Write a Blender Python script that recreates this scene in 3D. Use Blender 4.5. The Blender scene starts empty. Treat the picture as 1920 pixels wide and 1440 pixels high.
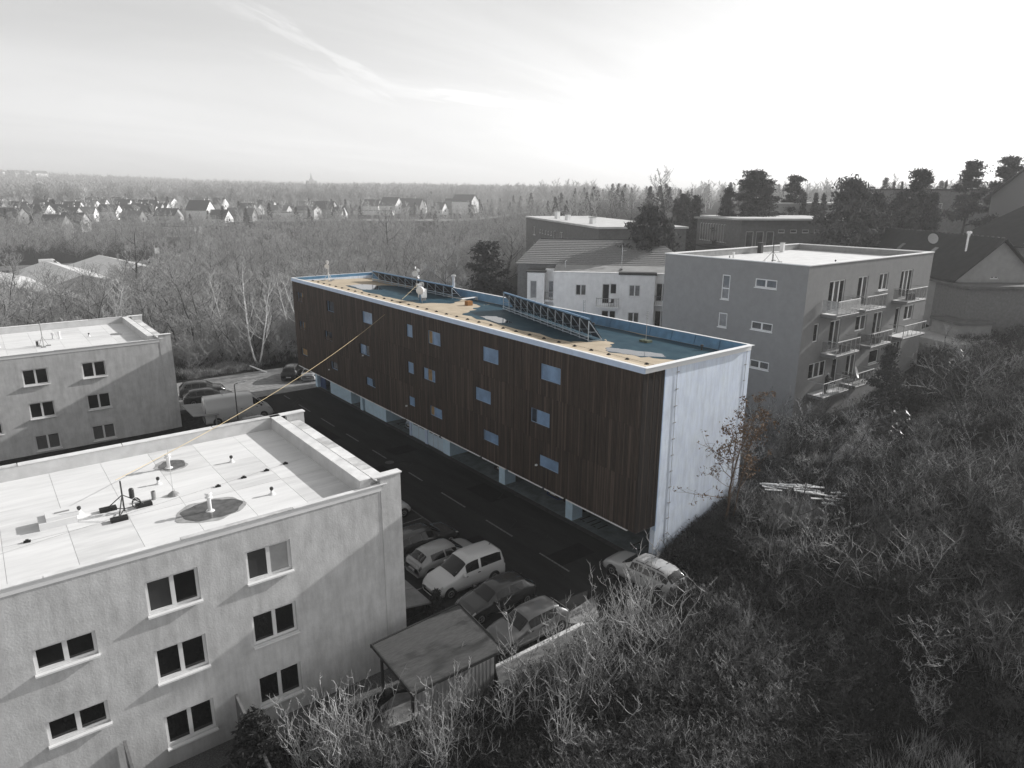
import bpy, math, random
import numpy as np
from mathutils import Vector, Matrix
R = math.radians
SC = bpy.context.scene
COL = SC.collection

# ------------------------------------------------------------------ camera
CAM = Vector((-26.274, -22.582, 20.499))
YAW, PITCH, ROLL = R(51.9004), R(15.4471), R(0.271)
fw = Vector((math.cos(YAW)*math.cos(PITCH), math.sin(YAW)*math.cos(PITCH), -math.sin(PITCH)))
rt = Vector((math.sin(YAW), -math.cos(YAW), 0.0))
up = rt.cross(fw)
r2 = rt*math.cos(ROLL) + up*math.sin(ROLL)
u2 = up*math.cos(ROLL) - rt*math.sin(ROLL)
cd = bpy.data.cameras.new('camera')
cd.sensor_width = 36.0
cd.lens = 24.19
cd.clip_start = 0.5
cd.clip_end = 30000.0
cam = bpy.data.objects.new('camera', cd)
COL.objects.link(cam)
cam.matrix_world = Matrix(((r2.x, u2.x, -fw.x, CAM.x), (r2.y, u2.y, -fw.y, CAM.y), (r2.z, u2.z, -fw.z, CAM.z), (0, 0, 0, 1)))
SC.camera = cam

# ------------------------------------------------------------------ sun, sky, exposure
SUN = Vector((1.0, -0.125, 0.432)).normalized()
EL = math.asin(SUN.z)
AZ = math.atan2(SUN.x, SUN.y)          # clockwise from +Y
sd = bpy.data.lights.new('sun', 'SUN')
sd.energy = 5.0
sd.angle = R(0.6)
sd.color = (1.0, 0.985, 0.965)
so = bpy.data.objects.new('sun', sd)
COL.objects.link(so)
so.rotation_euler = SUN.to_track_quat('Z', 'Y').to_euler()

wd = bpy.data.worlds.new('World')
SC.world = wd
wd.use_nodes = True
nt = wd.node_tree
nt.nodes.clear()
def wn(t, **k):
    n = nt.nodes.new(t)
    for a, b in k.items(): setattr(n, a, b)
    return n
sky = wn('ShaderNodeTexSky', sky_type='NISHITA', sun_disc=False, sun_elevation=EL, sun_rotation=AZ,
         altitude=250.0, air_density=1.0, dust_density=2.2, ozone_density=1.0)
bw = wn('ShaderNodeRGBToBW')                        # the photograph is toned to black and white
nt.links.new(sky.outputs[0], bw.inputs[0])
# thin high cloud: an even veil over the whole sky with faint streaks in it
tc = wn('ShaderNodeTexCoord')
sep = wn('ShaderNodeSeparateXYZ'); nt.links.new(tc.outputs['Generated'], sep.inputs[0])
zc = wn('ShaderNodeMath', operation='ADD'); nt.links.new(sep.outputs[2], zc.inputs[0]); zc.inputs[1].default_value = 0.22
zm = wn('ShaderNodeMath', operation='MAXIMUM'); nt.links.new(zc.outputs[0], zm.inputs[0]); zm.inputs[1].default_value = 0.05
dx = wn('ShaderNodeMath', operation='DIVIDE'); nt.links.new(sep.outputs[0], dx.inputs[0]); nt.links.new(zm.outputs[0], dx.inputs[1])
dy = wn('ShaderNodeMath', operation='DIVIDE'); nt.links.new(sep.outputs[1], dy.inputs[0]); nt.links.new(zm.outputs[0], dy.inputs[1])
cmb = wn('ShaderNodeCombineXYZ'); nt.links.new(dx.outputs[0], cmb.inputs[0]); nt.links.new(dy.outputs[0], cmb.inputs[1])
mp = wn('ShaderNodeMapping'); nt.links.new(cmb.outputs[0], mp.inputs[0])
mp.inputs['Rotation'].default_value = (0, 0, R(62)); mp.inputs['Scale'].default_value = (0.35, 1.6, 1.0)
ns = wn('ShaderNodeTexNoise'); nt.links.new(mp.outputs[0], ns.inputs['Vector'])
ns.inputs['Scale'].default_value = 1.0; ns.inputs['Detail'].default_value = 9.0; ns.inputs['Roughness'].default_value = 0.58; ns.inputs['Distortion'].default_value = 0.9
rmp = wn('ShaderNodeMapRange'); nt.links.new(ns.outputs['Fac'], rmp.inputs[0])
rmp.inputs[1].default_value = 0.38; rmp.inputs[2].default_value = 0.78; rmp.inputs[3].default_value = 0.97; rmp.inputs[4].default_value = 1.14
# the veil is the valley haze seen edge-on: it thins evenly with height above the horizon, all round
za = wn('ShaderNodeMath', operation='ABSOLUTE'); nt.links.new(sep.outputs[2], za.inputs[0])
zk = wn('ShaderNodeMath', operation='MULTIPLY'); nt.links.new(za.outputs[0], zk.inputs[0]); zk.inputs[1].default_value = -3.2
ze_ = wn('ShaderNodeMath', operation='EXPONENT'); nt.links.new(zk.outputs[0], ze_.inputs[0])
vl = wn('ShaderNodeMath', operation='MULTIPLY_ADD'); nt.links.new(ze_.outputs[0], vl.inputs[0]); vl.inputs[1].default_value = 4.7; vl.inputs[2].default_value = 0.7
av = wn('ShaderNodeMath', operation='ADD'); nt.links.new(bw.outputs[0], av.inputs[0]); nt.links.new(vl.outputs[0], av.inputs[1])
mul = wn('ShaderNodeMath', operation='MULTIPLY'); nt.links.new(av.outputs[0], mul.inputs[0]); nt.links.new(rmp.outputs[0], mul.inputs[1])
# two long wisps of cirrus, ragged along their length
def wisp(prev, p0, p1, wdt, gain):
    an = math.atan2(p1[1]-p0[1], p1[0]-p0[0]); ln = math.hypot(p1[0]-p0[0], p1[1]-p0[1])
    v0 = wn('ShaderNodeVectorMath', operation='SUBTRACT'); nt.links.new(cmb.outputs[0], v0.inputs[0]); v0.inputs[1].default_value = (p0[0], p0[1], 0)
    ro = wn('ShaderNodeVectorRotate', rotation_type='Z_AXIS'); nt.links.new(v0.outputs[0], ro.inputs['Vector']); ro.inputs['Angle'].default_value = -an
    m2 = wn('ShaderNodeMapping'); nt.links.new(ro.outputs[0], m2.inputs[0]); m2.inputs['Scale'].default_value = (1.6, 7.0, 1.0); m2.inputs['Location'].default_value = (p0[0]*3, p0[1], 0)
    n2 = wn('ShaderNodeTexNoise'); nt.links.new(m2.outputs[0], n2.inputs['Vector']); n2.inputs['Scale'].default_value = 2.2; n2.inputs['Detail'].default_value = 10.0; n2.inputs['Roughness'].default_value = 0.68; n2.inputs['Distortion'].default_value = 0.5
    s2 = wn('ShaderNodeSeparateXYZ'); nt.links.new(ro.outputs[0], s2.inputs[0])
    wv = wn('ShaderNodeMath', operation='MULTIPLY_ADD'); nt.links.new(n2.outputs['Fac'], wv.inputs[0]); wv.inputs[1].default_value = wdt*5; nt.links.new(s2.outputs[1], wv.inputs[2])
    wv2 = wn('ShaderNodeMath', operation='SUBTRACT'); nt.links.new(wv.outputs[0], wv2.inputs[0]); wv2.inputs[1].default_value = wdt*2.5
    ab = wn('ShaderNodeMath', operation='ABSOLUTE'); nt.links.new(wv2.outputs[0], ab.inputs[0])
    b1 = wn('ShaderNodeMapRange', interpolation_type='SMOOTHSTEP'); nt.links.new(ab.outputs[0], b1.inputs[0]); b1.inputs[1].default_value = wdt; b1.inputs[2].default_value = 0.0; b1.inputs[3].default_value = 0.0; b1.inputs[4].default_value = 1.0
    cu = wn('ShaderNodeMath', operation='SUBTRACT'); nt.links.new(s2.outputs[0], cu.inputs[0]); cu.inputs[1].default_value = ln/2
    au = wn('ShaderNodeMath', operation='ABSOLUTE'); nt.links.new(cu.outputs[0], au.inputs[0])
    b2 = wn('ShaderNodeMapRange', interpolation_type='SMOOTHSTEP'); nt.links.new(au.outputs[0], b2.inputs[0]); b2.inputs[1].default_value = ln*.58; b2.inputs[2].default_value = ln*.2; b2.inputs[3].default_value = 0.0; b2.inputs[4].default_value = 1.0
    q = wn('ShaderNodeMath', operation='MULTIPLY'); nt.links.new(b1.outputs[0], q.inputs[0]); nt.links.new(b2.outputs[0], q.inputs[1])
    q2 = wn('ShaderNodeMath', operation='MULTIPLY'); nt.links.new(q.outputs[0], q2.inputs[0]); nt.links.new(n2.outputs['Fac'], q2.inputs[1])
    q3 = wn('ShaderNodeMath', operation='MULTIPLY_ADD'); nt.links.new(q2.outputs[0], q3.inputs[0]); q3.inputs[1].default_value = gain; q3.inputs[2].default_value = 1.0
    q4 = wn('ShaderNodeMath', operation='MULTIPLY'); nt.links.new(prev.outputs[0], q4.inputs[0]); nt.links.new(q3.outputs[0], q4.inputs[1])
    return q4
mul = wisp(mul, (.62, 2.08), (1.36, 2.46), .055, .36)
mul = wisp(mul, (1.25, 2.48), (2.25, 2.20), .085, .26)
mul = wisp(mul, (.75, 2.36), (1.5, 2.62), .06, .14)
bg = wn('ShaderNodeBackground'); nt.links.new(mul.outputs[0], bg.inputs[0]); bg.inputs[1].default_value = 0.10
wo = wn('ShaderNodeOutputWorld'); nt.links.new(bg.outputs[0], wo.inputs[0])

vs = SC.view_settings
vs.view_transform = 'Standard'; vs.look = 'None'; vs.gamma = 1.0; vs.use_curve_mapping = False
vs.exposure = 0.16
SC.render.engine = 'CYCLES'
cy = SC.cycles
cy.use_denoising = True
cy.max_bounces = 5; cy.diffuse_bounces = 2; cy.glossy_bounces = 2; cy.transmission_bounces = 2; cy.transparent_max_bounces = 6; cy.volume_bounces = 0
cy.caustics_reflective = False; cy.caustics_refractive = False

# ------------------------------------------------------------------ helpers
HAZE = 4.8e-4
rng = random.Random(7)

class MB:
    """collects faces, then links them as one mesh object"""
    def __init__(s): s.v = []; s.f = []; s.m = []; s.cm = 0
    def add(s, vs, fs):
        o = len(s.v); s.v.extend([tuple(p) for p in vs])
        for f in fs: s.f.append(tuple(i+o for i in f)); s.m.append(s.cm)
        return s
    def quad(s, a, b, c, d): return s.add([a, b, c, d], [(0, 1, 2, 3)])
    def tri(s, a, b, c): return s.add([a, b, c], [(0, 1, 2)])
    def box(s, x0, x1, y0, y1, z0, z1):
        return s.add([(x0, y0, z0), (x1, y0, z0), (x1, y1, z0), (x0, y1, z0), (x0, y0, z1), (x1, y0, z1), (x1, y1, z1), (x0, y1, z1)],
                     [(0, 3, 2, 1), (4, 5, 6, 7), (0, 1, 5, 4), (1, 2, 6, 5), (2, 3, 7, 6), (3, 0, 4, 7)])
    def hexa(s, p): return s.add(p, [(0, 3, 2, 1), (4, 5, 6, 7), (0, 1, 5, 4), (1, 2, 6, 5), (2, 3, 7, 6), (3, 0, 4, 7)])
    def bar(s, a, b, w, h):
        a, b = Vector(a), Vector(b); d = (b-a).normalized()
        x = d.cross(Vector((0, 0, 1)))
        if x.length < 1e-3: x = Vector((1, 0, 0))
        x.normalize(); y = x.cross(d).normalized(); x *= w/2; y *= h/2
        return s.hexa([a-x-y, a+x-y, a+x+y, a-x+y, b-x-y, b+x-y, b+x+y, b-x+y])
    def tube(s, a, b, r0, r1=None, n=8, cap=True):
        r1 = r0 if r1 is None else r1
        a, b = Vector(a), Vector(b); d = (b-a).normalized()
        x = d.orthogonal().normalized(); y = d.cross(x)
        vs = []
        for p, r in ((a, r0), (b, r1)):
            for k in range(n):
                t = 2*math.pi*k/n; vs.append(p + x*math.cos(t)*r + y*math.sin(t)*r)
        fs = [(k, (k+1) % n, n+(k+1) % n, n+k) for k in range(n)]
        if cap: fs += [tuple(range(n-1, -1, -1)), tuple(range(n, 2*n))]
        return s.add(vs, fs)
    def lathe(s, c, prof, n=16, axis=(0, 0, 1)):
        c = Vector(c); d = Vector(axis).normalized(); x = d.orthogonal().normalized(); y = d.cross(x)
        vs = []
        for r, z in prof:
            for k in range(n):
                t = 2*math.pi*k/n; vs.append(c + d*z + x*math.cos(t)*r + y*math.sin(t)*r)
        fs = []
        for i in range(len(prof)-1):
            for k in range(n): fs.append((i*n+k, i*n+(k+1) % n, (i+1)*n+(k+1) % n, (i+1)*n+k))
        fs.append(tuple(range(n-1, -1, -1))); fs.append(tuple(range((len(prof)-1)*n, len(prof)*n)))
        return s.add(vs, fs)
    def prism(s, poly, z0, z1):
        n = len(poly); vs = [(x, y, z0) for x, y in poly]+[(x, y, z1) for x, y in poly]
        fs = [tuple(range(n-1, -1, -1)), tuple(range(n, 2*n))]+[(k, (k+1) % n, n+(k+1) % n, n+k) for k in range(n)]
        return s.add(vs, fs)
    def xf(s, mat, start=0):
        s.v[start:] = [tuple(mat @ Vector(p)) for p in s.v[start:]]; return s
    def mesh(s, name, mats):
        me = bpy.data.meshes.new(name); me.from_pydata(s.v, [], s.f)
        for m in (mats if isinstance(mats, (list, tuple)) else [mats]): me.materials.append(m)
        if any(s.m): me.polygons.foreach_set('material_index', s.m)
        me.update(); return me
    def obj(s, name, mats, parent=None, smooth=False, **props):
        return link(name, s.mesh(name, mats), parent, smooth, **props)

def wpos(o):
    return o.location if o.parent is None else wpos(o.parent) + o.matrix_parent_inverse.translation + o.location

def link(name, me, parent=None, smooth=False, **props):
    o = bpy.data.objects.new(name, me); COL.objects.link(o)
    if smooth: me.shade_smooth()
    if parent is not None:
        o.parent = parent
        o.matrix_parent_inverse = Matrix.Translation(-wpos(parent))
    for k, v in props.items(): o[k] = v
    return o

def thing(name, label, cat, loc=(0, 0, 0), group=None):
    o = bpy.data.objects.new(name, None); COL.objects.link(o); o.location = loc
    o.empty_display_size = 0.3
    o['label'] = label; o['category'] = cat
    if group: o['group'] = group
    return o

def copy_tree(o, parent=None):
    c = o.copy(); COL.objects.link(c)
    if parent is not None: c.parent = parent
    for ch in o.children: copy_tree(ch, c)
    return c

def relabel(o, label, group=None):
    o['label'] = label
    if group: o['group'] = group

# ------------------------------------------------------------------ materials
MATS = {}
def mat(name, col, rough=0.8, var=0.0, scale=4.0, bump=0.0, bscale=40.0, streak=0.0, spec=0.3, metal=0.0, coat=0.0, col2=None, lo=0.35, hi=0.65, detail=6.0, stretch=None, emit=None):
    if name in MATS: return MATS[name]
    m = bpy.data.materials.new(name); m.use_nodes = True; MATS[name] = m
    t = m.node_tree; b = t.nodes['Principled BSDF']
    if isinstance(col, (int, float)): col = (col, col, col)
    b.inputs['Base Color'].default_value = (*col, 1); b.inputs['Roughness'].default_value = rough
    b.inputs['Specular IOR Level'].default_value = spec; b.inputs['Metallic'].default_value = metal
    b.inputs['Coat Weight'].default_value = coat
    geo = t.nodes.new('ShaderNodeNewGeometry')
    src = geo.outputs['Position']
    if stretch:
        mpn = t.nodes.new('ShaderNodeMapping'); mpn.inputs['Scale'].default_value = stretch
        t.links.new(src, mpn.inputs[0]); src = mpn.outputs[0]
    last = None
    if var or col2:
        n = t.nodes.new('ShaderNodeTexNoise'); t.links.new(src, n.inputs['Vector'])
        n.inputs['Scale'].default_value = scale; n.inputs['Detail'].default_value = detail; n.inputs['Roughness'].default_value = 0.65
        cr = t.nodes.new('ShaderNodeValToRGB'); t.links.new(n.outputs['Fac'], cr.inputs[0])
        cr.color_ramp.elements[0].position = lo; cr.color_ramp.elements[1].position = hi
        if col2 is not None:
            if isinstance(col2, (int, float)): col2 = (col2,)*3
            a, c = col, col2
        else:
            a = tuple(x*(1-var) for x in col); c = tuple(min(1, x*(1+var)) for x in col)
        cr.color_ramp.elements[0].color = (*a, 1); cr.color_ramp.elements[1].color = (*c, 1)
        last = cr.outputs[0]
    if streak:
        mp2 = t.nodes.new('ShaderNodeMapping'); mp2.inputs['Scale'].default_value = (1.0, 1.0, 0.16)
        t.links.new(geo.outputs['Position'], mp2.inputs[0])
        n2 = t.nodes.new('ShaderNodeTexNoise'); t.links.new(mp2.outputs[0], n2.inputs['Vector'])
        n2.inputs['Scale'].default_value = 3.0; n2.inputs['Detail'].default_value = 9.0; n2.inputs['Roughness'].default_value = 0.7
        mr = t.nodes.new('ShaderNodeMapRange'); t.links.new(n2.outputs['Fac'], mr.inputs[0])
        mr.inputs[1].default_value = 0.33; mr.inputs[2].default_value = 0.6; mr.inputs[3].default_value = 1.0-streak; mr.inputs[4].default_value = 1.0
        mx = t.nodes.new('ShaderNodeMix'); mx.data_type = 'RGBA'; mx.blend_type = 'MULTIPLY'; mx.inputs[0].default_value = 1.0
        if last: t.links.new(last, mx.inputs[6])
        else: mx.inputs[6].default_value = (*col, 1)
        t.links.new(mr.outputs[0], mx.inputs[7]); last = mx.outputs[2]
    if last: t.links.new(last, b.inputs['Base Color'])
    if bump:
        n3 = t.nodes.new('ShaderNodeTexNoise'); t.links.new(geo.outputs['Position'], n3.inputs['Vector'])
        n3.inputs['Scale'].default_value = bscale; n3.inputs['Detail'].default_value = 4.0
        bp = t.nodes.new('ShaderNodeBump'); bp.inputs['Strength'].default_value = bump; bp.inputs['Distance'].default_value = 0.02
        t.links.new(n3.outputs['Fac'], bp.inputs['Height']); t.links.new(bp.outputs[0], b.inputs['Normal'])
    if emit:
        b.inputs['Emission Color'].default_value = (*emit[:3], 1); b.inputs['Emission Strength'].default_value = emit[3]
    return m

glass = mat('window_glass', 0.012, 0.06, spec=0.6)
glass_mid = mat('curtained_glass', 0.10, 0.12, spec=0.6, var=0.4, scale=1.2)
frame_w = mat('white_window_frame', 0.72, 0.45)
sill_w = mat('white_metal_sill', 0.8, 0.35)
dark_metal = mat('dark_metal', 0.035, 0.5, spec=0.4)
grey_metal = mat('grey_metal', 0.32, 0.4, metal=0.3)
pale_metal = mat('pale_galvanised_metal', 0.6, 0.35, metal=0.3)
rubber = mat('black_rubber', 0.02, 0.7)

def wallh(M, P, rects, u0, u1, v0, v1, depth=0.18):
    """wall face with openings; P(u, v, d) maps to space, d = depth behind the face"""
    us = sorted({u0, u1, *[r[0] for r in rects], *[r[1] for r in rects]}); vs_ = sorted({v0, v1, *[r[2] for r in rects], *[r[3] for r in rects]})
    us = [u for u in us if u0 <= u <= u1]; vs_ = [v for v in vs_ if v0 <= v <= v1]
    for i in range(len(us)-1):
        for j in range(len(vs_)-1):
            cu, cv = (us[i]+us[i+1])/2, (vs_[j]+vs_[j+1])/2
            if any(r[0] < cu < r[1] and r[2] < cv < r[3] for r in rects): continue
            M.quad(P(us[i], vs_[j], 0), P(us[i+1], vs_[j], 0), P(us[i+1], vs_[j+1], 0), P(us[i], vs_[j+1], 0))
    for a, b, c, d in rects:
        M.quad(P(a, c, 0), P(a, d, 0), P(a, d, depth), P(a, c, depth)); M.quad(P(b, d, 0), P(b, c, 0), P(b, c, depth), P(b, d, depth))
        M.quad(P(a, d, 0), P(b, d, 0), P(b, d, depth), P(a, d, depth)); M.quad(P(b, c, 0), P(a, c, 0), P(a, c, depth), P(b, c, depth))
    return M

def pbox(M, P, u0, u1, v0, v1, d0, d1):
    return M.hexa([P(u0, v0, d0), P(u1, v0, d0), P(u1, v0, d1), P(u0, v0, d1), P(u0, v1, d0), P(u1, v1, d0), P(u1, v1, d1), P(u0, v1, d1)])

def window(parent, P, r, cols=2, depth=0.12, fr=0.07, sill=0.12, sillh=0.05, g=None, fm=None, sm=None, hbar=None, name='window', split=None):
    """frame in the opening with separate panes (sub-parts) and a sill"""
    u0, u1, v0, v1 = r; fm = fm or frame_w; g = g or [glass]
    m = MB()
    pbox(m, P, u0, u1, v0, v0+fr, depth-.03, depth+.05); pbox(m, P, u0, u1, v1-fr, v1, depth-.03, depth+.05)
    pbox(m, P, u0, u0+fr, v0+fr, v1-fr, depth-.03, depth+.05); pbox(m, P, u1-fr, u1, v0+fr, v1-fr, depth-.03, depth+.05)
    xs = [u0+fr] + [u0+(u1-u0)*(s if split is None else split[k]) for k, s in enumerate([(i+1)/cols for i in range(cols-1)])] + [u1-fr]
    for x in xs[1:-1]: pbox(m, P, x-fr*.75, x+fr*.75, v0+fr, v1-fr, depth-.035, depth+.05)
    if hbar: pbox(m, P, u0+fr, u1-fr, v0+(v1-v0)*hbar-fr*.5, v0+(v1-v0)*hbar+fr*.5, depth-.032, depth+.05)
    w = m.obj(name, fm, parent)
    for k in range(cols):
        a = xs[k] + (fr*.75 if k else 0); b = xs[k+1] - (fr*.75 if k < cols-1 else 0)
        pm = MB(); pbox(pm, P, a, b, v0+fr, v1-fr, depth+.012, depth+.03)
        pm.obj('pane', g[k % len(g)], w)
    if sill:
        sm_ = MB(); pbox(sm_, P, u0-.04, u1+.04, v0-sillh, v0-.004, -sill, depth)
        sm_.obj('sill', sm or sill_w, w)
    return w

# ------------------------------------------------------------------ terrain
def lerp(x, pts):
    if x <= pts[0][0]: return pts[0][1]
    for (a, b), (c, d) in zip(pts, pts[1:]):
        if x <= c: return b+(d-b)*(x-a)/(c-a)
    return pts[-1][1]
def sst(a, b, x):
    t = max(0.0, min(1.0, (x-a)/(b-a))); return t*t*(3-2*t)
E_PROF = [(-60, -1.2), (-16, -1.1), (-11.3, -1.0), (-10.3, -0.06), (1.95, -0.04), (3.4, 0.85), (9.5, 2.45), (24, 2.4), (36, 2.4), (47, 4.5), (60, 6.2), (85, 9.3), (110, 11.5), (170, 14.5), (300, 16), (600, 16)]
S_PROF = [(-60, -2.2), (-20, -1.5), (-11.3, -1.1), (-8, -0.5), (0.9, -0.15), (3.2, 0.15), (4.8, 1.5), (9, 2.1), (15, 3.3), (24, 4.0), (43, 5.6), (60, 6.8), (85, 9.5), (110, 11.5), (170, 14.5), (300, 16), (600, 16)]
V_PROF = [(0, -0.03), (88, -0.05), (110, -1.5), (150, -3), (270, -3.5), (330, -3), (420, -1), (480, 3), (560, 5.5), (700, 9), (900, 11), (1300, 20), (1700, 34), (2200, 44), (4000, 40), (15000, 40)]
F_PROF = [(0, -0.03), (88, 3), (150, 7), (270, 10), (420, 9), (700, 10), (1000, 11), (1600, 15), (2600, 20), (4500, 45), (6000, 75), (15000, 60)]
def wob(x, y, s, k):
    return math.sin(x*s+k)*math.cos(y*s*1.3+k*2.1) + 0.5*math.sin(x*s*2.3+y*s*1.7+k*3.3)
def H(x, y):
    """ground height"""
    ax, ay = x-CAM.x, y-CAM.y
    rho = math.hypot(ax, ay)
    th = math.degrees(math.atan2(ay, ax)-YAW)           # + = left of the view axis
    wl = sst(-9, 5, th)
    near = lerp(x, E_PROF)
    ws = 1-sst(-5.5, -2.8, y)
    if ws > 0:
        south = lerp(x, S_PROF)
        if x > 5: south += 0.35*wob(x, y, 0.22, 1.0)
        if y < -6 and x > -12: south += (-6-y)*0.10*sst(-12, 0, x)*(1-sst(30, 60, x))
        near = near*(1-ws)+south*ws
    hill = 0
    if rho > 80:
        v = lerp(rho, V_PROF)
        if rho > 1000:
            k = lerp(th, [(-60, .1), (-10, .2), (-2, .35), (3, .42), (8, .62), (14, .55), (20, .66), (28, .95), (36, 1.15), (60, 1.2)])
            v = 11 + (v-11)*k + sst(1000, 1500, rho)*3.0*wob(x, y, 0.004, 2.0)
        f = max(lerp(rho, F_PROF), lerp(x, E_PROF) if rho < 700 else -99)
        far = v*wl+f*(1-wl)
        b = sst(84, 112, rho)
        return near*(1-b)+far*b if th > -9 else near*(1-sst(150, 320, rho))+far*sst(150, 320, rho)
    if y > 45 and x < 16:
        k = sst(45, 49, y)*(1-sst(10, 16, x)); near = near*(1-k) - 0.04*k
    if y > 60.5 and x < 12:
        near = near*(1-sst(60.5, 66, y)) + (-0.3)*sst(60.5, 66, y)
    return near
def HG(x, y):
    z = H(x, y)
    if 1.6 < x < 9.4 and 0.1 < y < 48.3: z = -0.12
    if -12.9 > x > -45 and 2.6 < y < 17.0: z = min(z, -1.3)
    if -12.9 > x > -45 and 44 < y < 59: z = min(z, -0.9)
    return z

def rad_grid():
    rs = [0.0]
    r = 6.0
    while r < 14000:
        rs.append(r)
        r += 0.75 if r < 75 else (1.5 if r < 110 else r*0.03)
    A0, A1 = YAW-R(62), YAW+R(58)
    na = 200
    vs, fs = [], []
    for r in rs:
        for k in range(na+1):
            a = A0+(A1-A0)*k/na
            x, y = CAM.x+r*math.cos(a), CAM.y+r*math.sin(a)
            vs.append((x, y, HG(x, y)))
    n = na+1
    for i in range(len(rs)-1):
        for k in range(na):
            fs.append((i*n+k, (i+1)*n+k, (i+1)*n+k+1, i*n+k+1))
    return vs, fs
earth = mat('winter_ground', 0.014, 0.95, scale=3.2, col2=0.055, lo=0.40, hi=0.72, detail=14.0, bump=0.8, bscale=14.0, spec=0.05)
m = MB(); v_, f_ = rad_grid(); m.add(v_, f_)
o = m.obj('ground', earth, smooth=True, kind='structure', label='winter ground of dark earth and dry grass')

def sheet(name, poly, z, mt, th=0.3, **props):
    props.setdefault('kind', 'structure')
    return MB().prism(poly, z-th, z).obj(name, mt, **props)

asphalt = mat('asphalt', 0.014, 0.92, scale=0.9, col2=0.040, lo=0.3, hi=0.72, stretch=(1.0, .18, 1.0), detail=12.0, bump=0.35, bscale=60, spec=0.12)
asphalt2 = mat('worn_asphalt', 0.026, 0.95, scale=1.6, col2=0.048, lo=0.3, hi=0.75, bump=0.35, bscale=60, spec=0.12)
conc = mat('concrete', 0.26, 0.9, var=0.25, scale=2.5, bump=0.2, bscale=30)
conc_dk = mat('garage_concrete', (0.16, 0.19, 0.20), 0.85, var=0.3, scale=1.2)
paint = mat('worn_white_paint', 0.07, 0.8, scale=9.0, col2=0.26, lo=0.35, hi=0.7)
paint_b = mat('white_kerb_paint', 0.75, 0.7, var=0.15, scale=5)
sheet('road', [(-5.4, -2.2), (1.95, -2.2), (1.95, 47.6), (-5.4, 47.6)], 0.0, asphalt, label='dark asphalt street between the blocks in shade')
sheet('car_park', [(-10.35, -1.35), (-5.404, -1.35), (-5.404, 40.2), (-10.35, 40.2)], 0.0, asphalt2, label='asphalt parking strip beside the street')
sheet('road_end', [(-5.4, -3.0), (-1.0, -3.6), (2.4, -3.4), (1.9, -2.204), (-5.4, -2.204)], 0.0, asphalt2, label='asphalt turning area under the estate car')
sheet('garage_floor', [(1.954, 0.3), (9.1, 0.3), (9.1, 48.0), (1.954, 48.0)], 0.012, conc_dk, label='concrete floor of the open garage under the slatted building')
# block paved forecourt: real setts near enough to read as courses
pav = mat('block_paving', 0.30, 0.9, var=0.22, scale=1.5)
pav2 = mat('block_paving_joint', 0.12, 0.95)
fc = sheet('forecourt', [(-12.5, 47.604), (3.6, 47.604), (6.5, 58.6), (-12.5, 58.6)], -0.012, pav2, label='paved forecourt across the end of the street')
rows = 44
pm_ = []
for i in range(rows):
    y0 = 47.65+i*0.248
    xe = 3.5+(y0-47.6)*0.26
    m = MB(); m.box(-12.4, xe, y0, y0+0.215, -0.02, 0.012+0.004*((i*7) % 3))
    m.obj('paving_course', pav, fc)
# kerbs
kerbm = mat('kerb_stone', 0.30, 0.9, var=0.2, scale=3)
sheet('kerb', [(-10.6, -1.50), (-5.2, -1.62), (-5.2, -1.36), (-10.6, -1.354)], 0.11, paint_b, label='white painted kerb beside the footpath')
MB().prism([(-5.2, -1.62), (-3.9, -2.75), (-1.0, -3.75), (2.5, -3.55), (2.5, -3.42), (-1.0, -3.6), (-3.8, -2.62), (-5.08, -1.5)], -0.3, 0.10).obj('kerb', kerbm, kind='structure', label='curved kerb round the turning area')
sheet('footpath', [(-11.2, -2.75), (-5.9, -3.15), (-4.2, -2.95), (-5.25, -1.64), (-10.6, -1.52)], 0.03, mat('footpath_paving', 0.17, 0.9, var=0.3, scale=1.8, bump=0.3, bscale=25), label='grey footpath below the white kerb')
sheet('concrete_slab', [(-6.1, -0.45), (-5.35, -1.32), (-4.1, -1.5), (-3.1, -0.05)], 0.016, conc, th=0.1, label='pale concrete slab at the end of the parking strip')
# lane marks and parking lines (flat paint)
for y0, y1 in ((45.0, 46.7), (39.7, 42.6), (34.1, 37.1), (29.2, 31.6), (24.2, 26.6), (18.6, 20.6), (13.0, 16.0), (7.8, 10.6), (2.6, 5.2)):
    sheet('lane_mark', [(-2.42, y0), (-2.30, y0), (-2.30, y1), (-2.42, y1)], 0.005, paint, th=0.02)
sheet('lane_mark', [(-5.47, -1.0), (-5.36, -1.0), (-5.36, 40.0), (-5.47, 40.0)], 0.005, mat('faded_paint', 0.05, 0.8, scale=5.0, col2=0.13, lo=.35, hi=.7), th=0.02)
for y in (1.1, 3.75, 6.2, 8.7, 11.1, 13.4, 16.0, 18.6, 21.2):
    sheet('parking_line', [(-10.2, y-.05), (-5.5, y-.05), (-5.5, y+.05), (-10.2, y+.05)], 0.005, paint, th=0.02)
patch_m = mat('asphalt_patch', 0.012, 0.9, var=.3, scale=2.0, spec=.1); crack_m = mat('sealed_crack', 0.006, 0.6)
rp = random.Random(14)
for cx_, cy_, a_, b_ in ((-4.2, 21.5, .9, 1.6), (-.4, 25.2, 1.1, .8), (-3.9, 33.0, .7, 2.2), (.2, 14.0, .8, 1.5), (-4.6, 8.0, .6, 1.2), (-1.0, 4.0, 1.3, .7)):
    sheet('asphalt_patch', [(cx_-a_+rp.uniform(-.1, .1), cy_-b_), (cx_+a_, cy_-b_+rp.uniform(-.1, .1)), (cx_+a_+rp.uniform(-.1, .1), cy_+b_), (cx_-a_, cy_+b_)], 0.004, patch_m, th=0.02)
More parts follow.
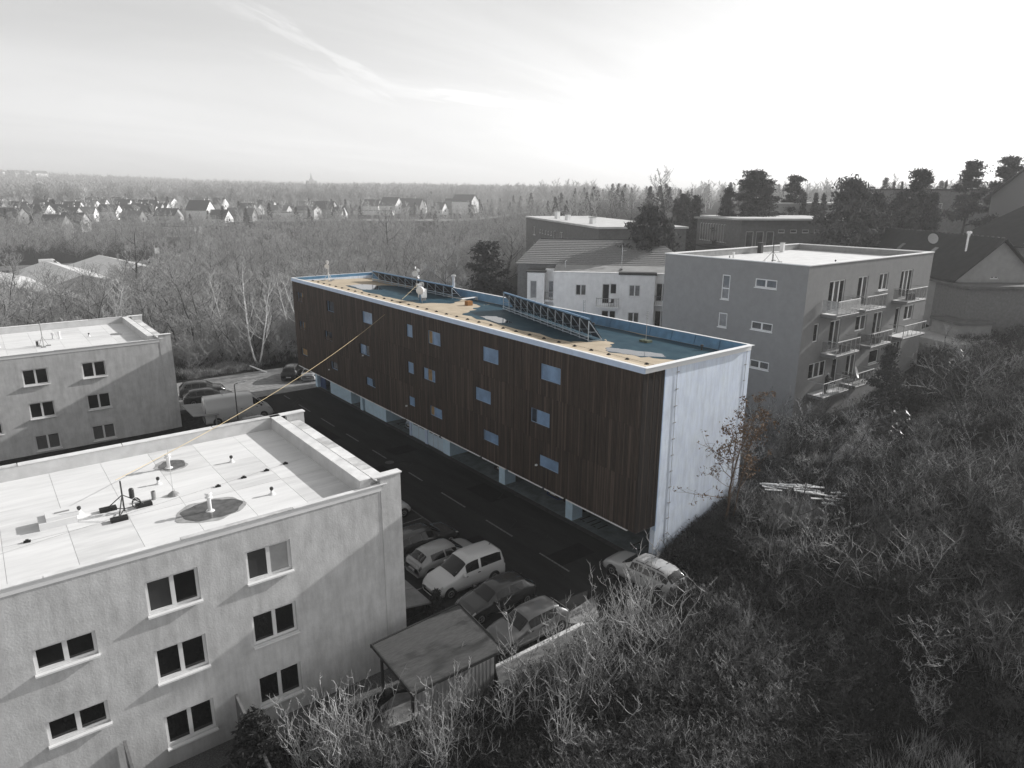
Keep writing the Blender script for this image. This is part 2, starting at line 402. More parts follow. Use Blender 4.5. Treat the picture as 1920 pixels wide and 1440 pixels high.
for k in range(11):
    x, y = rp.uniform(-5, 1.2), rp.uniform(1, 44); q = [(x, y)]
    for _ in range(7): x += rp.uniform(-.45, .55); y += rp.uniform(.05, .6); q.append((x, y))
    m = MB()
    for (xa, ya), (xb, yb) in zip(q, q[1:]): m.bar((xa, ya, .002), (xb, yb, .002), .05, .01)
    m.obj('crack', crack_m, kind='structure')
for y in (12.0, 31.0):
    sheet('gutter_grate', [(1.45, y), (1.9, y), (1.9, y+.5), (1.45, y+.5)], 0.006, mat('iron_grate', .03, .6), th=.02)
sheet('gutter', [(1.55, .5), (1.94, .5), (1.94, 47.4), (1.55, 47.4)], 0.004, mat('gutter_stone', .05, .9, var=.35, scale=3), th=.02)
m = MB(); m.lathe((-2.55, 23.3, 0.0), [(0.36, 0.0), (0.36, 0.008), (0.30, 0.012)], 20)
m.obj('manhole_cover', mat('cast_iron', 0.09, 0.7, var=.3, scale=8), label='round iron manhole cover in the street', category='manhole cover')
# near garden at the foot of the plain block
sheet('garden_path', [(-16.2, 0.3), (-14.3, 0.9), (-12.8, 0.2), (-14.5, -0.9), (-16.4, -0.6)], -0.98, pav, label='pale paved garden path beside the bin shelter')
gravel = mat('gravel', 0.05, 0.95, scale=22.0, col2=0.22, lo=.35, hi=.7, bump=0.8, bscale=30)
sheet('gravel_strip', [(-29, 1.5), (-12.9, 1.5), (-12.9, 2.70), (-29, 2.70)], -1.01, gravel, label='gravel strip along the foot of the plain block')

# ------------------------------------------------------------------ the slatted building
L, W, ZT, ZB = 48.21, 9.36, 12.0, 2.7
bx = thing('slatted_building', 'long three-storey block clad in dark brown vertical slats raised over an open garage', 'building', (4.6, 24, 0))
wood = mat('dark_stained_wood', (0.036, 0.026, 0.021), 0.75, scale=2.2, streak=.35, col2=(0.112, 0.083, 0.066), lo=0.32, hi=0.72, stretch=(1.0, 6.0, 0.10), detail=8.0, spec=0.25)
wood_b = mat('weathered_wood', (0.06, 0.046, 0.038), 0.8, scale=2.2, col2=(0.16, 0.12, 0.095), lo=0.32, hi=0.72, stretch=(1.0, 6.0, 0.10), detail=8.0, spec=0.25)
wood_k = mat('black_wood', (0.016, 0.013, 0.012), 0.7, scale=2.2, col2=(0.045, 0.036, 0.03), lo=0.32, hi=0.72, stretch=(6.0, 6.0, 0.10), detail=8.0, spec=0.25)
wood_c = mat('darker_stained_wood', (0.024, 0.018, 0.015), 0.75, scale=2.2, streak=.3, col2=(0.080, 0.060, 0.048), lo=0.32, hi=0.72, stretch=(1.0, 6.0, 0.10), detail=8.0, spec=0.25)
backing = mat('cladding_backing', (0.010, 0.008, 0.007), 0.9)
whiteb = mat('sky_tinted_white_render', (0.74, 0.82, 0.97), 0.8, scale=1.2, col2=(0.82, 0.90, 1.0), lo=.3, hi=.7, streak=0.22, bump=0.15, bscale=18)  # white wall; the blue cast of skylight is put into its colour
cyanw = mat('blue_shade_white_paint', (0.58, 0.76, 0.90), 0.7, var=0.08, scale=1.5)  # white paint with the blue of open shade mixed into its colour
trimb = mat('blue_shade_white_trim', (0.55, 0.66, 0.84), 0.45, var=0.06, scale=2.0)  # white fascia; its bluish look in shade is painted in
coping = mat('white_coping', (0.86, 0.87, 0.88), 0.45)
tan = mat('tan_roof_felt', (0.42, 0.345, 0.25), 0.85, scale=1.0, col2=(0.56, 0.47, 0.355), lo=.3, hi=.7, bump=0.2, bscale=30)
bluep = mat('blue_parapet_metal', (0.10, 0.24, 0.40), 0.45, var=0.2, scale=1.2, spec=0.4)
wet = mat('wet_roof', (0.012, 0.042, 0.070), 0.5, scale=.9, col2=(0.055, 0.105, 0.13), lo=.25, hi=.8, spec=0.03, bump=0.05, bscale=6)  # wet felt; the dark blue reflection in the water is put into the colour
puddle = mat('standing_water', (0.02, 0.03, 0.045), 0.015, spec=0.8)

WIN = []   # (Y0, Y1, z0, z1, kind)
for row, (z0, z1) in enumerate(((9.66, 10.64), (6.72, 7.63), (4.02, 4.77))):
    for key, y0, y1 in (('A', 45.45, 47.1), ('B', 38.0, 39.65), ('C', 30.3, 32.1), ('D', 23.6, 24.42), ('E', 19.55, 21.2), ('F', 12.45, 14.17), ('G', 6.4, 8.15)):
        off = 0.9 if row == 1 and key in 'BCEFG' else 0.0
        if key == 'E' and row == 1: off = 0.8
        WIN.append((y0+off, y1+off, z0, z1, key+str(row+1)))
pane_b = mat('sky_blue_pane', (0.19, 0.29, 0.44), 0.25, var=0.25, scale=.8, spec=0.5)  # blue base colour stands in for reflected blue sky
pane_d = mat('dark_blue_pane', (0.025, 0.035, 0.05), 0.15, var=0.5, scale=1.5, spec=0.5)
pane_a = mat('amber_pane', (0.26, 0.17, 0.075), 0.6, var=0.3, scale=3)  # amber put in as colour for orange light behind the end slats
frame_b = mat('blue_white_frame', (0.26, 0.36, 0.50), 0.4)

PF = lambda u, v, d: (0.07+d, u, v)                     # facade facing -X, u = Y
m = MB(); wallh(m, PF, [w[:4] for w in WIN], 0.07, L-0.02, ZB, 11.66, 0.22)
m.obj('backing_wall', backing, bx)
# vertical slats, each with its own thickness and depth
def slats(zlo, zhi, material, name, ya, yb, seed, z_of=None):
    r = random.Random(seed); M_ = MB(); y = ya; k = 0
    while y < yb:
        w = 0.062; d = 0.045+r.uniform(-.008, .012)
        segs = [(zlo, zhi)]
        for a, b, c, e, _ in WIN:
            if y+w > a-0.01 and y < b+0.01:
                ns_ = []
                for s0, s1 in segs:
                    if e+.01 <= s0 or c-.01 >= s1: ns_.append((s0, s1)); continue
                    if c-.01 > s0: ns_.append((s0, c-.01))
                    if e+.01 < s1: ns_.append((e+.01, s1))
                segs = ns_
        dk = .5+.5*math.sin(y*.9)*math.sin(y*.37+1.3)
        for s0, s1 in segs:
            if s1-s0 < .05: continue
            cuts = [s0]+[c for c in (5.72+r.uniform(-.02, .02), 8.66+r.uniform(-.02, .02)) if s0+.2 < c < s1-.2]+[s1]
            for c0, c1 in zip(cuts, cuts[1:]):
                q = r.random(); M_.cm = 1 if q < .05+.17*dk else (2 if q > .80 else 0)
                M_.box(0.066-d-r.uniform(0, .004), 0.066, y, y+w, c0+.006, c1-.004)
        y += 0.0965; k += 1
    return M_.obj(name, [material, wood_b, wood_c], bx, kind='stuff', label='dark brown vertical wooden slats')
slats(ZB-.04, 11.66, wood, 'slat_cladding', 0.0, L-.03, 3)
# end strip of slats round the corner
m = MB(); r = random.Random(5); x = 0.0
while x < 1.62:
    m.cm = 1 if r.random() < .12 else 0
    m.box(x, x+.062, -0.002-r.uniform(.0, .014), 0.05, ZB-.04, 11.66); x += .0965
m.obj('slat_cladding', [wood_k, wood], bx, kind='stuff', label='black vertical slats round the corner of the end wall')
m = MB(); m.box(0.075, 1.66, 0.052, 0.2, ZB, 11.66); m.obj('backing_wall', backing, bx)
# floor slab over the garage (soffit) with broken white edge strip
m = MB(); m.box(0.3, 9.2, 0.25, 48.0, ZB-.02, ZB+.1); m.obj('soffit', cyanw, bx)
m = MB(); r = random.Random(9); y = 1.0
for a, b in ((0.6, 5.6), (5.85, 7.6), (7.85, 11.3), (11.6, 14.3), (14.6, 19.7), (19.95, 21.4), (21.7, 25.0), (25.2, 27.6), (27.8, 30.6), (30.9, 34.3), (34.5, 38.3), (38.6, 42.3), (42.6, 46.0), (46.3, 48.1)):
    m.box(-0.005, 0.09, a, b, ZB-.115, ZB-.045)
m.obj('edge_strip', coping, bx)
# white end wall, the near one stepping down to the slope
m = MB()
wallh(m, lambda u, v, d: (u, 0.0+d, v), [], 1.66, W, -0.3, 11.72)
m.quad((1.66, 0, -.3), (1.66, 0, 11.72), (1.66, .35, 11.72), (1.66, .35, -.3))
m.quad((W, .35, -.3), (W, .35, 11.72), (W, 0, 11.72), (W, 0, -.3))
m.obj('end_wall', whiteb, bx)
m = MB(); m.box(1.655, 1.73, -.012, .2, ZB-.4, 11.70); m.obj('corner_trim', trimb, bx)
# lightning conductor on the end wall
m = MB(); m.tube((2.75, -.03, .5), (2.62, -.03, 11.7), .012, n=5); 
for k in range(12): m.box(2.60, 2.80, -.045, .0, .9+k*.95, .935+k*.95)
m.obj('lightning_conductor', grey_metal, bx)
m = MB(); m.tube((8.9, -.03, 2.6), (8.95, -.03, 11.7), .012, n=5)
for k in range(9): m.box(8.85, 9.02, -.045, .0, 3.0+k*.98, 3.035+k*.98)
m.obj('lightning_conductor', grey_metal, bx)
m = MB(); m.box(W-.3, W, .35, L, -0.3, 11.3); m.box(.1, W, L-.28, L-.02, ZB, 11.7); m.box(1.9, W, L-.28, L-.03, -.3, ZB)
m.obj('rear_wall', whiteb, bx)
# roof: rim strip, deck, parapet panels
DZ = lambda x: 11.60-(x-1.8)*0.03
m = MB(); m.hexa([(.06, .22, 11.6), (1.8, .22, 11.5), (1.8, L-.22, 11.5), (.06, L-.22, 11.6), (.06, .22, 11.93), (1.8, .22, DZ(1.8)+.004), (1.8, L-.22, DZ(1.8)+.004), (.06, L-.22, 11.93)])
m.obj('roof_rim', tan, bx)
m = MB(); m.hexa([(1.8, .2, 11.1), (9.1, .2, 11.1), (9.1, L-.2, 11.1), (1.8, L-.2, 11.1), (1.8, .2, DZ(1.8)), (9.1, .2, DZ(9.1)), (9.1, L-.2, DZ(9.1)), (1.8, L-.2, DZ(1.8))])
m.obj('roof_deck', tan, bx)
m = MB(); m.box(-.04, .06, -.03, L+.03, 11.67, 11.985); m.obj('fascia', trimb, bx)
m = MB(); m.box(-.05, .16, -.22, L+.05, 11.986, 12.0); m.box(.162, W+.03, -.22, .12, 11.986, 12.0); m.box(.162, W+.03, L-.15, L+.05, 11.986, 12.0); m.box(W-.16, W+.05, .122, L-.152, 11.986, 12.004)  # near-end overhang widened so it casts a shade band on the wall
m.obj('coping', coping, bx)
m = MB(); m.box(.062, W, -.028, .10, 11.66, 11.984); m.obj('fascia', coping, bx)
m = MB(); m.box(.07, W-.02, L-.24, L-.04, 11.3, 11.984); m.obj('end_parapet', bluep, bx)
n_p = 26; pl = (L-.5)/n_p
tmpl = None
for k in range(n_p):
    m = MB(); y0 = .14+k*pl
    m.hexa([(8.92, y0+.02, 11.30), (W-.02, y0+.02, 11.30), (W-.02, y0+pl-.02, 11.30), (8.92, y0+pl-.02, 11.30),
            (9.14, y0+.02, 11.97), (W-.02, y0+.02, 11.985), (W-.02, y0+pl-.02, 11.985), (9.14, y0+pl-.02, 11.97)])
    m.obj('parapet_panel', bluep, bx)
m = MB(); m.box(9.2, W-.05, .14, L-.2, 11.2, 11.96); m.obj('parapet_core', backing, bx)
# wet patches and standing water on the deck (flat pools with their own outline)
def pool(pts, mt, dz, name, seed, jit=.25, n=7):
    r = random.Random(seed); out = []
    for (x0, y0), (x1, y1) in zip(pts, pts[1:]+pts[:1]):
        for i in range(n):
            t = i/n; out.append((x0+(x1-x0)*t+(r.uniform(-jit, jit) if i else 0), y0+(y1-y0)*t+(r.uniform(-jit, jit) if i else 0)))
    out = [(min(8.9, max(1.85, x)), y) for x, y in out]
    M_ = MB(); n_ = len(out)
    M_.add([(x, y, DZ(x)-.02) for x, y in out]+[(x, y, DZ(x)+dz) for x, y in out], [tuple(range(n_, 2*n_))]+[(k, (k+1) % n_, n_+(k+1) % n_, n_+k) for k in range(n_)])
    return M_.obj(name, mt, bx)
pool([(2.5, 5.0), (3.5, 2.4), (4.6, .8), (8.85, .5), (8.85, 13.5), (6.2, 11.5), (5.3, 8.4), (4.6, 6.6)], wet, .004, 'wet_patch', 1)
pool([(2.9, 20.6), (2.6, 14.0), (2.7, 8.4), (5.0, 7.6), (6.6, 12.5), (8.8, 14.0), (8.8, 24.5), (7.0, 24.5), (5.0, 22.3)], wet, .008, 'wet_patch', 2)
pool([(3.2, 42.2), (2.6, 33.0), (3.1, 28.0), (5.4, 26.4), (8.8, 29), (8.8, 37.5), (7.2, 40.5)], wet, .004, 'wet_patch', 3)
pool([(7.0, 24.6), (8.85, 24.6), (8.85, 28.6), (7.9, 27.8)], wet, .008, 'wet_patch', 4, .12)
pool([(2.6, 5.1), (3.1, 3.3), (4.3, 2.2), (4.9, 2.9), (4.0, 5.0), (3.4, 6.0)], puddle, .012, 'puddle', 5, .1)
pool([(3.6, 19.6), (3.0, 16.3), (4.1, 16.0), (4.7, 18.8)], puddle, .016, 'puddle', 6, .12)
pool([(3.6, 42.0), (3.3, 38.2), (5.0, 37.6), (6.2, 41.5), (5.0, 42.6)], puddle, .012, 'puddle', 7, .15)
# windows
for y0, y1, z0, z1, k in WIN:
    g = [pane_b]; cols = 1; split = None
    if k[0] == 'A': g = [pane_a, pane_d]; cols = 2 if k != 'A3' else 1; g = [pane_a] if k == 'A3' else g
    if k[0] == 'B': g = [pane_d]
    if k in ('C2', 'C3'): g = [pane_d, pane_b]; cols = 2; split = [.45]
    if k in ('E1', 'E3'): g = [pane_b, pane_a]; cols = 2; split = [.66]
    if k == 'E2': g = [pane_b, pane_a, pane_b]; cols = 3; split = [.28, .68]
    if k == 'G2': g = [pane_b, pane_d]; cols = 2; split = [.68]
    if k in ('F3',): g = [pane_b, pane_d]; cols = 2; split = [.9]
    w = window(bx, PF, (y0, y1, z0, z1), cols, depth=.045 if g[0] is pane_b else .11, fr=.03, sill=.05, sillh=.03, g=g, fm=frame_b, sm=mat('wood_sill', (.05, .04, .035), .7), split=split)
    if k[0] == 'A' and k != 'A3' or k == 'B2':
        rr = random.Random(len(k)+int(z0)); m = MB(); yy = y0+.1
        while yy < y1-.08:
            h1 = rr.uniform(.3, 1.0); m.box(.02, .06, yy, yy+.05, z0+.02, z0+(z1-z0)*h1); yy += rr.uniform(.1, .24)
        m.obj('screen_slats', wood_b, w)
for y, z in ((39.9, 3.75), (24.7, 3.8), (8.3, 3.95), (32.2, 6.6)):
    m = MB(); m.box(-.12, .02, y, y+.1, z, z+.1); m.obj('wall_lamp', coping, bx)
# ---- garage level
def gbox(name, mt, *a): return MB().box(*a).obj(name, mt, bx)
gbox('pillar', cyanw, 1.70, 2.5, 0.02, 0.34, -.2, ZB-.02)
gbox('pillar', cyanw, 2.0, 2.9, 7.08, 7.74, -.2, ZB-.02)
gbox('pillar', cyanw, 2.0, 3.0, 14.28, 14.98, -.2, ZB-.02)
gbox('pillar', cyanw, 1.85, 2.4, 36.9, 37.4, -.2, ZB-.02)
gbox('pillar', cyanw, 1.75, 2.3, 47.6, 48.15, -.2, ZB-.02)
gbox('store_room', cyanw, 1.95, 5.2, 21.5, 22.5, -.1, ZB-.02)
gbox('store_room', cyanw, 1.96, 6.5, 32.3, 36.6, -.1, ZB-.02)
gbox('store_room', cyanw, 1.93, 6.5, 39.6, 44.6, -.1, ZB-.02)
gbox('store_door', mat('blue_door', (.05, .09, .2), .5), 2.1, 2.2, 46.3, 47.6, 0, 2.3)
gbox('ceiling_beam', cyanw, 2.2, 2.6, .5, 48, ZB-.28, ZB-.024)
for y in (10.6, 18.2, 29.9): gbox('pillar', cyanw, 5.6, 6.0, y, y+.4, -.2, ZB-.02)
# garage doors with glazed upper panels
def gdoor(y0, y1, nw, off):
    m = MB(); P = lambda u, v, d: (2.0+d, u, v)
    w_ = (y1-y0-.2)/nw
    rects = [(y0+.16+k*w_, y0+.16+(k+1)*w_-.16, 1.12, 1.78) for k in range(nw)]
    wallh(m, P, rects, y0, y1, 0.02, ZB-.15, .08); pbox(m, P, y0, y1, .02, .04, 0.0, .1)
    d = m.obj('garage_door', mat('pale_blue_door', (.58, .72, .84), .5, var=.05, scale=2), bx)
    for a, b, c, e in rects:
        pmn = MB(); pbox(pmn, P, a, b, c, e, .05, .07); pmn.obj('pane', pane_d, d)
    for k in range(1, nw):
        g = MB(); pbox(g, P, y0+.08+k*w_-.012, y0+.08+k*w_+.012, .05, 2.5, -.006, 0.004); g.obj('joint', grey_metal, d)
gdoor(25.35, 27.65, 2, 0); gdoor(22.55, 24.95, 3, 0)
gbox('door_post', trimb, 1.93, 2.1, 24.97, 25.33, -.1, ZB-.02)
gbox('door_post', trimb, 1.93, 2.1, 27.67, 27.95, -.1, ZB-.02)
m = MB(); m.box(1.86, 1.95, 21.75, 22.15, 1.5, 2.1); w = m.obj('meter_box', coping, bx)
m = MB(); m.box(1.85, 1.862, 21.8, 22.1, 1.92, 1.99); m.obj('meter_window', pane_d, w)
# parking bay symbols on the garage floor
blk = mat('black_floor_paint', .012, .8)
for y in (5.2, 6.2, 1.8, 29.3, 30.7, 38.4):
    for k in range(3):
        MB().prism([(2.5, y+k*.3), (2.62, y+k*.3), (2.62, y+k*.3+.18), (2.5, y+k*.3+.18)] if k == 1 else [(2.5, y+k*.3), (3.4, y+k*.3), (3.4, y+k*.3+.1), (2.5, y+k*.3+.1)], .0, .018).obj('bay_mark', blk, bx)

# ---- things standing on the roof
def zroof(x): return DZ(max(1.8, x))
def solar(x0, y0, x1, y1, n, hgt, label, base=.95):
    t = thing('solar_rack', label, 'solar collector', (x0, y0, zroof(x0)))
    d = Vector((x1-x0, y1-y0, 0)); Lr = d.length; d.normalize(); nrm = Vector((d.y, -d.x, 0))
    if nrm.x < 0: nrm = -nrm
    alu = mat('aluminium', (.50, .58, .66), .35, metal=.4)
    zs = [zroof(x0+(x1-x0)*k/n) for k in range(n+1)]
    for k in range(n+1):
        p = Vector((x0, y0, 0))+d*(Lr*k/n); p.z = zs[k]+.03
        t_ = p+Vector((0, 0, hgt)); b_ = p+nrm*base
        m = MB(); m.bar(p, t_, .05, .05); m.bar(t_, b_, .05, .05); m.bar(p, b_, .05, .05); m.bar(p+Vector((0, 0, hgt*.45)), p+nrm*base*.55+Vector((0, 0, hgt*.42)), .03, .03)
        m.obj('support_frame', alu, t)
    back = mat('collector_back', (.015, .02, .028), .4)
    face = mat('collector_glass', (.01, .015, .03), .08, spec=.7)
    rim = mat('collector_frame_blue', (.13, .25, .40), .4, metal=.2)
    np_ = n
    for k in range(np_):
        a = Vector((x0, y0, 0))+d*(Lr*k/np_+.03); b = Vector((x0, y0, 0))+d*(Lr*(k+1)/np_-.03)
        za, zb_ = zs[k]+.1, zs[k+1]+.1
        off = Vector((0, 0, hgt)); lo = nrm*base*.94
        nn = (Vector((0, 0, base))+nrm*hgt).normalized()
        A = a+Vector((0, 0, za))+off; B = b+Vector((0, 0, zb_))+off; Cc = b+Vector((0, 0, zb_))+lo; D = a+Vector((0, 0, za))+lo
        m = MB(); m.hexa([A, B, Cc, D, A+nn*.08, B+nn*.08, Cc+nn*.08, D+nn*.08])
        pn = m.obj('collector_panel', back, t)
        m = MB(); e = .06; m.quad(A+nn*.083, B+nn*.083, Cc+nn*.083, D+nn*.083); m.obj('panel_glass', face, pn)
        m = MB(); m.bar(A+nn*.05, B+nn*.05, .14, .10); m.obj('panel_top_rail', rim, pn)
    for hh in (.12, .3):
        m = MB(); p = Vector((x0, y0, zs[0]+hh))-nrm*.06; q = Vector((x1, y1, zs[-1]+hh))-nrm*.06; m.tube(p, q, .03, n=6); m.obj('pipe', alu, t)
    return t
solar(7.45, 29.2, 7.6, 44.9, 11, .92, 'solar collector rack at the far end of the slatted building roof')
solar(3.75, 7.95, 7.3, 21.4, 12, 1.28, 'solar collector rack set askew at the near end of the roof', 1.0)
def place(o, x, y): o.location = (x, y, zroof(x))
# aluminium pipes from the far rack
t = thing('roof_pipe_pair', 'pair of silver pipes running across the roof between the racks', 'pipe', (7.2, 27, 11.45))
for dy in (0, .22):
    m = MB(); m.tube((7.0, 26.95+dy, 11.66), (8.75, 27.15+dy, 11.66), .055, n=8); m.tube((8.75, 27.15+dy, 11.66), (8.75, 27.15+dy, 11.36), .055, n=8); m.tube((7.0, 26.95+dy, 11.66), (7.0, 28.9+dy, 11.66), .05, n=8); m.obj('pipe', pale_metal, t)
def tripod(t, x, y, h, mt, s=.55, z=None):
    z = zroof(x)+.01 if z is None else z
    m = MB(); m.tube((x, y, z), (x, y, z+h), .035, n=8); m.obj('mast', mt, t)
    for k in range(3):
        a = k*2.094+.4; m = MB(); m.tube((x+s*math.cos(a), y+s*math.sin(a), z+.03), (x, y, z+h*.42), .02, n=6); m.obj('brace', mt, t)
        m = MB(); m.box(x+s*math.cos(a)-.18, x+s*math.cos(a)+.18, y+s*math.sin(a)-.12, y+s*math.sin(a)+.12, z, z+.07); m.obj('ballast_block', grey_metal, t)
def dish(t, c, rad, aim, mt, name='dish'):
    aim = Vector(aim).normalized(); m = MB()
    m.lathe(c, [(rad*.1, -.11*rad/.3), (rad*.6, -.07*rad/.3), (rad, 0), (rad, .012), (rad*.58, -.05*rad/.3), (rad*.08, -.09*rad/.3)], 20, aim)
    d = m.obj(name, mt, t, smooth=False)
    m = MB(); c = Vector(c); m.tube(c-aim*.12, c+aim*rad*.9, .012, n=5); m.lathe(c+aim*rad*.85, [(.02, 0), (.035, .05), (.02, .09)], 8, aim); m.obj('feed_arm', grey_metal, d)
    return d
white_p = mat('white_plastic', .78, .4)
t = thing('antenna_mast', 'white antenna mast with two drum aerials at the far roof corner', 'antenna', (3.5, 46.9, zroof(3.5)))
tripod(t, 3.5, 46.9, 1.9, white_p)
dish(t, (3.35, 46.8, 13.05), .24, (-.5, -.8, .05), white_p); dish(t, (3.5, 46.95, 13.5), .2, (.5, .3, .05), white_p)
t = thing('antenna_mast', 'antenna mast crowded with round dishes in the middle of the roof', 'antenna', (6.7, 33.9, zroof(6.7)))
tripod(t, 6.6, 33.9, 2.25, grey_metal, .7)
dish(t, (6.35, 33.75, 13.3), .28, (-.75, -.6, .05), white_p); dish(t, (6.95, 33.6, 12.25), .27, (-.8, -.55, .05), white_p); dish(t, (6.85, 34.0, 13.55), .17, (.6, .2, .1), white_p); dish(t, (6.9, 34.0, 12.95), .17, (.2, -.9, .1), white_p); dish(t, (6.5, 33.9, 13.8), .14, (-.5, .5, .1), white_p)
m = MB(); m.box(6.4, 6.8, 33.3, 33.7, 12.0, 12.35); m.obj('equipment_box', white_p, t)
t = thing('equipment_cabinet', 'white equipment cabinet with a rounded drum aerial on a blue post on the roof', 'cabinet', (4.1, 28.9, zroof(4.1)))
z_ = zroof(4.1)
m = MB(); m.tube((3.85, 28.7, z_), (3.85, 28.7, z_+1.0), .07, n=8); m.obj('post', mat('blue_post', (.05, .12, .2), .5), t)
m = MB(); m.lathe((3.95, 28.75, z_+.95), [(.3, -.12), (.34, -.05), (.34, .18), (.3, .24)], 18, (-.75, -.65, 0)); m.obj('drum_aerial', white_p, t, smooth=True)
m = MB(); m.box(4.1, 4.65, 28.9, 29.45, z_+.25, z_+1.0); m.obj('cabinet', white_p, t)
m = MB(); m.box(4.15, 4.6, 28.95, 29.4, z_, z_+.25); m.obj('stand', grey_metal, t)
m = MB(); m.bar((3.9, 28.6, z_+.5), (3.6, 27.9, z_+.02), .04, .04); m.obj('stay', grey_metal, t)
t = thing('lightning_rod', 'slim rod aerial on paired concrete blocks at the near end of the wet roof', 'aerial', (6.9, 5.95, zroof(6.9)))
z_ = zroof(6.9)
m = MB(); m.tube((6.9, 5.95, z_), (6.9, 5.95, z_+1.95), .018, n=6); m.obj('rod', pale_metal, t)
for k in range(5): m = MB(); m.bar((6.9-.12, 5.95, z_+1.5+k*.11), (6.9+.12, 5.97, z_+1.5+k*.11), .014, .014); m.obj('aerial_arm', dark_metal, t)
for dy in (-.32, .06): m = MB(); m.box(6.65, 7.15, 5.95+dy, 5.95+dy+.28, z_+.005, z_+.14); m.obj('ballast_block', mat('mossy_concrete', (.10, .12, .08), .9, var=.3, scale=6), t)
t = thing('vent_stub', 'dark vent stub on the wet roof near the back parapet', 'vent', (7.9, 2.4, zroof(7.9)))
m = MB(); m.lathe((7.9, 2.4, zroof(7.9)), [(.06, 0), (.06, .25), (.1, .26), (.1, .33), (.03, .36)], 10); m.obj('vent_pipe', dark_metal, t)
t = thing('vent_stub', 'dark vent stub on the wet roof behind the near collector rack', 'vent', (7.6, 11.4, zroof(7.6)))
m = MB(); m.lathe((7.6, 11.4, zroof(7.6)), [(.06, 0), (.06, .3), (.1, .31), (.1, .38), (.03, .41)], 10); m.obj('vent_pipe', dark_metal, t)
t = thing('roof_crate', 'small orange-brown crate on the tan roof between the racks', 'crate', (6.2, 24.9, zroof(6.2)))
z_ = zroof(6.2)
for k in range(4):
    m = MB(); m.box(6.0, 6.5, 24.6+k*.12, 24.6+k*.12+.1, z_+.01, z_+.36); m.obj('board', mat('orange_wood', (.35, .17, .06), .8, var=.2), t)
m = MB(); m.box(6.02, 6.48, 24.62, 25.05, z_+.36, z_+.38); m.obj('lid', mat('orange_wood', 0), t)
blkclip = mat('black_clip', .02, .7)
k = 0
cl = None
for i in range(33):
    y = 1.5+i*1.43
    if cl is None:
        m = MB(); m.box(-.11, .11, -.07, .07, 0, .05); m.box(-.05, .05, -.05, .05, .05, .10)
        cl = m.obj('conductor_clip', blkclip, label='small black conductor clip along the tan rim of the slatted roof', category='clip', group='conductor clips along the roof rim')
        c = cl
    else: c = cl.copy(); COL.objects.link(c)
    c.location = (1.9, y, zroof(1.9)+.002); c.rotation_euler[2] = rng.uniform(-.3, .3)
m = MB(); m.tube((1.9, .6, 11.68), (1.9, L-.8, 11.68), .008, n=4); m.obj('conductor_wire', dark_metal, label='thin lightning conductor wire along the roof rim', category='wire')
# steel flue and lattice aerial behind the back parapet
t = thing('steel_flue', 'shiny steel flue with a cap standing behind the back parapet', 'flue', (10.2, 33.1, 3))
m = MB(); m.tube((10.2, 33.1, 2.0), (10.2, 33.1, 12.85), .13, n=12); m.obj('flue_pipe', pale_metal, t); m = MB(); m.lathe((10.2, 33.1, 12.85), [(.24, 0), (.24, .12), (.05, .17)], 12); m.obj('cap', pale_metal, t)
t = thing('lattice_aerial', 'short grey lattice aerial behind the parapet by the white building', 'aerial', (10.3, 15.2, 3))
for dx_, dy_ in ((0, 0), (.14, 0), (.07, .12)): m = MB(); m.tube((10.3+dx_, 15.2+dy_, 2.5), (10.3+dx_, 15.2+dy_, 12.7), .016, n=5); m.obj('leg', grey_metal, t)
for k in range(26): m = MB(); m.bar((10.3, 15.2, 7+k*.22), (10.44, 15.2, 7.11+k*.22), .012, .012); m.obj('rung', grey_metal, t)
# long slack cable from the roof to the forecourt
def cable(name, a, b, sag, r, mt, n=14, **pr):
    a, b = Vector(a), Vector(b); m = MB(); p = a
    for i in range(1, n+1):
        t_ = i/n; q = a.lerp(b, t_); q.z -= sag*4*t_*(1-t_); m.tube(p, q, r, n=5, cap=False); p = q
    return m.obj(name, mt, **pr)
cable('cable', (6.3, 33.3, 12.3), (-22.9, 8.3, 9.0), 1.0, .013, mat("yellow_white_cable", (.62, .50, .30), .6), n=26, label='long pale cable slung from the roof mast down across the street', category='cable')

# ------------------------------------------------------------------ the two plain rendered blocks on the left
render_g = mat('grey_render', 0.54, 0.9, scale=1.3, col2=0.70, lo=.3, hi=.7, streak=0.22, bump=0.35, bscale=14, spec=.1)
membr = mat('pale_roof_membrane', 0.70, 0.8, scale=0.8, col2=0.86, lo=.3, hi=.7, stretch=(.35, 2.6, 1), detail=9.0)
membr2 = mat('stained_roof_membrane', 0.60, 0.8, scale=0.9, col2=0.83, lo=.3, hi=.7, stretch=(.35, 2.6, 1), detail=9.0)
seam = mat('roof_seam', 0.42, 0.8)
cop_w = mat('pale_coping', 0.78, 0.6, var=0.12, scale=1.3)
cop_d = mat('stained_coping', 0.42, 0.8, scale=1.6, col2=.66, lo=.35, hi=.6)
wet_g = mat('grey_wet_patch', 0.05, 0.16, scale=2.5, col2=0.13, lo=.35, hi=.65, spec=.5)
wet_edge = mat('dirty_tide_mark', 0.30, 0.7, scale=3, col2=.48)
blind = mat('dark_blind', 0.045, 0.5)
blind_l = mat('pale_roller_blind', 0.36, 0.6, var=.1, scale=2)

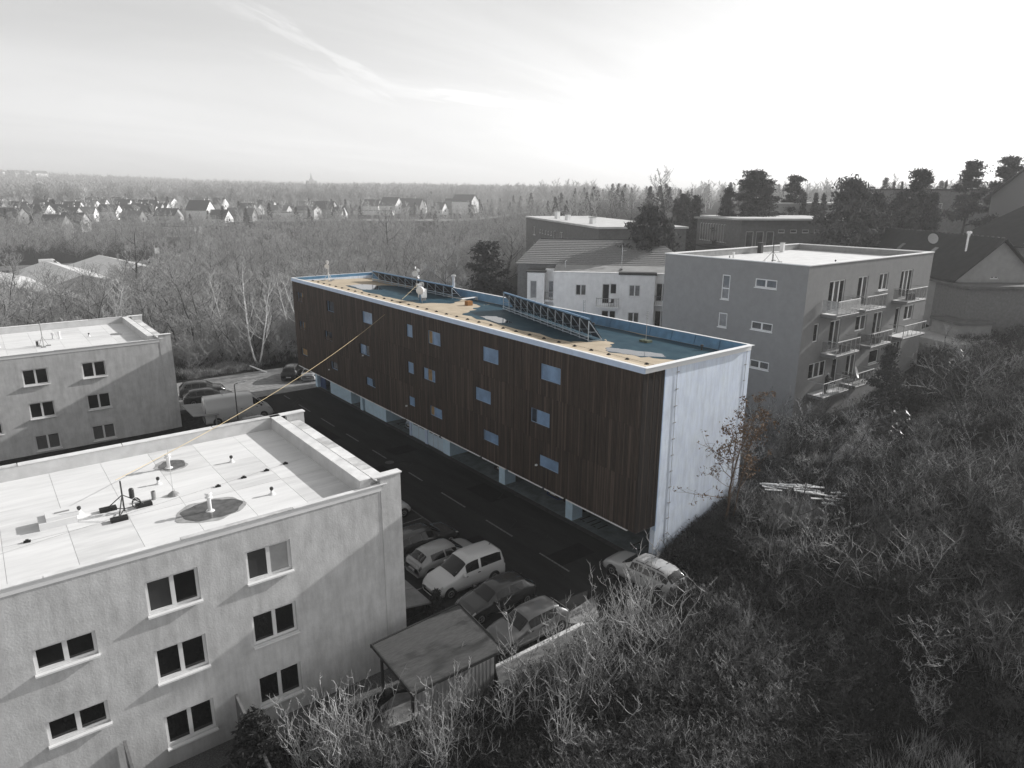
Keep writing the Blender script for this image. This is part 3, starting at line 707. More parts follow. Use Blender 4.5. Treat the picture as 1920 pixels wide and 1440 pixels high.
def plain_block(name, label, x_left, yf, yb, z0, zr, wins, seeds, details):
    """long plain block; front face at Y=yf looks to -Y, right end at X=-13.7 with corner fins to -12.7"""
    XR = -13.7; zt = zr+.28; zp = zr+.58
    t = thing(name, label, 'building', (-20, (yf+yb)/2, z0))
    PFr = lambda u, v, d: (u, yf+d, v)
    m = MB(); wallh(m, PFr, [w[:4] for w in wins], x_left, XR, z0-.4, zr+.1, .2)
    m.quad((XR, yf, z0-.4), (XR, yb, z0-.4), (XR, yb, zr+.3), (XR, yf, zr+.3))
    m.quad((XR, yb, z0-.4), (x_left, yb, z0-.4), (x_left, yb, zr+.3), (XR, yb, zr+.3))
    m.obj('wall', render_g, t)
    m = MB(); m.box(x_left, XR-.3, yf+.22, yf+.4, z0, zr-.1); m.obj('dark_interior', backing, t)
    # fins at both ends of the right gable, ledge between them
    for a, b, nm in ((yf-.02, yf+.32, 'corner_fin'), (yb-.3, yb+.02, 'corner_fin')):
        m = MB(); m.box(XR+.004, -12.72, a, b, z0-.4, zp+.0); m.obj(nm, render_g, t)
        m = MB(); m.box(XR-.35, -12.66, a-.05, b+.05, zp+.002, zp+.05); m.obj('fin_cap', cop_w, t)
    m = MB(); m.box(XR-.05, -13.05, yf+.34, yb-.32, zr-.25, zr+.12); m.obj('ledge', mat('ledge_render', .6, .85, var=.15, scale=1.2), t)
    n = 6; dy = (yb-yf-.68)/n
    for k in range(n):
        m = MB(); m.box(-13.58, -13.0, yf+.345+k*dy, yf+.335+(k+1)*dy, zr+.122, zr+.17); m.obj('ledge_cap', cop_d if k % 2 else cop_w, t)
    # roof deck and its sheets
    m = MB(); m.box(x_left, XR-.1, yf+.1, yb-.1, zr-.4, zr-.03); m.obj('roof_deck', seam, t)
    xs = [XR-.95]; 
    while xs[-1] > x_left+2.2: xs.append(xs[-1]-2.05)
    xs.append(x_left+.02)
    ny = 3; sy = (yb-.42-(yf+.2))/ny
    for i in range(len(xs)-1):
        for j in range(ny):
            m = MB(); e = .006; dz = .003*((i*3+j*2) % 3)
            m.box(xs[i+1]+e, xs[i]-e, yf+.2+j*sy+e, yf+.2+(j+1)*sy-e, zr-.035, zr+dz)
            m.obj('roof_sheet', membr2 if (i*5+j*3) % 4 == 0 else membr, t)
    # low front kerb, taller back and right parapets, copings in lengths
    m = MB(); m.hexa([(x_left, yf-.03, zr-.05), (XR, yf-.03, zr-.05), (XR, yf+.3, zr-.05), (x_left, yf+.3, zr-.05), (x_left, yf-.03, zt-.06), (XR, yf-.03, zt-.06), (XR, yf+.12, zt-.06), (x_left, yf+.12, zt-.06)])
    m.obj('front_kerb', membr, t)
    x = XR+.3; k = 0
    while x > x_left:
        x1 = max(x_left, x-4.2)
        m = MB(); m.box(x1+.03, x, yf-.07, yf+.16, zt-.058, zt-.02); m.obj('coping', cop_d if k % 3 == 1 else cop_w, t)
        m = MB(); m.box(x1+.035, x-.005, yb-.34, yb+.06, zp+.002, zp+.04); m.obj('coping', cop_w if k % 3 else cop_d, t)
        x = x1; k += 1
    para = mat('parapet_membrane', .50, .85, scale=1.4, col2=.62)
    m = MB(); m.hexa([(x_left, yb-.45, zr-.02), (XR-.9, yb-.45, zr-.02), (XR-.9, yb, zr-.02), (x_left, yb, zr-.02), (x_left, yb-.32, zp), (XR-.9, yb-.32, zp), (XR-.9, yb, zp), (x_left, yb, zp)]); m.obj('back_parapet', para, t)
    m = MB(); m.hexa([(XR-.98, yf+.1, zr-.02), (XR-.4, yf+.1, zr-.02), (XR-.4, yb, zr-.02), (XR-.98, yb, zr-.02), (XR-.86, yf+.1, zp), (XR-.4, yf+.1, zp), (XR-.4, yb, zp), (XR-.86, yb, zp)]); m.obj('side_parapet', para, t)
    m = MB(); m.hexa([(XR-.399, yf+.33, zr-.02), (XR-.02, yf+.33, zr-.02), (XR-.02, yb-.32, zr-.02), (XR-.399, yb-.32, zr-.02), (XR-.399, yf+.33, zp), (XR-.02, yf+.33, zr+.2), (XR-.02, yb-.32, zr+.2), (XR-.399, yb-.32, zp)]); m.obj('sloped_flashing', cop_w, t)
    for k in range(4):
        a = yf+.1+k*(yb-yf-.1)/4; b = yf+.1+(k+1)*(yb-yf-.1)/4-.02
        m = MB(); m.box(XR-.9, XR-.38, a, b, zp+.003, zp+.04); m.obj('coping', cop_w, t)
    for i, w in enumerate(wins):
        r = w[:4]; g = [glass, glass] if len(w) < 5 else w[4]
        wo_ = window(t, PFr, r, 2, depth=.13, fr=.10, sill=.15, sillh=.07, g=g)
        if len(w) > 5:
            for k in range(int((r[3]-r[2]-.2)/.085)):
                m = MB(); zz = r[2]+.12+k*.085
                for a, b in ((r[0]+.11, (r[0]+r[1])/2-.09), ((r[0]+r[1])/2+.09, r[1]-.11)): pbox(m, PFr, a, b, zz, zz+.045, .115, .14)
                m.obj('blind_slat', mat('grey_blind_slat', .16, .5), wo_)
    return t
HW = 1.8
nb_w = [(-23.15, -21.35, 5.66, 7.02, [blind, glass]), (-19.6, -17.82, 5.66, 7.02, [blind, blind_l]), (-26.68, -24.85, 4.87, 5.80),
        (-23.17, -21.38, 2.79, 4.17), (-19.63, -17.82, 2.80, 4.17), (-26.72, -24.86, 2.0, 2.93), (-23.18, -21.4, -.14, 1.25), (-19.65, -17.84, -.14, 1.25),
        (-31.2, -29.4, 5.66, 7.02), (-31.2, -29.4, 2.8, 4.17)]
near_b = plain_block('plain_block', 'pale grey rendered block with flat roof and paired windows nearest the camera', -38, 2.70, 14.0, -1.1, 8.05, nb_w, 1, None)
fl_w = [(-24.25, -22.45, 4.93, 6.3), (-20.0, -18.2, 4.93, 6.3), (-24.2, -22.4, 2.05, 3.42), (-20.0, -18.2, 2.05, 3.42), (-24.2, -22.4, -.82, .55, [glass, glass], 1), (-20.0, -18.2, -.82, .55, [glass, glass], 1),
        (-28.0, -26.2, 4.1, 5.05), (-28.0, -26.2, 1.2, 2.15)]
far_b = plain_block('plain_block', 'pale grey rendered block with flat roof farther along the street', -38, 45.5, 58.3, -.75, 7.40, fl_w, 2, None)

def oval(cx, cy, rx, ry, z, mt, name, parent, seed, n=40):
    r = random.Random(seed); ph = [r.uniform(0, 6.28) for _ in range(4)]
    pts = []
    for k in range(n):
        a = 2*math.pi*k/n; q = 1+.07*math.sin(2*a+ph[0])+.05*math.sin(5*a+ph[1])+.03*math.sin(9*a+ph[2])
        pts.append((cx+rx*q*math.cos(a), cy+ry*q*math.sin(a)))
    return MB().prism(pts, z-.02, z).obj(name, mt, parent)
oval(-20.1, 5.1, 1.25, 1.15, 8.062, wet_edge, 'tide_mark', near_b, 3); oval(-20.05, 5.1, 1.1, .98, 8.066, wet_g, 'wet_patch', near_b, 4)
oval(-20.25, 11.2, .72, .75, 8.062, wet_edge, 'tide_mark', near_b, 5); oval(-20.2, 11.2, .62, .62, 8.066, wet_g, 'wet_patch', near_b, 6)

def vent_hood(x, y, z, label, h=.55, r=.075, mt=None):
    t = thing('roof_vent', label, 'vent', (x, y, z)); m = MB()
    m.lathe((x, y, z), [(r, 0), (r, h*.7), (r*1.9, h*.72), (r*1.9, h*.78), (r*1.2, h*.8), (r*1.2, h*.9), (r*1.9, h*.91), (r*1.6, h)], 12); m.obj('vent_pipe', mt or white_p, t)
    m = MB(); m.lathe((x, y, z-.02), [(r*2.6, 0), (r*2.2, .04), (r*1.05, .05)], 12); m.obj('collar', membr, t); return t
def vent_stub(x, y, z, label, name='vent_stub'):
    t = thing(name, label, 'vent', (x, y, z)); m = MB(); m.lathe((x, y, z-.02), [(.18, 0), (.07, .08), (.055, .2)], 12); m.obj('collar', white_p, t)
    m = MB(); m.lathe((x, y, z+.17), [(.045, 0), (.045, .04), (.075, .05), (.075, .13), (.05, .16)], 10); m.obj('cap', dark_metal, t); return t
ZN = 8.056
vent_hood(-20.15, 5.0, ZN+.012, 'white hooded vent standing in the larger dark puddle', .8)
vent_hood(-20.4, 10.9, ZN+.012, 'white hooded vent beside the smaller dark puddle', .7)
vent_stub(-17.85, 9.9, ZN, 'short capped vent on the near roof by the shaded strip')
vent_stub(-21.2, 9.2, ZN, 'short capped vent on the near roof left of the lightning spike')
vent_stub(-17.6, 5.1, ZN, 'short capped vent on the near roof closest to the front kerb')
vent_stub(-24.35, 7.9, ZN, 'short capped vent beside the roof hatch')
t = thing('vent_stub', 'dark open vent pipe beside the roof tripod', 'vent', (-21.7, 7.6, ZN)); m = MB(); m.lathe((-21.7, 7.6, ZN), [(.09, 0), (.09, .36), (.07, .365), (.07, .2)], 12); m.obj('vent_pipe', grey_metal, t)
t = thing('lightning_spike', 'tall thin lightning spike on a conical concrete foot on the near roof', 'lightning rod', (-20.95, 7.55, ZN))
m = MB(); m.tube((-20.95, 7.55, ZN+.1), (-20.95, 7.55, ZN+2.3), .014, .008, n=6); m.obj('spike', pale_metal, t); m = MB(); m.lathe((-20.95, 7.55, ZN), [(.24, 0), (.22, .06), (.08, .17), (.03, .2)], 14); m.obj('foot', grey_metal, t)
# white hatch
t = thing('roof_hatch', 'white rectangular roof hatch with a raised lid on the near roof', 'hatch', (-25.1, 7.5, ZN))
m = MB(); m.box(-25.75, -24.5, 7.1, 7.95, ZN-.01, ZN+.27); m.obj('kerb', sill_w, t); m = MB(); m.box(-25.5, -24.45, 7.16, 7.9, ZN+.272, ZN+.42); m.obj('lid', sill_w, t); m = MB(); m.box(-25.2, -24.7, 7.45, 7.55, ZN+.421, ZN+.44); m.obj('handle', grey_metal, t)
# tripod antenna foot with black cables
t = thing('antenna_tripod', 'black antenna tripod with tangled cables and rubber feet on the near roof', 'antenna', (-23.0, 7.0, ZN))
m = MB(); m.tube((-22.9, 7.0, ZN+.05), (-22.9, 7.0, ZN+1.35), .03, n=8); m.obj('mast', dark_metal, t)
for k, a in enumerate((.2, 2.3, 4.3)):
    px_, py_ = -22.9+.75*math.cos(a), 7.0+.75*math.sin(a)
    m = MB(); m.tube((px_, py_, ZN+.12), (-22.9, 7.0, ZN+.75), .022, n=6); m.tube((px_, py_, ZN+.12), (-22.9, 7.0, ZN+.14), .02, n=6); m.obj('leg', dark_metal, t)
    m = MB(); m.box(px_-.3, px_+.3, py_-.15, py_+.15, ZN, ZN+.13); m.obj('ballast_mat', rubber, t)
m = MB(); m.lathe((-22.55, 7.1, ZN+.5), [(.09, 0), (.1, .05), (.1, .35), (.07, .4)], 10); m.obj('junction_drum', dark_metal, t)
m = MB(); p = None
for k in range(30):
    a = k*.5; q = Vector((-22.45+.16*math.cos(a), 7.0+.1*math.sin(a*1.3), ZN+.28+.18*math.sin(a)))
    if p: m.tube(p, q, .018, n=5, cap=False)
    p = q
m.obj('cable_coil', rubber, t)
for i, (x, y) in enumerate(((-26.2, 6.4), (-19.2, 7.3), (-18.0, 7.6), (-16.9, 7.8), (-15.9, 8.1))):
    t = cl.copy(); COL.objects.link(t); t.location = (x, y, ZN); t['label'] = 'small black clip of the conductor line on the near plain roof'; t['group'] = 'conductor clips on the near plain roof'
cable('conductor_wire', (-30, 5.3, ZN+.03), (-15.2, 8.2, ZN+.03), 0, .004, grey_metal, 4, label='thin conductor wire lying across the near plain roof', category='wire')
# far plain roof
ZF = 7.406
vent_hood(-21.2, 52.5, ZF, 'white hooded vent in a pair on the farther plain roof', .6); vent_hood(-20.7, 52.3, ZF, 'white hooded vent with a taller cap on the farther plain roof', .68)
vent_stub(-18.4, 51.9, ZF, 'capped vent near the shaded corner of the farther plain roof'); vent_stub(-25.3, 51.0, ZF, 'capped vent at the frame edge of the farther plain roof')
t = thing('antenna_tripod', 'thin aerial with a dark tripod foot on the farther plain roof', 'antenna', (-22.2, 49, ZF)); tripod(t, -22.2, 49.2, 2.2, grey_metal, .4, ZF)
t = thing('vent_stub', 'dark pipe stub beside the farther roof aerial', 'vent', (-22.6, 49.9, ZF)); m = MB(); m.lathe((-22.6, 49.9, ZF), [(.1, 0), (.1, .4), (.06, .41)], 10); m.obj('vent_pipe', dark_metal, t)
oval(-16.2, 51.6, .5, .6, ZF+.01, wet_g, 'wet_patch', far_b, 9)

# ------------------------------------------------------------------ bin shelter, canopy, garden walls
dkroof = mat('dark_shelter_roof', 0.055, 0.75, scale=3.0, col2=0.095, lo=.3, hi=.7, stretch=(1, 5, 1), bump=.3, bscale=30)
t = thing('bin_shelter', 'open shelter with a flat dark roof on thin posts beside the parked cars', 'shelter', (-12.8, -.4, -1))
m = MB(); m.hexa([(-15.15, -2.1, 1.36), (-10.65, -2.15, 1.36), (-10.45, 1.62, 1.52), (-15.1, 1.35, 1.52), (-15.15, -2.1, 1.46), (-10.65, -2.15, 1.46), (-10.45, 1.62, 1.62), (-15.1, 1.35, 1.62)]); m.obj('roof', dkroof, t)
m = MB(); m.hexa([(-15.2, 1.36, 1.50), (-10.4, 1.63, 1.50), (-10.4, 1.70, 1.50), (-15.2, 1.43, 1.50), (-15.2, 1.36, 1.66), (-10.4, 1.63, 1.66), (-10.4, 1.70, 1.66), (-15.2, 1.43, 1.66)]); m.bar((-15.18, -2.12, 1.42), (-15.15, 1.36, 1.58), .06, .16); m.bar((-10.62, -2.16, 1.42), (-10.42, 1.62, 1.58), .06, .16); m.bar((-15.18, -2.14, 1.42), (-10.62, -2.18, 1.42), .06, .14); m.obj('edge_trim', dark_metal, t)
for x, y, zb in ((-14.8, 1.2, -1.2), (-10.75, 1.35, -.3), (-14.75, -1.35, -1.3), (-10.75, -1.6, -.7), (-12.7, -1.45, -1.2)):
    m = MB(); m.box(x-.05, x+.05, y-.05, y+.05, zb, 1.4); m.obj('post', dark_metal, t)
plank = mat('pale_board_wall', .26, .85, scale=2.0, col2=.36, stretch=(4, 4, .3))
x = -14.6
while x < -10.85:
    m = MB(); f_ = (x+14.6)/3.75; yy = -1.45-.2*f_; m.box(x, x+.182, yy-.02, yy+.02, -1.15+f_*.35, .72+f_*.12); m.obj('board', plank, t); x += .19
for i in range(2):
    bb = thing('waste_bin', 'dark wheeled waste bin under the shelter roof, '+('nearer the garden' if i else 'nearer the cars'), 'bin', (-13.6+i*-.0, 0, -1))
    x0 = -12.4-i*1.0; m = MB(); m.hexa([(x0, .1, -1.0), (x0+.6, .1, -1.0), (x0+.6, .75, -1.0), (x0, .75, -1.0), (x0-.06, .0, 0), (x0+.66, .0, 0), (x0+.66, .8, 0), (x0-.06, .8, 0)]); m.obj('body', mat('bin_plastic', .06, .5), bb)
    m = MB(); m.box(x0-.08, x0+.68, -.03, .84, .005, .06); m.obj('lid', mat('bin_lid', .09, .5), bb)
t = thing('entrance_canopy', 'grey sloping canopy roof against the end of the plain block', 'canopy', (-11.6, 5, -1))
cg = mat('grey_canopy_roof', .17, .7, scale=1.4, col2=.24)
for a, b in ((3.5, 5.1), (5.12, 7.4)):
    m = MB(); m.hexa([(-12.68, a+.35, 1.0), (-10.85, a, .86), (-10.85, b, .86), (-12.68, b+.2, 1.0), (-12.68, a+.35, 1.08), (-10.85, a, .94), (-10.85, b, .94), (-12.68, b+.2, 1.08)]); m.obj('roof_panel', cg, t)
for y in (3.75, 7.2): m = MB(); m.box(-11.02, -10.94, y, y+.08, -1, .86); m.obj('post', dark_metal, t)
m = MB(); m.bar((-12.6, 3.7, .35), (-11.0, 3.75, .35), .05, .05); m.obj('rail', dark_metal, t)
m = MB(); m.box(-12.6, -10.55, 12, 40, -.6, -.05)
m.obj('retaining_wall', conc, label='low retaining wall between the block and the parking strip', category='wall')
# canopy at the far plain block and small bin yard
t = thing('entrance_canopy', 'grey sheet canopy roof beside the panel van', 'canopy', (-12, 44, -.7))
m = MB(); m.hexa([(-12.68, 40.6, 1.25), (-10.6, 40.2, 1.15), (-10.7, 44.6, 1.15), (-12.68, 44.9, 1.25), (-12.68, 40.6, 1.33), (-10.6, 40.2, 1.23), (-10.7, 44.6, 1.23), (-12.68, 44.9, 1.33)]); m.obj('roof_panel', mat('ribbed_sheet', .26, .6, scale=2, col2=.36, stretch=(.5, 8, 1)), t)
for y in (40.5, 44.3): m = MB(); m.box(-10.85, -10.75, y, y+.1, -.7, 1.16); m.obj('post', grey_metal, t)
t = thing('metal_fence', 'thin grey railing in front of the panel van', 'fence', (-9, 39.5, 0))
for k in range(6): m = MB(); m.tube((-10.4+k*.5, 39.6, -.05), (-10.4+k*.5, 39.6, 1.0), .02, n=6); m.obj('post', grey_metal, t)
for z in (.5, .98): m = MB(); m.tube((-10.4, 39.6, z), (-7.9, 39.6, z), .02, n=6); m.obj('rail', grey_metal, t)
# street lamp
t = thing('street_lamp', 'slim street lamp with a flat white head beside the panel van', 'street lamp', (-9.3, 39.2, 0))
m = MB(); m.tube((-9.3, 39.2, 0), (-9.3, 39.2, 4.0), .06, .04, n=8); m.obj('pole', dark_metal, t)
m = MB(); m.bar((-9.3, 39.2, 4.0), (-8.9, 39.1, 4.15), .05, .05); m.obj('arm', dark_metal, t)
m = MB(); m.lathe((-8.75, 39.05, 4.18), [(.05, -.05), (.30, -.03), (.28, .05), (.1, .1)], 14); m.xf(Matrix.Translation((-8.75, 39.05, 4.18)) @ Matrix.Diagonal((1.3, .7, 1, 1)) @ Matrix.Translation((8.75, -39.05, -4.18))); m.obj('lamp_head', white_p, t)
# garden screen walls on the near facade
for i, (x, label) in enumerate(((-20.6, 'thin garden screen wall standing out from the plain block behind the conifer'), (-24.6, 'thin garden screen wall at the frame edge of the plain block'))):
    m = MB(); m.hexa([(x, -2.2, -1.3), (x+.1, -2.2, -1.3), (x+.1, 2.66, -1.3), (x, 2.66, -1.3), (x, -2.2, .1), (x+.1, -2.2, .1), (x+.1, 2.66, 1.0), (x, 2.66, 1.0)])
    m.obj('screen_wall', mat('screen_board', .16, .8, var=.2, scale=2), label=label, category='screen')
t = thing('flower_pot', 'dark round flower pot with a dry plant at the foot of the plain block', 'flower pot', (-17.5, 2.0, -1)); m = MB(); m.lathe((-17.4, 1.95, -1.01), [(.16, 0), (.24, .3), (.26, .34), (.2, .34)], 14); m.obj('pot', rubber, t)
m = MB(); rr = random.Random(4)
for k in range(26): m.tube((-17.4, 1.95, -.7), (-17.4+rr.uniform(-.35, .35), 1.95+rr.uniform(-.3, .3), -.7+rr.uniform(.3, .8)), .008, .004, n=3, cap=False)
m.obj('dry_stems', mat('dry_stem', .12, .9), t)
t = thing('garden_railing', 'dark slatted bench rail behind the shelter wall', 'railing', (-14.9, -1.6, -1))
for k in range(7): m = MB(); m.box(-15.6+k*.16, -15.55+k*.16, -1.95, -1.9, -1.2, -.2); m.obj('bar', dark_metal, t)
m = MB(); m.bar((-15.65, -1.92, -.18), (-14.5, -1.92, -.18), .05, .05); m.obj('top_rail', dark_metal, t)

# ------------------------------------------------------------------ vehicles
PROF = {
 'hatch': (4.25, [(0, .72, .60, .70, .60), (.015, .96, .84, .80, .68), (.05, 1.04, .93, .84, .64), (.15, 1.36, .94, .85, .57), (.22, 1.43, .93, .86, .57), (.36, 1.46, .92, .87, .58), (.5, 1.45, .91, .87, .58), (.58, 1.38, .90, .87, .57), (.735, .99, .89, .86, .66), (.78, .94, .87, .85, .70), (.9, .84, .77, .82, .68), (.965, .70, .62, .76, .62), (1, .52, .46, .64, .5)],
           (.17, .85), [(.20, .40), (.42, .60)], (.60, .73), (.055, .145), .305),
 'estate': (4.75, [(0, .72, .60, .72, .6), (.012, .98, .86, .83, .70), (.035, 1.05, .95, .87, .66), (.12, 1.38, .96, .89, .60), (.18, 1.46, .95, .90, .60), (.35, 1.49, .93, .91, .61), (.5, 1.48, .92, .91, .61), (.575, 1.41, .91, .91, .60), (.72, 1.0, .90, .90, .70), (.76, .96, .88, .89, .74), (.9, .86, .79, .87, .72), (.965, .72, .64, .8, .64), (1, .54, .46, .68, .5)],
            (.18, .825), [(.09, .245), (.26, .41), (.425, .585)], (.585, .715), (.04, .115), .33),
 'mpv': (4.45, [(0, .66, .56, .76, .66), (.008, 1.0, .9, .84, .74), (.02, 1.2, 1.06, .87, .74), (.05, 1.68, 1.08, .89, .70), (.09, 1.78, 1.08, .90, .70), (.3, 1.83, 1.07, .90, .71), (.48, 1.82, 1.06, .90, .70), (.56, 1.74, 1.05, .90, .68), (.755, 1.14, 1.02, .89, .72), (.79, 1.08, .98, .88, .74), (.91, .95, .86, .85, .70), (.97, .78, .68, .78, .62), (1, .56, .48, .66, .5)],
         (.185, .815), [(.07, .37), (.405, .585)], (.575, .745), (.03, .055), .32),
 'van': (6.0, [(0, .8, .6, .92, .85), (.004, 1.4, 1.3, 1.0, .90), (.012, 2.38, 1.35, 1.02, .90), (.03, 2.50, 1.38, 1.02, .92), (.3, 2.52, 1.4, 1.02, .92), (.62, 2.50, 1.4, 1.02, .92), (.70, 2.42, 1.4, 1.02, .88), (.77, 2.05, 1.38, 1.01, .85), (.865, 1.42, 1.30, .99, .84), (.89, 1.28, 1.15, .98, .82), (.955, 1.05, .95, .95, .78), (.985, .8, .7, .88, .72), (1, .5, .42, .8, .6)],
         (.165, .84), [(.70, .80)], (.765, .86), None, .34),
 'suv': (4.4, [(0, .75, .64, .76, .66), (.012, 1.05, .92, .86, .72), (.04, 1.15, 1.02, .89, .66), (.11, 1.50, 1.03, .91, .62), (.18, 1.60, 1.02, .92, .63), (.4, 1.64, 1.0, .92, .64), (.54, 1.60, .99, .92, .63), (.6, 1.52, .98, .92, .62), (.74, 1.08, .97, .91, .72), (.78, 1.04, .95, .9, .76), (.92, .96, .87, .88, .74), (.97, .8, .7, .8, .66), (1, .58, .5, .7, .52)],
         (.185, .825), [(.13, .27), (.29, .44), (.455, .60)], (.605, .735), (.045, .105), .35),
}
def carpaint(v, rough=.3):
    return mat('car_paint_%s' % str(v).replace('.', '_'), v, rough, coat=.6, spec=.5)
tyre_m = mat('tyre', .018, .85); rim_m = mat('alloy_rim', .35, .35, metal=.7); lamp_m = mat('clear_lamp', .45, .1, spec=.7); tail_m = mat('dark_tail_lamp', .10, .2); plate_m = mat('number_plate', .55, .5); trim_m = mat('car_trim', .02, .6)
def make_car(name, label, kind, paint, loc, rz, group=None, tail=None, rails=False, lamp=None):
    Lc, prof, axles, sides, ws, rw, wr = PROF[kind]
    ts = [p[0] for p in prof]; pr = np.array(prof)
    fine = sorted({*ts, *np.linspace(0, 1, 33).tolist(), *np.linspace(.02, .2, 9).tolist()})
    def sec(t):
        zt, zb, wb, wt = [float(np.interp(t, ts, pr[:, k])) for k in range(1, 5)]
        e = min(.10, (zt-zb)*.35)
        half = [(.80*wb, .20), (.975*wb, .27), (wb, .50), (wb*.995, zb-(zb-.5)*.25), (wb*.965, zb), (wt, zt-e), (wt*.86, zt-e*.30), (wt*.45, zt-e*.05)]
        return half+[(0, zt)]+[(-y, z) for y, z in half[::-1]]
    NJ = 17
    def S(t, j):
        s = sec(t); i = min(int(j), NJ-2); f_ = j-i
        return Vector((-Lc/2+t*Lc, s[i][0]*(1-f_)+s[i+1][0]*f_, s[i][1]*(1-f_)+s[i+1][1]*f_))
    root = thing(name, label, 'car' if kind != 'van' else 'van', (0, 0, 0), group)
    m = MB(); vs_ = []
    for t in fine:
        for y, z in sec(t): vs_.append((-Lc/2+t*Lc, y, z))
    nf = len(fine); fs = [(i*NJ+j, i*NJ+j+1, (i+1)*NJ+j+1, (i+1)*NJ+j) for i in range(nf-1) for j in range(NJ-1)]
    fs += [((i+1)*NJ, (i+1)*NJ+NJ-1, i*NJ+NJ-1, i*NJ) for i in range(nf-1)]
    fs += [tuple(range(NJ)), tuple(range((nf-1)*NJ+NJ-1, (nf-1)*NJ-1, -1))]
    m.add(vs_, fs)
    body = m.obj('body', paint, root, smooth=True)
    def patch(nm, mt, t0, t1, j0, j1, off, nt_=6, nj=5, par=root):
        m = MB(); P = []
        for i in range(nt_+1):
            for k in range(nj+1):
                t = t0+(t1-t0)*i/nt_; j = j0+(j1-j0)*k/nj
                p = S(t, j); a = S(min(1, t+.004), j)-S(max(0, t-.004), j); b = S(t, min(16, j+.05))-S(t, max(0, j-.05))
                n = a.cross(b)
                if n.length < 1e-9: n = Vector((0, 0, 1))
                n.normalize()
                if n.dot(p-Vector((p.x*.6, 0, .7))) < 0: n = -n
                P.append(p+n*off)
        m.add(P, [(i*(nj+1)+k, i*(nj+1)+k+1, (i+1)*(nj+1)+k+1, (i+1)*(nj+1)+k) for i in range(nt_) for k in range(nj)])
        return m.obj(nm, mt, par, smooth=True)
    for t0, t1 in sides:
        for j0, j1 in ((4.16, 4.92), (11.84, 11.08)): patch('side_window', glass, t0, t1, j0, j1, .010)
    patch('windscreen', glass, ws[0], ws[1], 5.0, 11.0, .012, 6, 10)
    if rw: patch('rear_window', glass, rw[0], rw[1], 5.1, 10.9, .012, 5, 10)
    for j0, j1 in ((3.2, 4.35), (11.65, 12.8)):
        patch('headlight', lamp_m if lamp is None else lamp, .915, .972, j0, j1, .008)
        patch('tail_light', tail or tail_m, .004, .035 if kind != 'van' else .012, j0-.2, j1+.2, .008)
    for t0, nm in ((.0, 'rear_plate'), (1.0, 'front_plate')):
        x = -Lc/2-.02 if t0 == 0 else Lc/2+.0
        m = MB(); m.box(x-.02, x+.025, -.26, .26, .42 if t0 else .48, .53 if t0 else .59); m.obj(nm, plate_m, root)
    m = MB(); m.box(-Lc*.46, Lc*.44, -.62, .62, .16, .24); m.obj('underbody', trim_m, root)
    m = MB(); m.box(Lc/2-.12, Lc/2+.005, -.5, .5, .27, .40); m.obj('grille', trim_m, root)
    for t in axles:
        x = -Lc/2+t*Lc
        for s in (-1, 1):
            y = s*float(np.interp(t, ts, pr[:, 3]))
            m = MB(); m.lathe((x, y+s*.003, wr), [(wr*1.17, -.10), (wr*1.17, 0.004), (wr*.9, .006)], 22, (0, s, 0)); m.obj('wheel_arch', trim_m, root)
            m = MB(); m.lathe((x, y-s*.20, wr), [(wr*.7, 0), (wr*.97, .02), (wr, .06), (wr, .17), (wr*.96, .215), (wr*.68, .22)], 22, (0, s, 0)); w = m.obj('wheel', tyre_m, root)
            m = MB(); m.lathe((x, y+s*.012, wr), [(wr*.66, 0), (wr*.62, .012), (wr*.2, .004), (wr*.12, .02)], 20, (0, s, 0)); m.obj('rim', rim_m, w)
            for k in range(5):
                a = k*1.2566; m = MB(); m.bar((x+wr*.15*math.cos(a), y+s*.022, wr+wr*.15*math.sin(a)), (x+wr*.62*math.cos(a), y+s*.022, wr+wr*.62*math.sin(a)), .045, .012); m.obj('spoke', rim_m, w)
    tm = ws[0]+.05
    for s in (-1, 1):
        p = S(tm, 4.1 if s > 0 else 11.9); m = MB(); m.lathe(p+Vector((0, s*.02, .03)), [(.05, 0), (.09, .04), (.09, .16), (.05, .19)], 8, (0, s, 0)); m.obj('door_mirror', paint if kind != 'van' else trim_m, root)
    for tt in ([.44, .62] if kind != 'van' else [.55, .78]):
        for j in (3.4, 12.6):
            p = S(tt-.03, j); s = 1 if j < 8 else -1; m = MB(); m.box(p.x-.08, p.x+.08, p.y-.015+s*.01, p.y+.015+s*.01, p.z-.02, p.z+.02); m.obj('door_handle', trim_m, root)
    if rails:
        for j in (5.3, 10.7):
            m = MB(); q = None
            for k in range(9):
                p = S(.16+.38*k/8, j)+Vector((0, 0, .05))
                if q: m.tube(q, p, .018, n=5)
                q = p
            m.obj('roof_rail', trim_m, root)
        for t in (.25, .42):
            m = MB(); m.bar(S(t, 5.3)+Vector((0, 0, .06)), S(t, 10.7)+Vector((0, 0, .06)), .05, .03); m.obj('roof_bar', trim_m, root)
    p = S(.12 if kind != 'van' else .3, 8); m = MB(); m.bar(p, p+Vector((-.12, 0, .1)), .02, .03); m.obj('aerial_fin', trim_m, root)
    root.location = loc; root.rotation_euler[2] = rz
    return root
PI = math.pi
G1 = 'cars parked nose-in along the plain block'
make_car('parked_minivan', 'white high-roofed family van parked facing the plain block', 'mpv', carpaint(.62), (-7.75, 5.2, .0), PI, G1, tail=tail_m)
make_car('parked_hatchback', 'silver hatchback parked tail-on between the white van and a dark car', 'hatch', carpaint(.34, .28), (-7.55, 7.55, 0), R(2), G1)
make_car('parked_hatchback', 'dark estate car parked beyond the silver hatchback', 'estate', carpaint(.05, .22), (-7.6, 10.0, 0), R(3), G1)
make_car('parked_hatchback', 'small white car half hidden by the corner of the plain block', 'hatch', carpaint(.60), (-7.9, 15.0, 0), PI+R(180), G1)
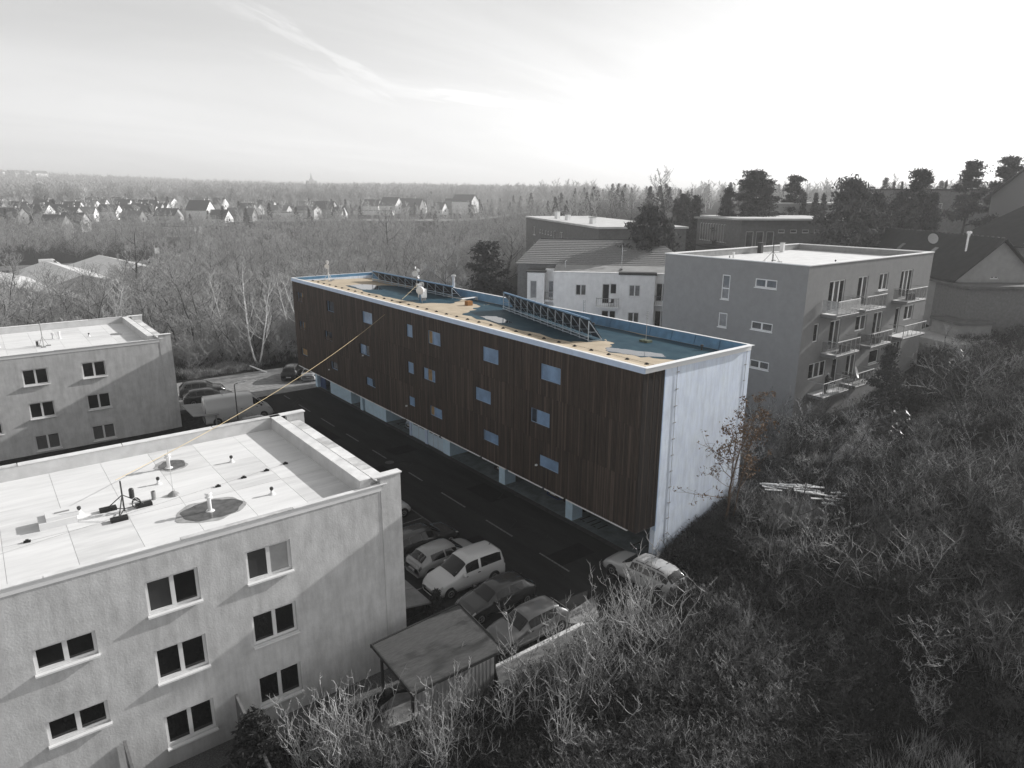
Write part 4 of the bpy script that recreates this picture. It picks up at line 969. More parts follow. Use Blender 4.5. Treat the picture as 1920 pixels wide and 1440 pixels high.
make_car('parked_saloon', 'dark hatchback facing the bin shelter beside the white van', 'hatch', carpaint(.045, .2), (-7.7, 2.4, 0), PI, G1)
make_car('parked_hatchback', 'grey small car with a pale roof behind the bare bushes', 'hatch', carpaint(.15, .28), (-7.9, -.42, 0), PI, G1)
make_car('parked_estate', 'silver estate car with roof bars parked beside the white end wall', 'estate', carpaint(.50, .25), (0.2, -.65, 0), R(95), None, rails=True)
make_car('panel_van', 'white high-roofed panel van parked near the farther plain block', 'van', carpaint(.52, .35), (-8.55, 41.5, 0), R(-6))
make_car('parked_car', 'dark car parked behind the panel van, nearer to it', 'estate', carpaint(.05, .22), (-9.2, 48.9, 0), R(-10), 'dark cars beyond the panel van')
make_car('parked_car', 'dark car with a glinting roof parked farthest behind the panel van', 'suv', carpaint(.06, .22), (-9.1, 51.8, 0), R(-12), 'dark cars beyond the panel van')
make_car('parked_car', 'dark car half hidden between the plain block roof and the street lamp', 'hatch', carpaint(.06, .22), (-8.1, 37.0, 0), R(2))
make_car('parked_car', 'black sport utility car seen from behind at the far end of the slatted building', 'suv', carpaint(.02, .2), (1.2, 53.4, 0), R(57))
make_car('parked_car', 'white car beside the black one at the far corner of the slatted building', 'hatch', carpaint(.72, .3), (2.9, 52.0, 0), R(57))
make_car('garage_car', 'black car parked in the open garage left of the wide pillar', 'hatch', carpaint((.012, .014, .018), .2), (5.0, 16.1, .012), PI)
make_car('garage_car', 'blue car parked in the open garage between two pillars', 'hatch', carpaint((.02, .07, .22), .2), (5.2, 10.2, .012), PI)
make_car('garage_car', 'black car half behind the near garage pillar', 'estate', carpaint((.015, .016, .02), .2), (5.4, 7.9, .012), PI)
make_car('garage_car', 'white car in the open garage beside the glazed garage doors', 'hatch', carpaint((.5, .58, .66), .3), (4.6, 29.0, .012), PI)
make_car('parked_car', 'dark car on the driveway behind the grey balcony block', 'hatch', carpaint(.05, .25), (60.5, 3.2, 6.45), R(150))

# ------------------------------------------------------------------ grey balcony block
gr = mat('mid_grey_render', 0.235, 0.9, scale=1.6, col2=0.275, lo=.3, hi=.7, bump=.2, bscale=20, spec=.1)
t = thing('balcony_block', 'mid grey rendered apartment block with white-edged flat roof and stacked balconies', 'building', (36, 12, 2))
gb = t
X0, X1, Y0, Y1, Z0, Z1 = 24.0, 46.3, 5.0, 18.9, 1.0, 15.38
PXl = lambda u, v, d: (X0+d, u, v)
PYf = lambda u, v, d: (u, Y0+d, v)
wl_ = [(11.86, 12.66, 11.93, 14.0), (7.54, 9.5, 13.28, 13.98), (11.84, 12.70, 9.53, 10.76), (7.54, 9.5, 9.8, 10.48), (7.5, 9.3, 6.6, 7.28)]
wf_ = [(27.4, 29.9, 11.45, 13.92, 3), (32.1, 33.8, 11.45, 13.95, 2), (35.85, 37.5, 12.5, 13.98, 2), (40.0, 42.4, 11.45, 13.98, 3),
       (25.8, 26.55, 9.15, 10.66, 1), (28.3, 30.0, 8.12, 10.63, 2), (32.6, 34.5, 9.25, 10.58, 2), (35.8, 37.5, 8.15, 10.58, 2), (41.85, 43.75, 9.22, 10.6, 2), (40.0, 40.9, 8.15, 10.6, 1),
       (40.0, 42.1, 5.95, 7.3, 3), (25.75, 28.4, 6.05, 7.39, 3), (29.5, 30.4, 4.95, 7.3, 1), (31.9, 33.5, 4.95, 7.3, 2), (36.0, 37.8, 5.85, 7.1, 1)]
m = MB()
wallh(m, PXl, wl_, Y0, Y1, Z0, Z1-.08, .16); wallh(m, PYf, [w[:4] for w in wf_], X0, X1, Z0, Z1-.08, .2)
m.quad((X1, Y0, Z0), (X1, Y1, Z0), (X1, Y1, Z1-.08), (X1, Y0, Z1-.08)); m.quad((X1, Y1, Z0), (X0, Y1, Z0), (X0, Y1, Z1-.08), (X1, Y1, Z1-.08))
m.obj('wall', gr, t)
m = MB(); m.box(X0+.22, X1-.3, Y0+.26, Y1-.3, Z0, 14.5); m.obj('dark_interior', backing, t)
for w in wl_: window(t, PXl, w, 2 if w[1]-w[0] > 1.5 else 1, depth=.07, fr=.09, sill=.06, sillh=.07, hbar=.45 if w[3]-w[2] > 1.8 else None, g=[glass_mid])
for w in wf_: window(t, PYf, w[:4], w[4], depth=.1, fr=.09, sill=.1 if w[2]-int(w[2]) > .3 or w[2] > 12 else 0, sillh=.08, g=[glass, glass_mid])
roofp = mat('bright_roof_membrane', .72, .8, var=.08, scale=1.0)
m = MB(); m.box(X0+.3, X1-.3, Y0+.3, Y1-.3, 14.45, 14.75); m.obj('roof_deck', roofp, t)
inn = mat('parapet_inner', .30, .85, var=.12, scale=2)
m = MB(); m.box(X0+.05, X0+.3, Y0+.02, Y1-.02, 14.4, Z1-.08); m.box(X1-.3, X1-.02, Y0+.02, Y1-.02, 14.4, Z1-.08); m.box(X0+.3, X1-.3, Y1-.3, Y1-.02, 14.4, Z1-.08); m.box(X0+.3, X1-.3, Y0+.02, Y0+.3, 14.4, Z1-.08); m.obj('parapet', inn, t)
m = MB(); m.box(X0-.06, X0+.34, Y0-.06, Y1+.06, Z1-.078, Z1); m.box(X1-.34, X1+.06, Y0-.06, Y1+.06, Z1-.078, Z1); m.box(X0+.342, X1-.342, Y0-.06, Y0+.34, Z1-.078, Z1-.002); m.box(X0+.342, X1-.342, Y1-.34, Y1+.06, Z1-.078, Z1-.002); m.obj('coping', mat('bright_coping', .85, .5), t)
m = MB(); m.box(37, 38.6, Y0+2, Y0+2.4, 1.2, 3.4); 
# stair flank with steps at the foot
for k in range(10):
    m = MB(); m.box(38.6+k*.42, 39.02+k*.42, Y0-.5, Y0-.02, 1.2, 2.5+k*.22); m.obj('step', mat('step_concrete', .2, .9, var=.2), t)
slabm = mat('balcony_slab', .19, .85, var=.12, scale=2)
railm = mat('bright_rail', .42, .65)
bal_gl = mat('balcony_glass_panel', .18, .15, spec=.5, var=.15, scale=1.5); bal_gl.node_tree.nodes['Principled BSDF'].inputs['Alpha'].default_value = .38
def balcony(x0, x1, z, kind):
    b = MB(); b.box(x0, x1, Y0-1.35, Y0-.01, z-.24, z); b = b.obj('balcony', slabm, gb)
    m = MB(); m.box(x0+.02, x1-.02, Y0-1.33, Y0-.05, z+.002, z+.02); m.obj('floor_finish', mat('balcony_floor', .62, .7, var=.15, scale=3), b)
    m = MB()
    m.tube((x0, Y0-1.34, z+1.1), (x1, Y0-1.34, z+1.1), .035, n=6); m.tube((x0, Y0-1.34, z+1.1), (x0, Y0-.05, z+1.1), .03, n=6); m.tube((x1, Y0-1.34, z+1.1), (x1, Y0-.05, z+1.1), .03, n=6)
    m.tube((x0, Y0-1.36, z-.05), (x1, Y0-1.36, z-.05), .035, n=6)
    m.obj('handrail', railm, b)
    n = 5
    for k in range(n+1):
        x = x0+(x1-x0)*k/n; m = MB(); m.tube((x, Y0-1.34, z-.2), (x, Y0-1.34, z+1.1), .022, n=5); m.obj('baluster', railm, b)
    if kind == 'glass':
        m = MB(); m.box(x0+.03, x1-.03, Y0-1.315, Y0-1.30, z+.12, z+1.0); m.obj('panel', bal_gl, b)
        m = MB(); m.box(x0+.01, x0+.025, Y0-1.28, Y0-.1, z+.12, z+1.0); m.obj('panel', bal_gl, b)
    elif kind == 'reed':
        rr = random.Random(3); reed = mat('reed_screen', .34, .85, scale=3, col2=.5)
        for k in range(9):
            z_ = z+.16+k*.105
            m = MB(); m.box(x0-.01, x1+.01, Y0-1.40, Y0-1.375, z_, z_+.075+rr.uniform(-.01, .01)); m.obj('reed_slat', reed, b)
            m = MB(); m.box(x0-.03, x0-.012, Y0-1.38, Y0-.1, z_, z_+.08); m.obj('reed_slat', reed, b)
    else:
        for k in range(14):
            x = x0+.1+(x1-x0-.2)*k/13; m = MB(); m.box(x-.01, x+.01, Y0-1.345, Y0-1.33, z+.1, z+1.08); m.obj('bar', railm, b)
    return b
balcony(26.5, 30.0, 11.4, 'reed'); balcony(31.1, 34.7, 11.4, 'glass'); balcony(38.8, 42.6, 11.4, 'glass')
balcony(27.2, 30.95, 8.1, 'glass'); balcony(33.0, 36.7, 8.1, 'glass'); balcony(39.0, 43.6, 8.1, 'bars')
balcony(25.8, 30.0, 4.9, 'bars'); balcony(31.2, 34.3, 4.9, 'glass')
# balcony belongings
for x, z, lab in ((29.5, 8.1, 'dark folded chair on the middle-floor balcony next to the block corner'), (34.9, 8.1, 'dark box on the middle balcony over the louvred window'), (40.6, 11.4, 'dark planter on the top right balcony')):
    tt = thing('balcony_box', lab, 'box', (x, Y0-.8, z)); m = MB(); m.box(x-.45, x+.45, Y0-1.1, Y0-.6, z+.02, z+.5); m.obj('body', mat('dark_plastic', .03, .6), tt); m = MB(); m.box(x-.48, x+.48, Y0-1.13, Y0-.57, z+.5, z+.56); m.obj('lid', mat('dark_plastic', 0), tt)
tt = thing('satellite_dish', 'pale satellite dish on the lowest balcony rail of the grey block', 'satellite dish', (30.6, Y0-1.5, 6.1)); dish(tt, (30.6, Y0-1.6, 6.3), .5, (.3, -.9, .35), mat('dish_grey', .5, .5)); m = MB(); m.tube((30.6, Y0-1.34, 4.9), (30.6, Y0-1.45, 6.3), .03, n=6); m.obj('bracket', grey_metal, tt)
# roof things on the grey block
ZG = 14.752
vent_hood(28.6, 14.9, ZG, 'white hooded vent on the grey block roof', .75); vent_stub(33.5, 7.9, ZG, 'small capped vent near the front edge of the grey block roof')
tt = thing('vent_stub', 'thin dark pipe beside the hooded vent on the grey block roof', 'vent', (27.6, 14.6, ZG)); m = MB(); m.lathe((27.6, 14.6, ZG), [(.06, 0), (.06, .5), (.04, .51)], 8); m.obj('vent_pipe', grey_metal, tt)
tt = thing('antenna_tripod', 'antenna tripod with dark feet on the grey block roof', 'antenna', (30.6, 12.2, ZG)); tripod(tt, 30.6, 12.2, 2.2, dark_metal, .8, ZG)
tt = thing('chimney_stub', 'dark chimney cowl at the back parapet of the grey block', 'chimney', (38, 18.3, ZG)); m = MB(); m.box(37.8, 38.2, 18.0, 18.4, ZG, ZG+1.0); m.obj('stack', dark_metal, tt); m = MB(); m.box(37.7, 38.3, 17.9, 18.5, ZG+1.0, ZG+1.06); m.obj('cap', dark_metal, tt)
tt = thing('chimney_stub', 'pale vent block at the back parapet of the grey block', 'chimney', (41, 17.6, ZG)); m = MB(); m.box(40.9, 41.2, 17.4, 17.8, ZG, ZG+.95); m.obj('stack', sill_w, tt); m = MB(); m.box(40.85, 41.25, 17.35, 17.85, ZG+.952, ZG+1.0); m.obj('cap', grey_metal, tt)

# person on the lowest balcony: one skinned body
def person(label, loc, rz):
    root = thing('person', label, 'person', (0, 0, 0))
    V = [(0, 0, .95), (0, 0, 1.2), (0, .02, 1.42), (0, .02, 1.52), (0, .04, 1.66),
         (.10, 0, .90), (.11, .02, .50), (.11, -.03, .08), (.12, .10, .04), (-.10, 0, .90), (-.11, .0, .50), (-.11, -.03, .08), (-.12, .10, .04),
         (.19, .01, 1.40), (.25, .02, 1.14), (.16, .24, 1.08), (.10, .30, 1.10), (-.19, .01, 1.40), (-.25, .06, 1.15), (-.12, .25, 1.25), (-.04, .24, 1.36)]
    Ed = [(0, 1), (1, 2), (2, 3), (3, 4), (0, 5), (5, 6), (6, 7), (7, 8), (0, 9), (9, 10), (10, 11), (11, 12), (2, 13), (13, 14), (14, 15), (15, 16), (2, 17), (17, 18), (18, 19), (19, 20)]
    rad = [.17, .15, .15, .065, .095, .11, .075, .05, .045, .11, .075, .05, .045, .075, .058, .042, .035, .075, .058, .042, .035]
    me = bpy.data.meshes.new('body'); me.from_pydata(V, Ed, []); me.materials.append(mat('dark_coat', .015, .9))
    o = bpy.data.objects.new('body', me); COL.objects.link(o); o.parent = root
    sk = o.modifiers.new('skin', 'SKIN'); sv = me.skin_vertices[0].data
    for k, r in enumerate(rad): sv[k].radius = (r, r*(.75 if k < 3 else 1)); 
    sv[0].use_root = True
    o.modifiers.new('sub', 'SUBSURF').levels = 2; o.modifiers['sub'].render_levels = 2
    skin = mat('skin', .30, .6)
    m = MB(); m.lathe((0, .065, 1.56), [(.05, 0), (.075, .05), (.082, .11), (.07, .17), (.03, .2)], 12); m.lathe((0, .15, 1.655), [(.018, 0), (.012, .02), (.004, .03)], 6, (0, 1, 0)); m.obj('face', skin, root, smooth=True)
    m = MB(); m.lathe((0, .03, 1.62), [(.095, 0), (.102, .06), (.085, .12), (.03, .155)], 12); m.obj('hair', mat('pale_hair', .42, .8), root, smooth=True)
    for x, y, z in ((.095, .31, 1.10), (-.035, .25, 1.38)):
        m = MB(); m.lathe((x, y, z), [(.02, -.03), (.038, 0), (.036, .05), (.02, .07)], 8, (0, .8, .3))
        for k in range(4): m.tube((x-.03+k*.02, y+.04, z+.02), (x-.03+k*.02, y+.09, z+.01-.005*k), .009, .007, n=5)
        m.tube((x+.035, y+.01, z+.02), (x+.05, y+.06, z+.03), .01, .008, n=5); m.obj('hand', skin, root)
    root.location = loc; root.rotation_euler[2] = rz
    return root
person('person in a dark coat leaning on the lowest balcony of the grey block', (27.0, Y0-.95, 4.92), R(180))

# ------------------------------------------------------------------ white building with the shallow roof behind the slatted block
wr_ = mat('white_render', .9, .85, var=.06, scale=1.2, streak=.08)
t = thing('white_building', 'white rendered building with a low grey roof and small balconies behind the slatted block', 'building', (36, 38, 3)); wb_ = t
O_ = Vector((30.1, 41.1, 0)); U_ = Vector((.6899, -.7239, 0)); N_ = Vector((.7239, .6899, 0))
PW = lambda u, v, d: tuple(O_+U_*u+N_*d+Vector((0, 0, v)))
wr1 = [(2.7, 4.0, 8.5, 9.85, 2), (5.95, 6.85, 7.55, 10.0, 1), (6.9, 7.7, 8.75, 10.05, 1), (5.95, 6.85, 4.3, 6.75, 1), (6.9, 7.7, 5.5, 6.75, 1), (2.75, 3.95, 5.3, 6.45, 2), (12.4, 13.9, 8.0, 10.2, 2), (12.4, 13.9, 4.7, 6.9, 2)]
m = MB(); wallh(m, PW, [w[:4] for w in wr1], 0, 17, 1.5, 11.25, .2)
pbox(m, PW, 0, 17, 1.5, 11.2, .6, 12)
m.obj('wall', wr_, t)
for w in wr1: window(t, PW, w[:4], w[4], depth=.1, fr=.09, sill=.1 if w[3]-w[2] < 2 else 0, g=[glass, glass_mid])
PB = lambda u, v, d: PW(u, v, d-.9)
m = MB(); wb2 = [(9.15, 10.5, 8.65, 10.05, 2), (9.15, 10.5, 5.4, 6.75, 2)]
wallh(m, PB, [w[:4] for w in wb2], 8.0, 12.2, 1.5, 11.2, .2)
m.quad(PB(8.0, 1.5, 0), PB(8.0, 11.2, 0), PB(8.0, 11.2, .95), PB(8.0, 1.5, .95)); m.quad(PB(12.2, 1.5, .95), PB(12.2, 11.2, .95), PB(12.2, 11.2, 0), PB(12.2, 1.5, 0))
m.obj('bay', wr_, t)
for w in wb2: window(t, PB, w[:4], w[4], depth=.1, fr=.1, sill=.1, g=[glass_mid])
m = MB(); pbox(m, PB, 7.85, 12.35, 11.22, 11.5, -.15, 1.1); m.obj('bay_cap', dark_metal, t)
m = MB(); pbox(m, PW, -.1, 17.1, 11.252, 11.36, -.12, .5); m.obj('eave', cop_w, t)
flt = mat('grey_flat_roof', .30, .85, var=.15, scale=.8); shl = mat('shingle_roof', .20, .9, scale=1.5, col2=.27, stretch=(3, 3, 3), bump=.4, bscale=12)
m = MB(); m.add([PW(-.1, 11.3, .5), PW(17.1, 11.3, .5), PW(17.1, 11.75, 5.0), PW(-.1, 11.75, 5.0)], [(0, 1, 2, 3)]); m.obj('flat_roof', flt, t)
# courses of shingles on the long slope
nr = 14
for k in range(nr):
    a, b = 5.0+k*.62, 5.0+(k+1)*.62+.06; za, zb_ = 11.78+k*.19, 11.78+(k+1)*.19-.03
    m = MB(); i0, i1 = -5.5+k*.16, 17.2-k*.30
    m.hexa([PW(i0, za-.03, a), PW(i1, za-.03, a), PW(i1-.3, zb_-.03, b), PW(i0+.16, zb_-.03, b), PW(i0, za+.03, a), PW(i1, za+.03, a), PW(i1-.3, zb_, b), PW(i0+.16, zb_, b)]); m.obj('shingle_course', shl, t)
m = MB(); pbox(m, PW, -5.2, 16.6, 1.5, 11.7, 5.1, 16); m.obj('rear_wall', mat('dark_side_wall', .16, .9, var=.15), t)
m = MB(); m.bar(PW(-3.1, 14.45, 13.7), PW(12.8, 14.45, 13.7), .25, .12); m.obj('ridge_cap', dark_metal, t)
# left wing of the white building
PL_ = lambda u, v, d: PW(u-3.6, v, d+2.6)
m = MB(); wl2 = [(.35, 1.25, 7.6, 9.9, 1)]
wallh(m, PL_, [w[:4] for w in wl2], 0, 2.2, 1.5, 10.9, .2); m.quad(PL_(0, 1.5, 6), PL_(0, 10.9, 6), PL_(0, 10.9, 0), PL_(0, 1.5, 0)); m.quad(PL_(2.2, 1.5, 0), PL_(2.2, 10.9, 0), PL_(2.2, 10.9, 3), PL_(2.2, 1.5, 3)); m.obj('wing', wr_, t)
for w in wl2: window(t, PL_, w[:4], 1, depth=.1, fr=.09, sill=.08, g=[glass_mid])
m = MB(); pbox(m, PL_, -.15, 2.35, 10.92, 11.1, -.15, 3.5); m.obj('wing_cap', dark_metal, t)
m = MB(); pbox(m, PL_, 2.2, 3.6, 1.5, 11.24, 1.2, 4); m.obj('wing', wr_, t)
window(t, lambda u, v, d: PL_(u, v, d+1.18), (2.6, 3.3, 7.6, 9.8), 1, depth=-.02, fr=.09, sill=0)
def small_balcony(P, u0, u1, z, dep):
    b = MB(); pbox(b, P, u0, u1, z-.18, z, -dep, -.01); b = b.obj('balcony', wr_, wb_)
    m = MB(); c = [Vector(P(u0, z+1.0, -.05)), Vector(P(u0, z+1.0, -dep+.03)), Vector(P(u1, z+1.0, -dep+.03)), Vector(P(u1, z+1.0, -.05))]
    for a, e in zip(c, c[1:]): m.tube(a, e, .03, n=5)
    m.obj('handrail', grey_metal, b)
    for a, e in zip(c, c[1:]):
        n = max(3, int((e-a).length/.24))
        for k in range(n+1):
            p = a.lerp(e, k/n); m = MB(); m.tube(p-Vector((0, 0, 1.0)), p, .012, n=4, cap=False); m.obj('baluster', grey_metal, b)
    return b
small_balcony(PW, 5.3, 8.0, 7.35, 1.2)
small_balcony(lambda u, v, d: PL_(u, v, d+1.2), 2.25, 3.55, 7.4, 1.1)
small_balcony(PW, 12.3, 16, 7.7, .5)
tt = thing('garden_chair', 'folding chair on the white building balcony', 'chair', PW(7.1, 7.36, -.6))
m = MB(); p = Vector(PW(7.1, 7.36, -.6)); m.box(p.x-.22, p.x+.22, p.y-.22, p.y+.22, p.z+.42, p.z+.46); m.obj('seat', dark_metal, tt)
m = MB(); m.box(p.x+.2, p.x+.24, p.y-.22, p.y+.22, p.z+.46, p.z+.9); m.obj('backrest', dark_metal, tt)
for sx in (-.2, .18):
    for sy in (-.2, .18): m = MB(); m.box(p.x+sx, p.x+sx+.03, p.y+sy, p.y+sy+.03, p.z, p.z+.42); m.obj('leg', dark_metal, tt)
for u, dd, lab in ((1.2, 2.6, 'bent pipe vent at the left of the white building roof'), (8.2, 2.4, 'aerial pole on the flat strip of the white building roof')):
    q = Vector(PW(u, 11.5, dd)); tt = thing('roof_vent' if u < 5 else 'aerial_pole', lab, 'vent' if u < 5 else 'aerial', q)
    if u < 5: m = MB(); m.tube(q, q+Vector((0, 0, .9)), .06, n=8); m.tube(q+Vector((0, 0, .9)), q+Vector((.25, 0, 1.0)), .06, n=8); m.obj('pipe', pale_metal, tt); m = MB(); m.lathe(q, [(.16, 0), (.1, .1), (.07, .12)], 8); m.obj('collar', flt, tt)
    else:
        m = MB(); m.tube(q, q+Vector((0, 0, 3.0)), .035, n=6); m.obj('pole', pale_metal, tt); m = MB(); m.bar(q+Vector((-.5, -.5, .05)), q+Vector((.5, .5, .05)), .2, .1); m.obj('foot', dark_metal, tt); m = MB(); m.bar(q+Vector((0, 0, 2.3)), q+Vector((.4, -.3, 2.35)), .04, .04); m.obj('arm', pale_metal, tt)

# ------------------------------------------------------------------ houses behind: generic shells with real roofs and openings
def shell(name, label, A, B, depth, z0, ze, wallm, roofm, kind='flat', zr=None, hip=0.0, wins=(), over=.4, side_wins=(), cat='building', flat_over=.3, rot_n=1, chim=None, group=None):
    """front face runs A->B; depth goes away to the left of A->B when rot_n=1"""
    A = Vector((A[0], A[1], 0)); B = Vector((B[0], B[1], 0)); U = (B-A); Ln = U.length; U.normalize(); N = Vector((-U.y, U.x, 0))*rot_n
    P = lambda u, v, d: tuple(A+U*u+N*d+Vector((0, 0, v)))
    c = A+U*Ln/2+N*depth/2; t = thing(name, label, cat, (c.x, c.y, z0), group)
    m = MB(); wallh(m, P, [w[:4] for w in wins], 0, Ln, z0-2.5, ze, .18)
    QL = lambda u, v, d: P(d, v, u); QR = lambda u, v, d: P(Ln-d, v, u)
    wallh(m, QL, [w[:4] for w in side_wins], 0, depth, z0-2.5, ze, .18); wallh(m, QR, [], 0, depth, z0-2.5, ze, .18)
    m.quad(P(0, z0-2.5, depth), P(0, ze, depth), P(Ln, ze, depth), P(Ln, z0-2.5, depth))
    if kind == 'gable':
        m.tri(P(0, ze, 0), P(0, ze, depth), P(0, zr, depth/2)); m.tri(P(Ln, ze, 0), P(Ln, ze, depth), P(Ln, zr, depth/2))
    if kind == 'gablef':
        m.tri(P(0, ze, 0), P(Ln, ze, 0), P(Ln/2, zr, 0)); m.tri(P(0, ze, depth), P(Ln, ze, depth), P(Ln/2, zr, depth))
    m.obj('wall', wallm, t)
    for w in wins: window(t, P, w[:4], w[4] if len(w) > 4 else 1, depth=.08, fr=.08, sill=.06, g=[w[5]] if len(w) > 5 else [glass_mid])
    for w in side_wins: window(t, QL, w[:4], w[4] if len(w) > 4 else 1, depth=.08, fr=.08, sill=.06, g=[glass_mid])
    m = MB(); th = .18
    if kind == 'flat':
        pbox(m, P, -flat_over, Ln+flat_over, ze+.004, ze+.3, -flat_over, depth+flat_over)
    else:
        if kind == 'gablef':
            s = (zr-ze)/(Ln/2)
            for sg in (0, 1):
                u_e = -over if sg == 0 else Ln+over; e_z = ze-over*s
                lo = [P(u_e, e_z, -over), P(Ln/2, zr, -over), P(Ln/2, zr, depth+over), P(u_e, e_z, depth+over)]
                m.hexa([*lo, *[(q[0], q[1], q[2]+th) for q in lo]])
        else:
            s = (zr-ze)/(depth/2)
            for sg in (0, 1):
                d_e = -over if sg == 0 else depth+over; e_z = ze-over*s
                lo = [P(-over, e_z, d_e), P(Ln+over, e_z, d_e), P(Ln+over-hip-(over if hip else 0), zr, depth/2), P(-over+hip+(over if hip else 0), zr, depth/2)]
                m.hexa([*lo, *[(q[0], q[1], q[2]+th) for q in lo]])
            if hip:
                for a, b, q in ((P(-over, ze-over*s, -over), P(-over, ze-over*s, depth+over), P(hip, zr, depth/2)), (P(Ln+over, ze-over*s, -over), P(Ln+over, ze-over*s, depth+over), P(Ln-hip, zr, depth/2))):
                    m.add([a, b, q, (a[0], a[1], a[2]+th), (b[0], b[1], b[2]+th), (q[0], q[1], q[2]+th)], [(3, 4, 5), (0, 1, 2), (0, 1, 4, 3), (1, 2, 5, 4), (2, 0, 3, 5)])
    rf = m.obj('roof', roofm, t)
    if chim:
        m = MB(); u, d, hh = chim; pbox(m, P, u-.35, u+.35, (zr or ze)-1.2, (zr or ze)+hh, d-.35, d+.35); m.obj('chimney', mat('chimney_block', .4, .8), rf)
    return t, P, rf
gw = mat('grey_brick_wall', .17, .9, var=.15, scale=2); lw = mat('light_wall', .34, .9, var=.1, scale=1.5); pw = mat('pale_wall', .5, .9, var=.1, scale=1.5)
drf = mat('dark_tile_roof', .035, .85, scale=1.0, col2=.05, bump=.5, bscale=8); brf = mat('bright_flat_roof', .6, .8, var=.12, scale=.5); mrf = mat('mid_roof', .14, .85, var=.2, scale=1)
def row(n, u0, du, w, z0, z1, c=1): return [(u0+k*du, u0+k*du+w, z0, z1, c) for k in range(n)]
# long grey block far behind
ww = row(2, 7, 22, 2.0, 12.2, 13.9, 2)+row(2, 7, 22, 2.0, 9.0, 10.7, 2)+row(5, 13, 2.3, .8, 12.9, 13.6)+row(5, 13, 2.3, .8, 9.7, 10.4)+row(4, 34, 4.0, .8, 12.4, 13.1)+row(4, 35, 4.0, .8, 9.9, 10.6)+[(24.4, 25.8, 11.6, 13.9, 1), (24.0, 25.3, 8.4, 10.6, 1)]
shell('long_grey_block', 'long dark grey block with scattered small windows beyond the white building', (72.3, 98.3), (48.8, 52.3), 14, 7.5, 15.5, gw, brf, wins=ww, flat_over=.25)
for k, (u, hh) in enumerate(((.35, 1.4), (.5, 1.0), (.8, 1.0))):
    x, y = 72.3+(48.8-72.3)*u+3, 98.3+(52.3-98.3)*u; tt = thing('roof_vent', ('tall pale flue', 'short box vent', 'squat box vent')[k]+' on the long grey block roof', 'vent', (x, y, 15.8)); m = MB(); m.box(x-.4, x+.4, y-.4, y+.4, 15.8, 15.8+hh); m.obj('stack', sill_w, tt); m = MB(); m.box(x-.5, x+.5, y-.5, y+.5, 15.8+hh, 15.9+hh); m.obj('cap', grey_metal, tt)
# school with the strip window and the oversailing roof
sw = row(16, 1.2, .92, .62, 12.6, 15.6)
shell('school_block', 'dark grey school block with a long strip of tall narrow windows', (81, 59), (74.5, 45.2), 16, 9.5, 16.3, gw, mat('dull_flat_roof', .3, .85, var=.2), wins=sw, flat_over=.5)
sw2 = row(3, .9, 1.7, 1.25, 12.3, 14.8)+row(4, 6.2, 2.0, 1.1, 14.6, 15.1)
shell('school_wing', 'dark grey school wing with square windows and a bright oversailing roof', (72.9, 44.2), (87, 34.5), 16, 9.5, 16.6, gw, brf, wins=sw2, flat_over=1.2)
shell('school_porch', 'low dark lean-to roof in front of the school strip windows', (76.0, 54.5), (71, 45.0), 4.0, 9.5, 11.8, gw, drf, kind='flat', flat_over=.5)
shell('terrace_block', 'pale flat-roofed block with upright dark panels beyond the school', (101, 58), (108, 47), 12, 12, 18.8, lw, brf, wins=row(4, 1.5, 2.8, 1.2, 14.5, 17.5), flat_over=.3)
shell('low_hall', 'low hall with a pale flat roof beside the big spruce', (91, 45), (97, 37), 10, 12, 16.4, pw, brf, wins=row(2, 2, 3.5, 1.2, 13, 15))
shell('far_flat_block', 'wide flat dark block on the skyline behind the pines', (128, 46), (146, 30), 14, 14, 21.6, gw, drf, wins=row(4, 5, 4, 1.6, 18, 19), flat_over=.3)
# dark-roofed house whose pale gable shows right of the grey block
h1, P1, rf1 = shell('dark_roofed_house', 'house with a long dark tiled roof and pale gable right of the grey block', (57.5, 6.6), (64.2, 1.4), 26, 5.6, 12.1, lw, drf, kind='gablef', zr=16.0, over=.6, wins=[(3.6, 4.5, 11.9, 14.0, 2)], rot_n=1)
for k, (u, d) in enumerate(((2.1, 8), (2.1, 15), (2.0, 21))):
    m = MB(); s = 3.9/4.24; z = 12.1+u*s; a = Vector(P1(u-.35, z-.35*s+.2, d)); b = Vector(P1(u+.35, z+.35*s+.2, d)); c = Vector(P1(u+.35, z+.35*s+.2, d+.7)); e = Vector(P1(u-.35, z-.35*s+.2, d+.7)); up_ = Vector((0, 0, .08)); m.hexa([a, b, c, e, a+up_, b+up_, c+up_, e+up_]); m.obj('skylight', mat('skylight_glass', .25, .1, spec=.6), rf1)
m = MB(); q = Vector(P1(2.6, 14.2, 3.2)); m.tube(q, q+Vector((0, 0, 2.3)), .16, n=10); m.lathe(q+Vector((0, 0, 2.3)), [(.3, 0), (.3, .18), (.1, .25)], 10); m.obj('steel_flue', mat('polished_steel', .7, .2, metal=.8), rf1)
q = Vector(P1(2.2, 15.6, 9)); dd = dish(h1, q, .62, (-.6, -.75, .3), mat('dish_grey', .5, .5)); 
for k in range(30):
    m = MB(); q = Vector(P1(4.24, 16.2, k*.86)); m.box(q.x-.12, q.x+.12, q.y-.12, q.y+.12, q.z-.05, q.z+.08); m.obj('ridge_tile', mat('ridge_tile', .07, .7), rf1)
shell('house_annexe', 'plain grey lower wing under the pale gable', (55.6, 4.6), (62.2, -0.8), 6, 5.4, 11.2, mat('dim_wall', .20, .9, var=.15), mrf, wins=[], flat_over=.5)
shell('garage', 'small flat-roofed garage beside the driveway', (53.4, 4.3), (56.5, 2.2), 4, 5.0, 7.6, lw, mrf, flat_over=.2)
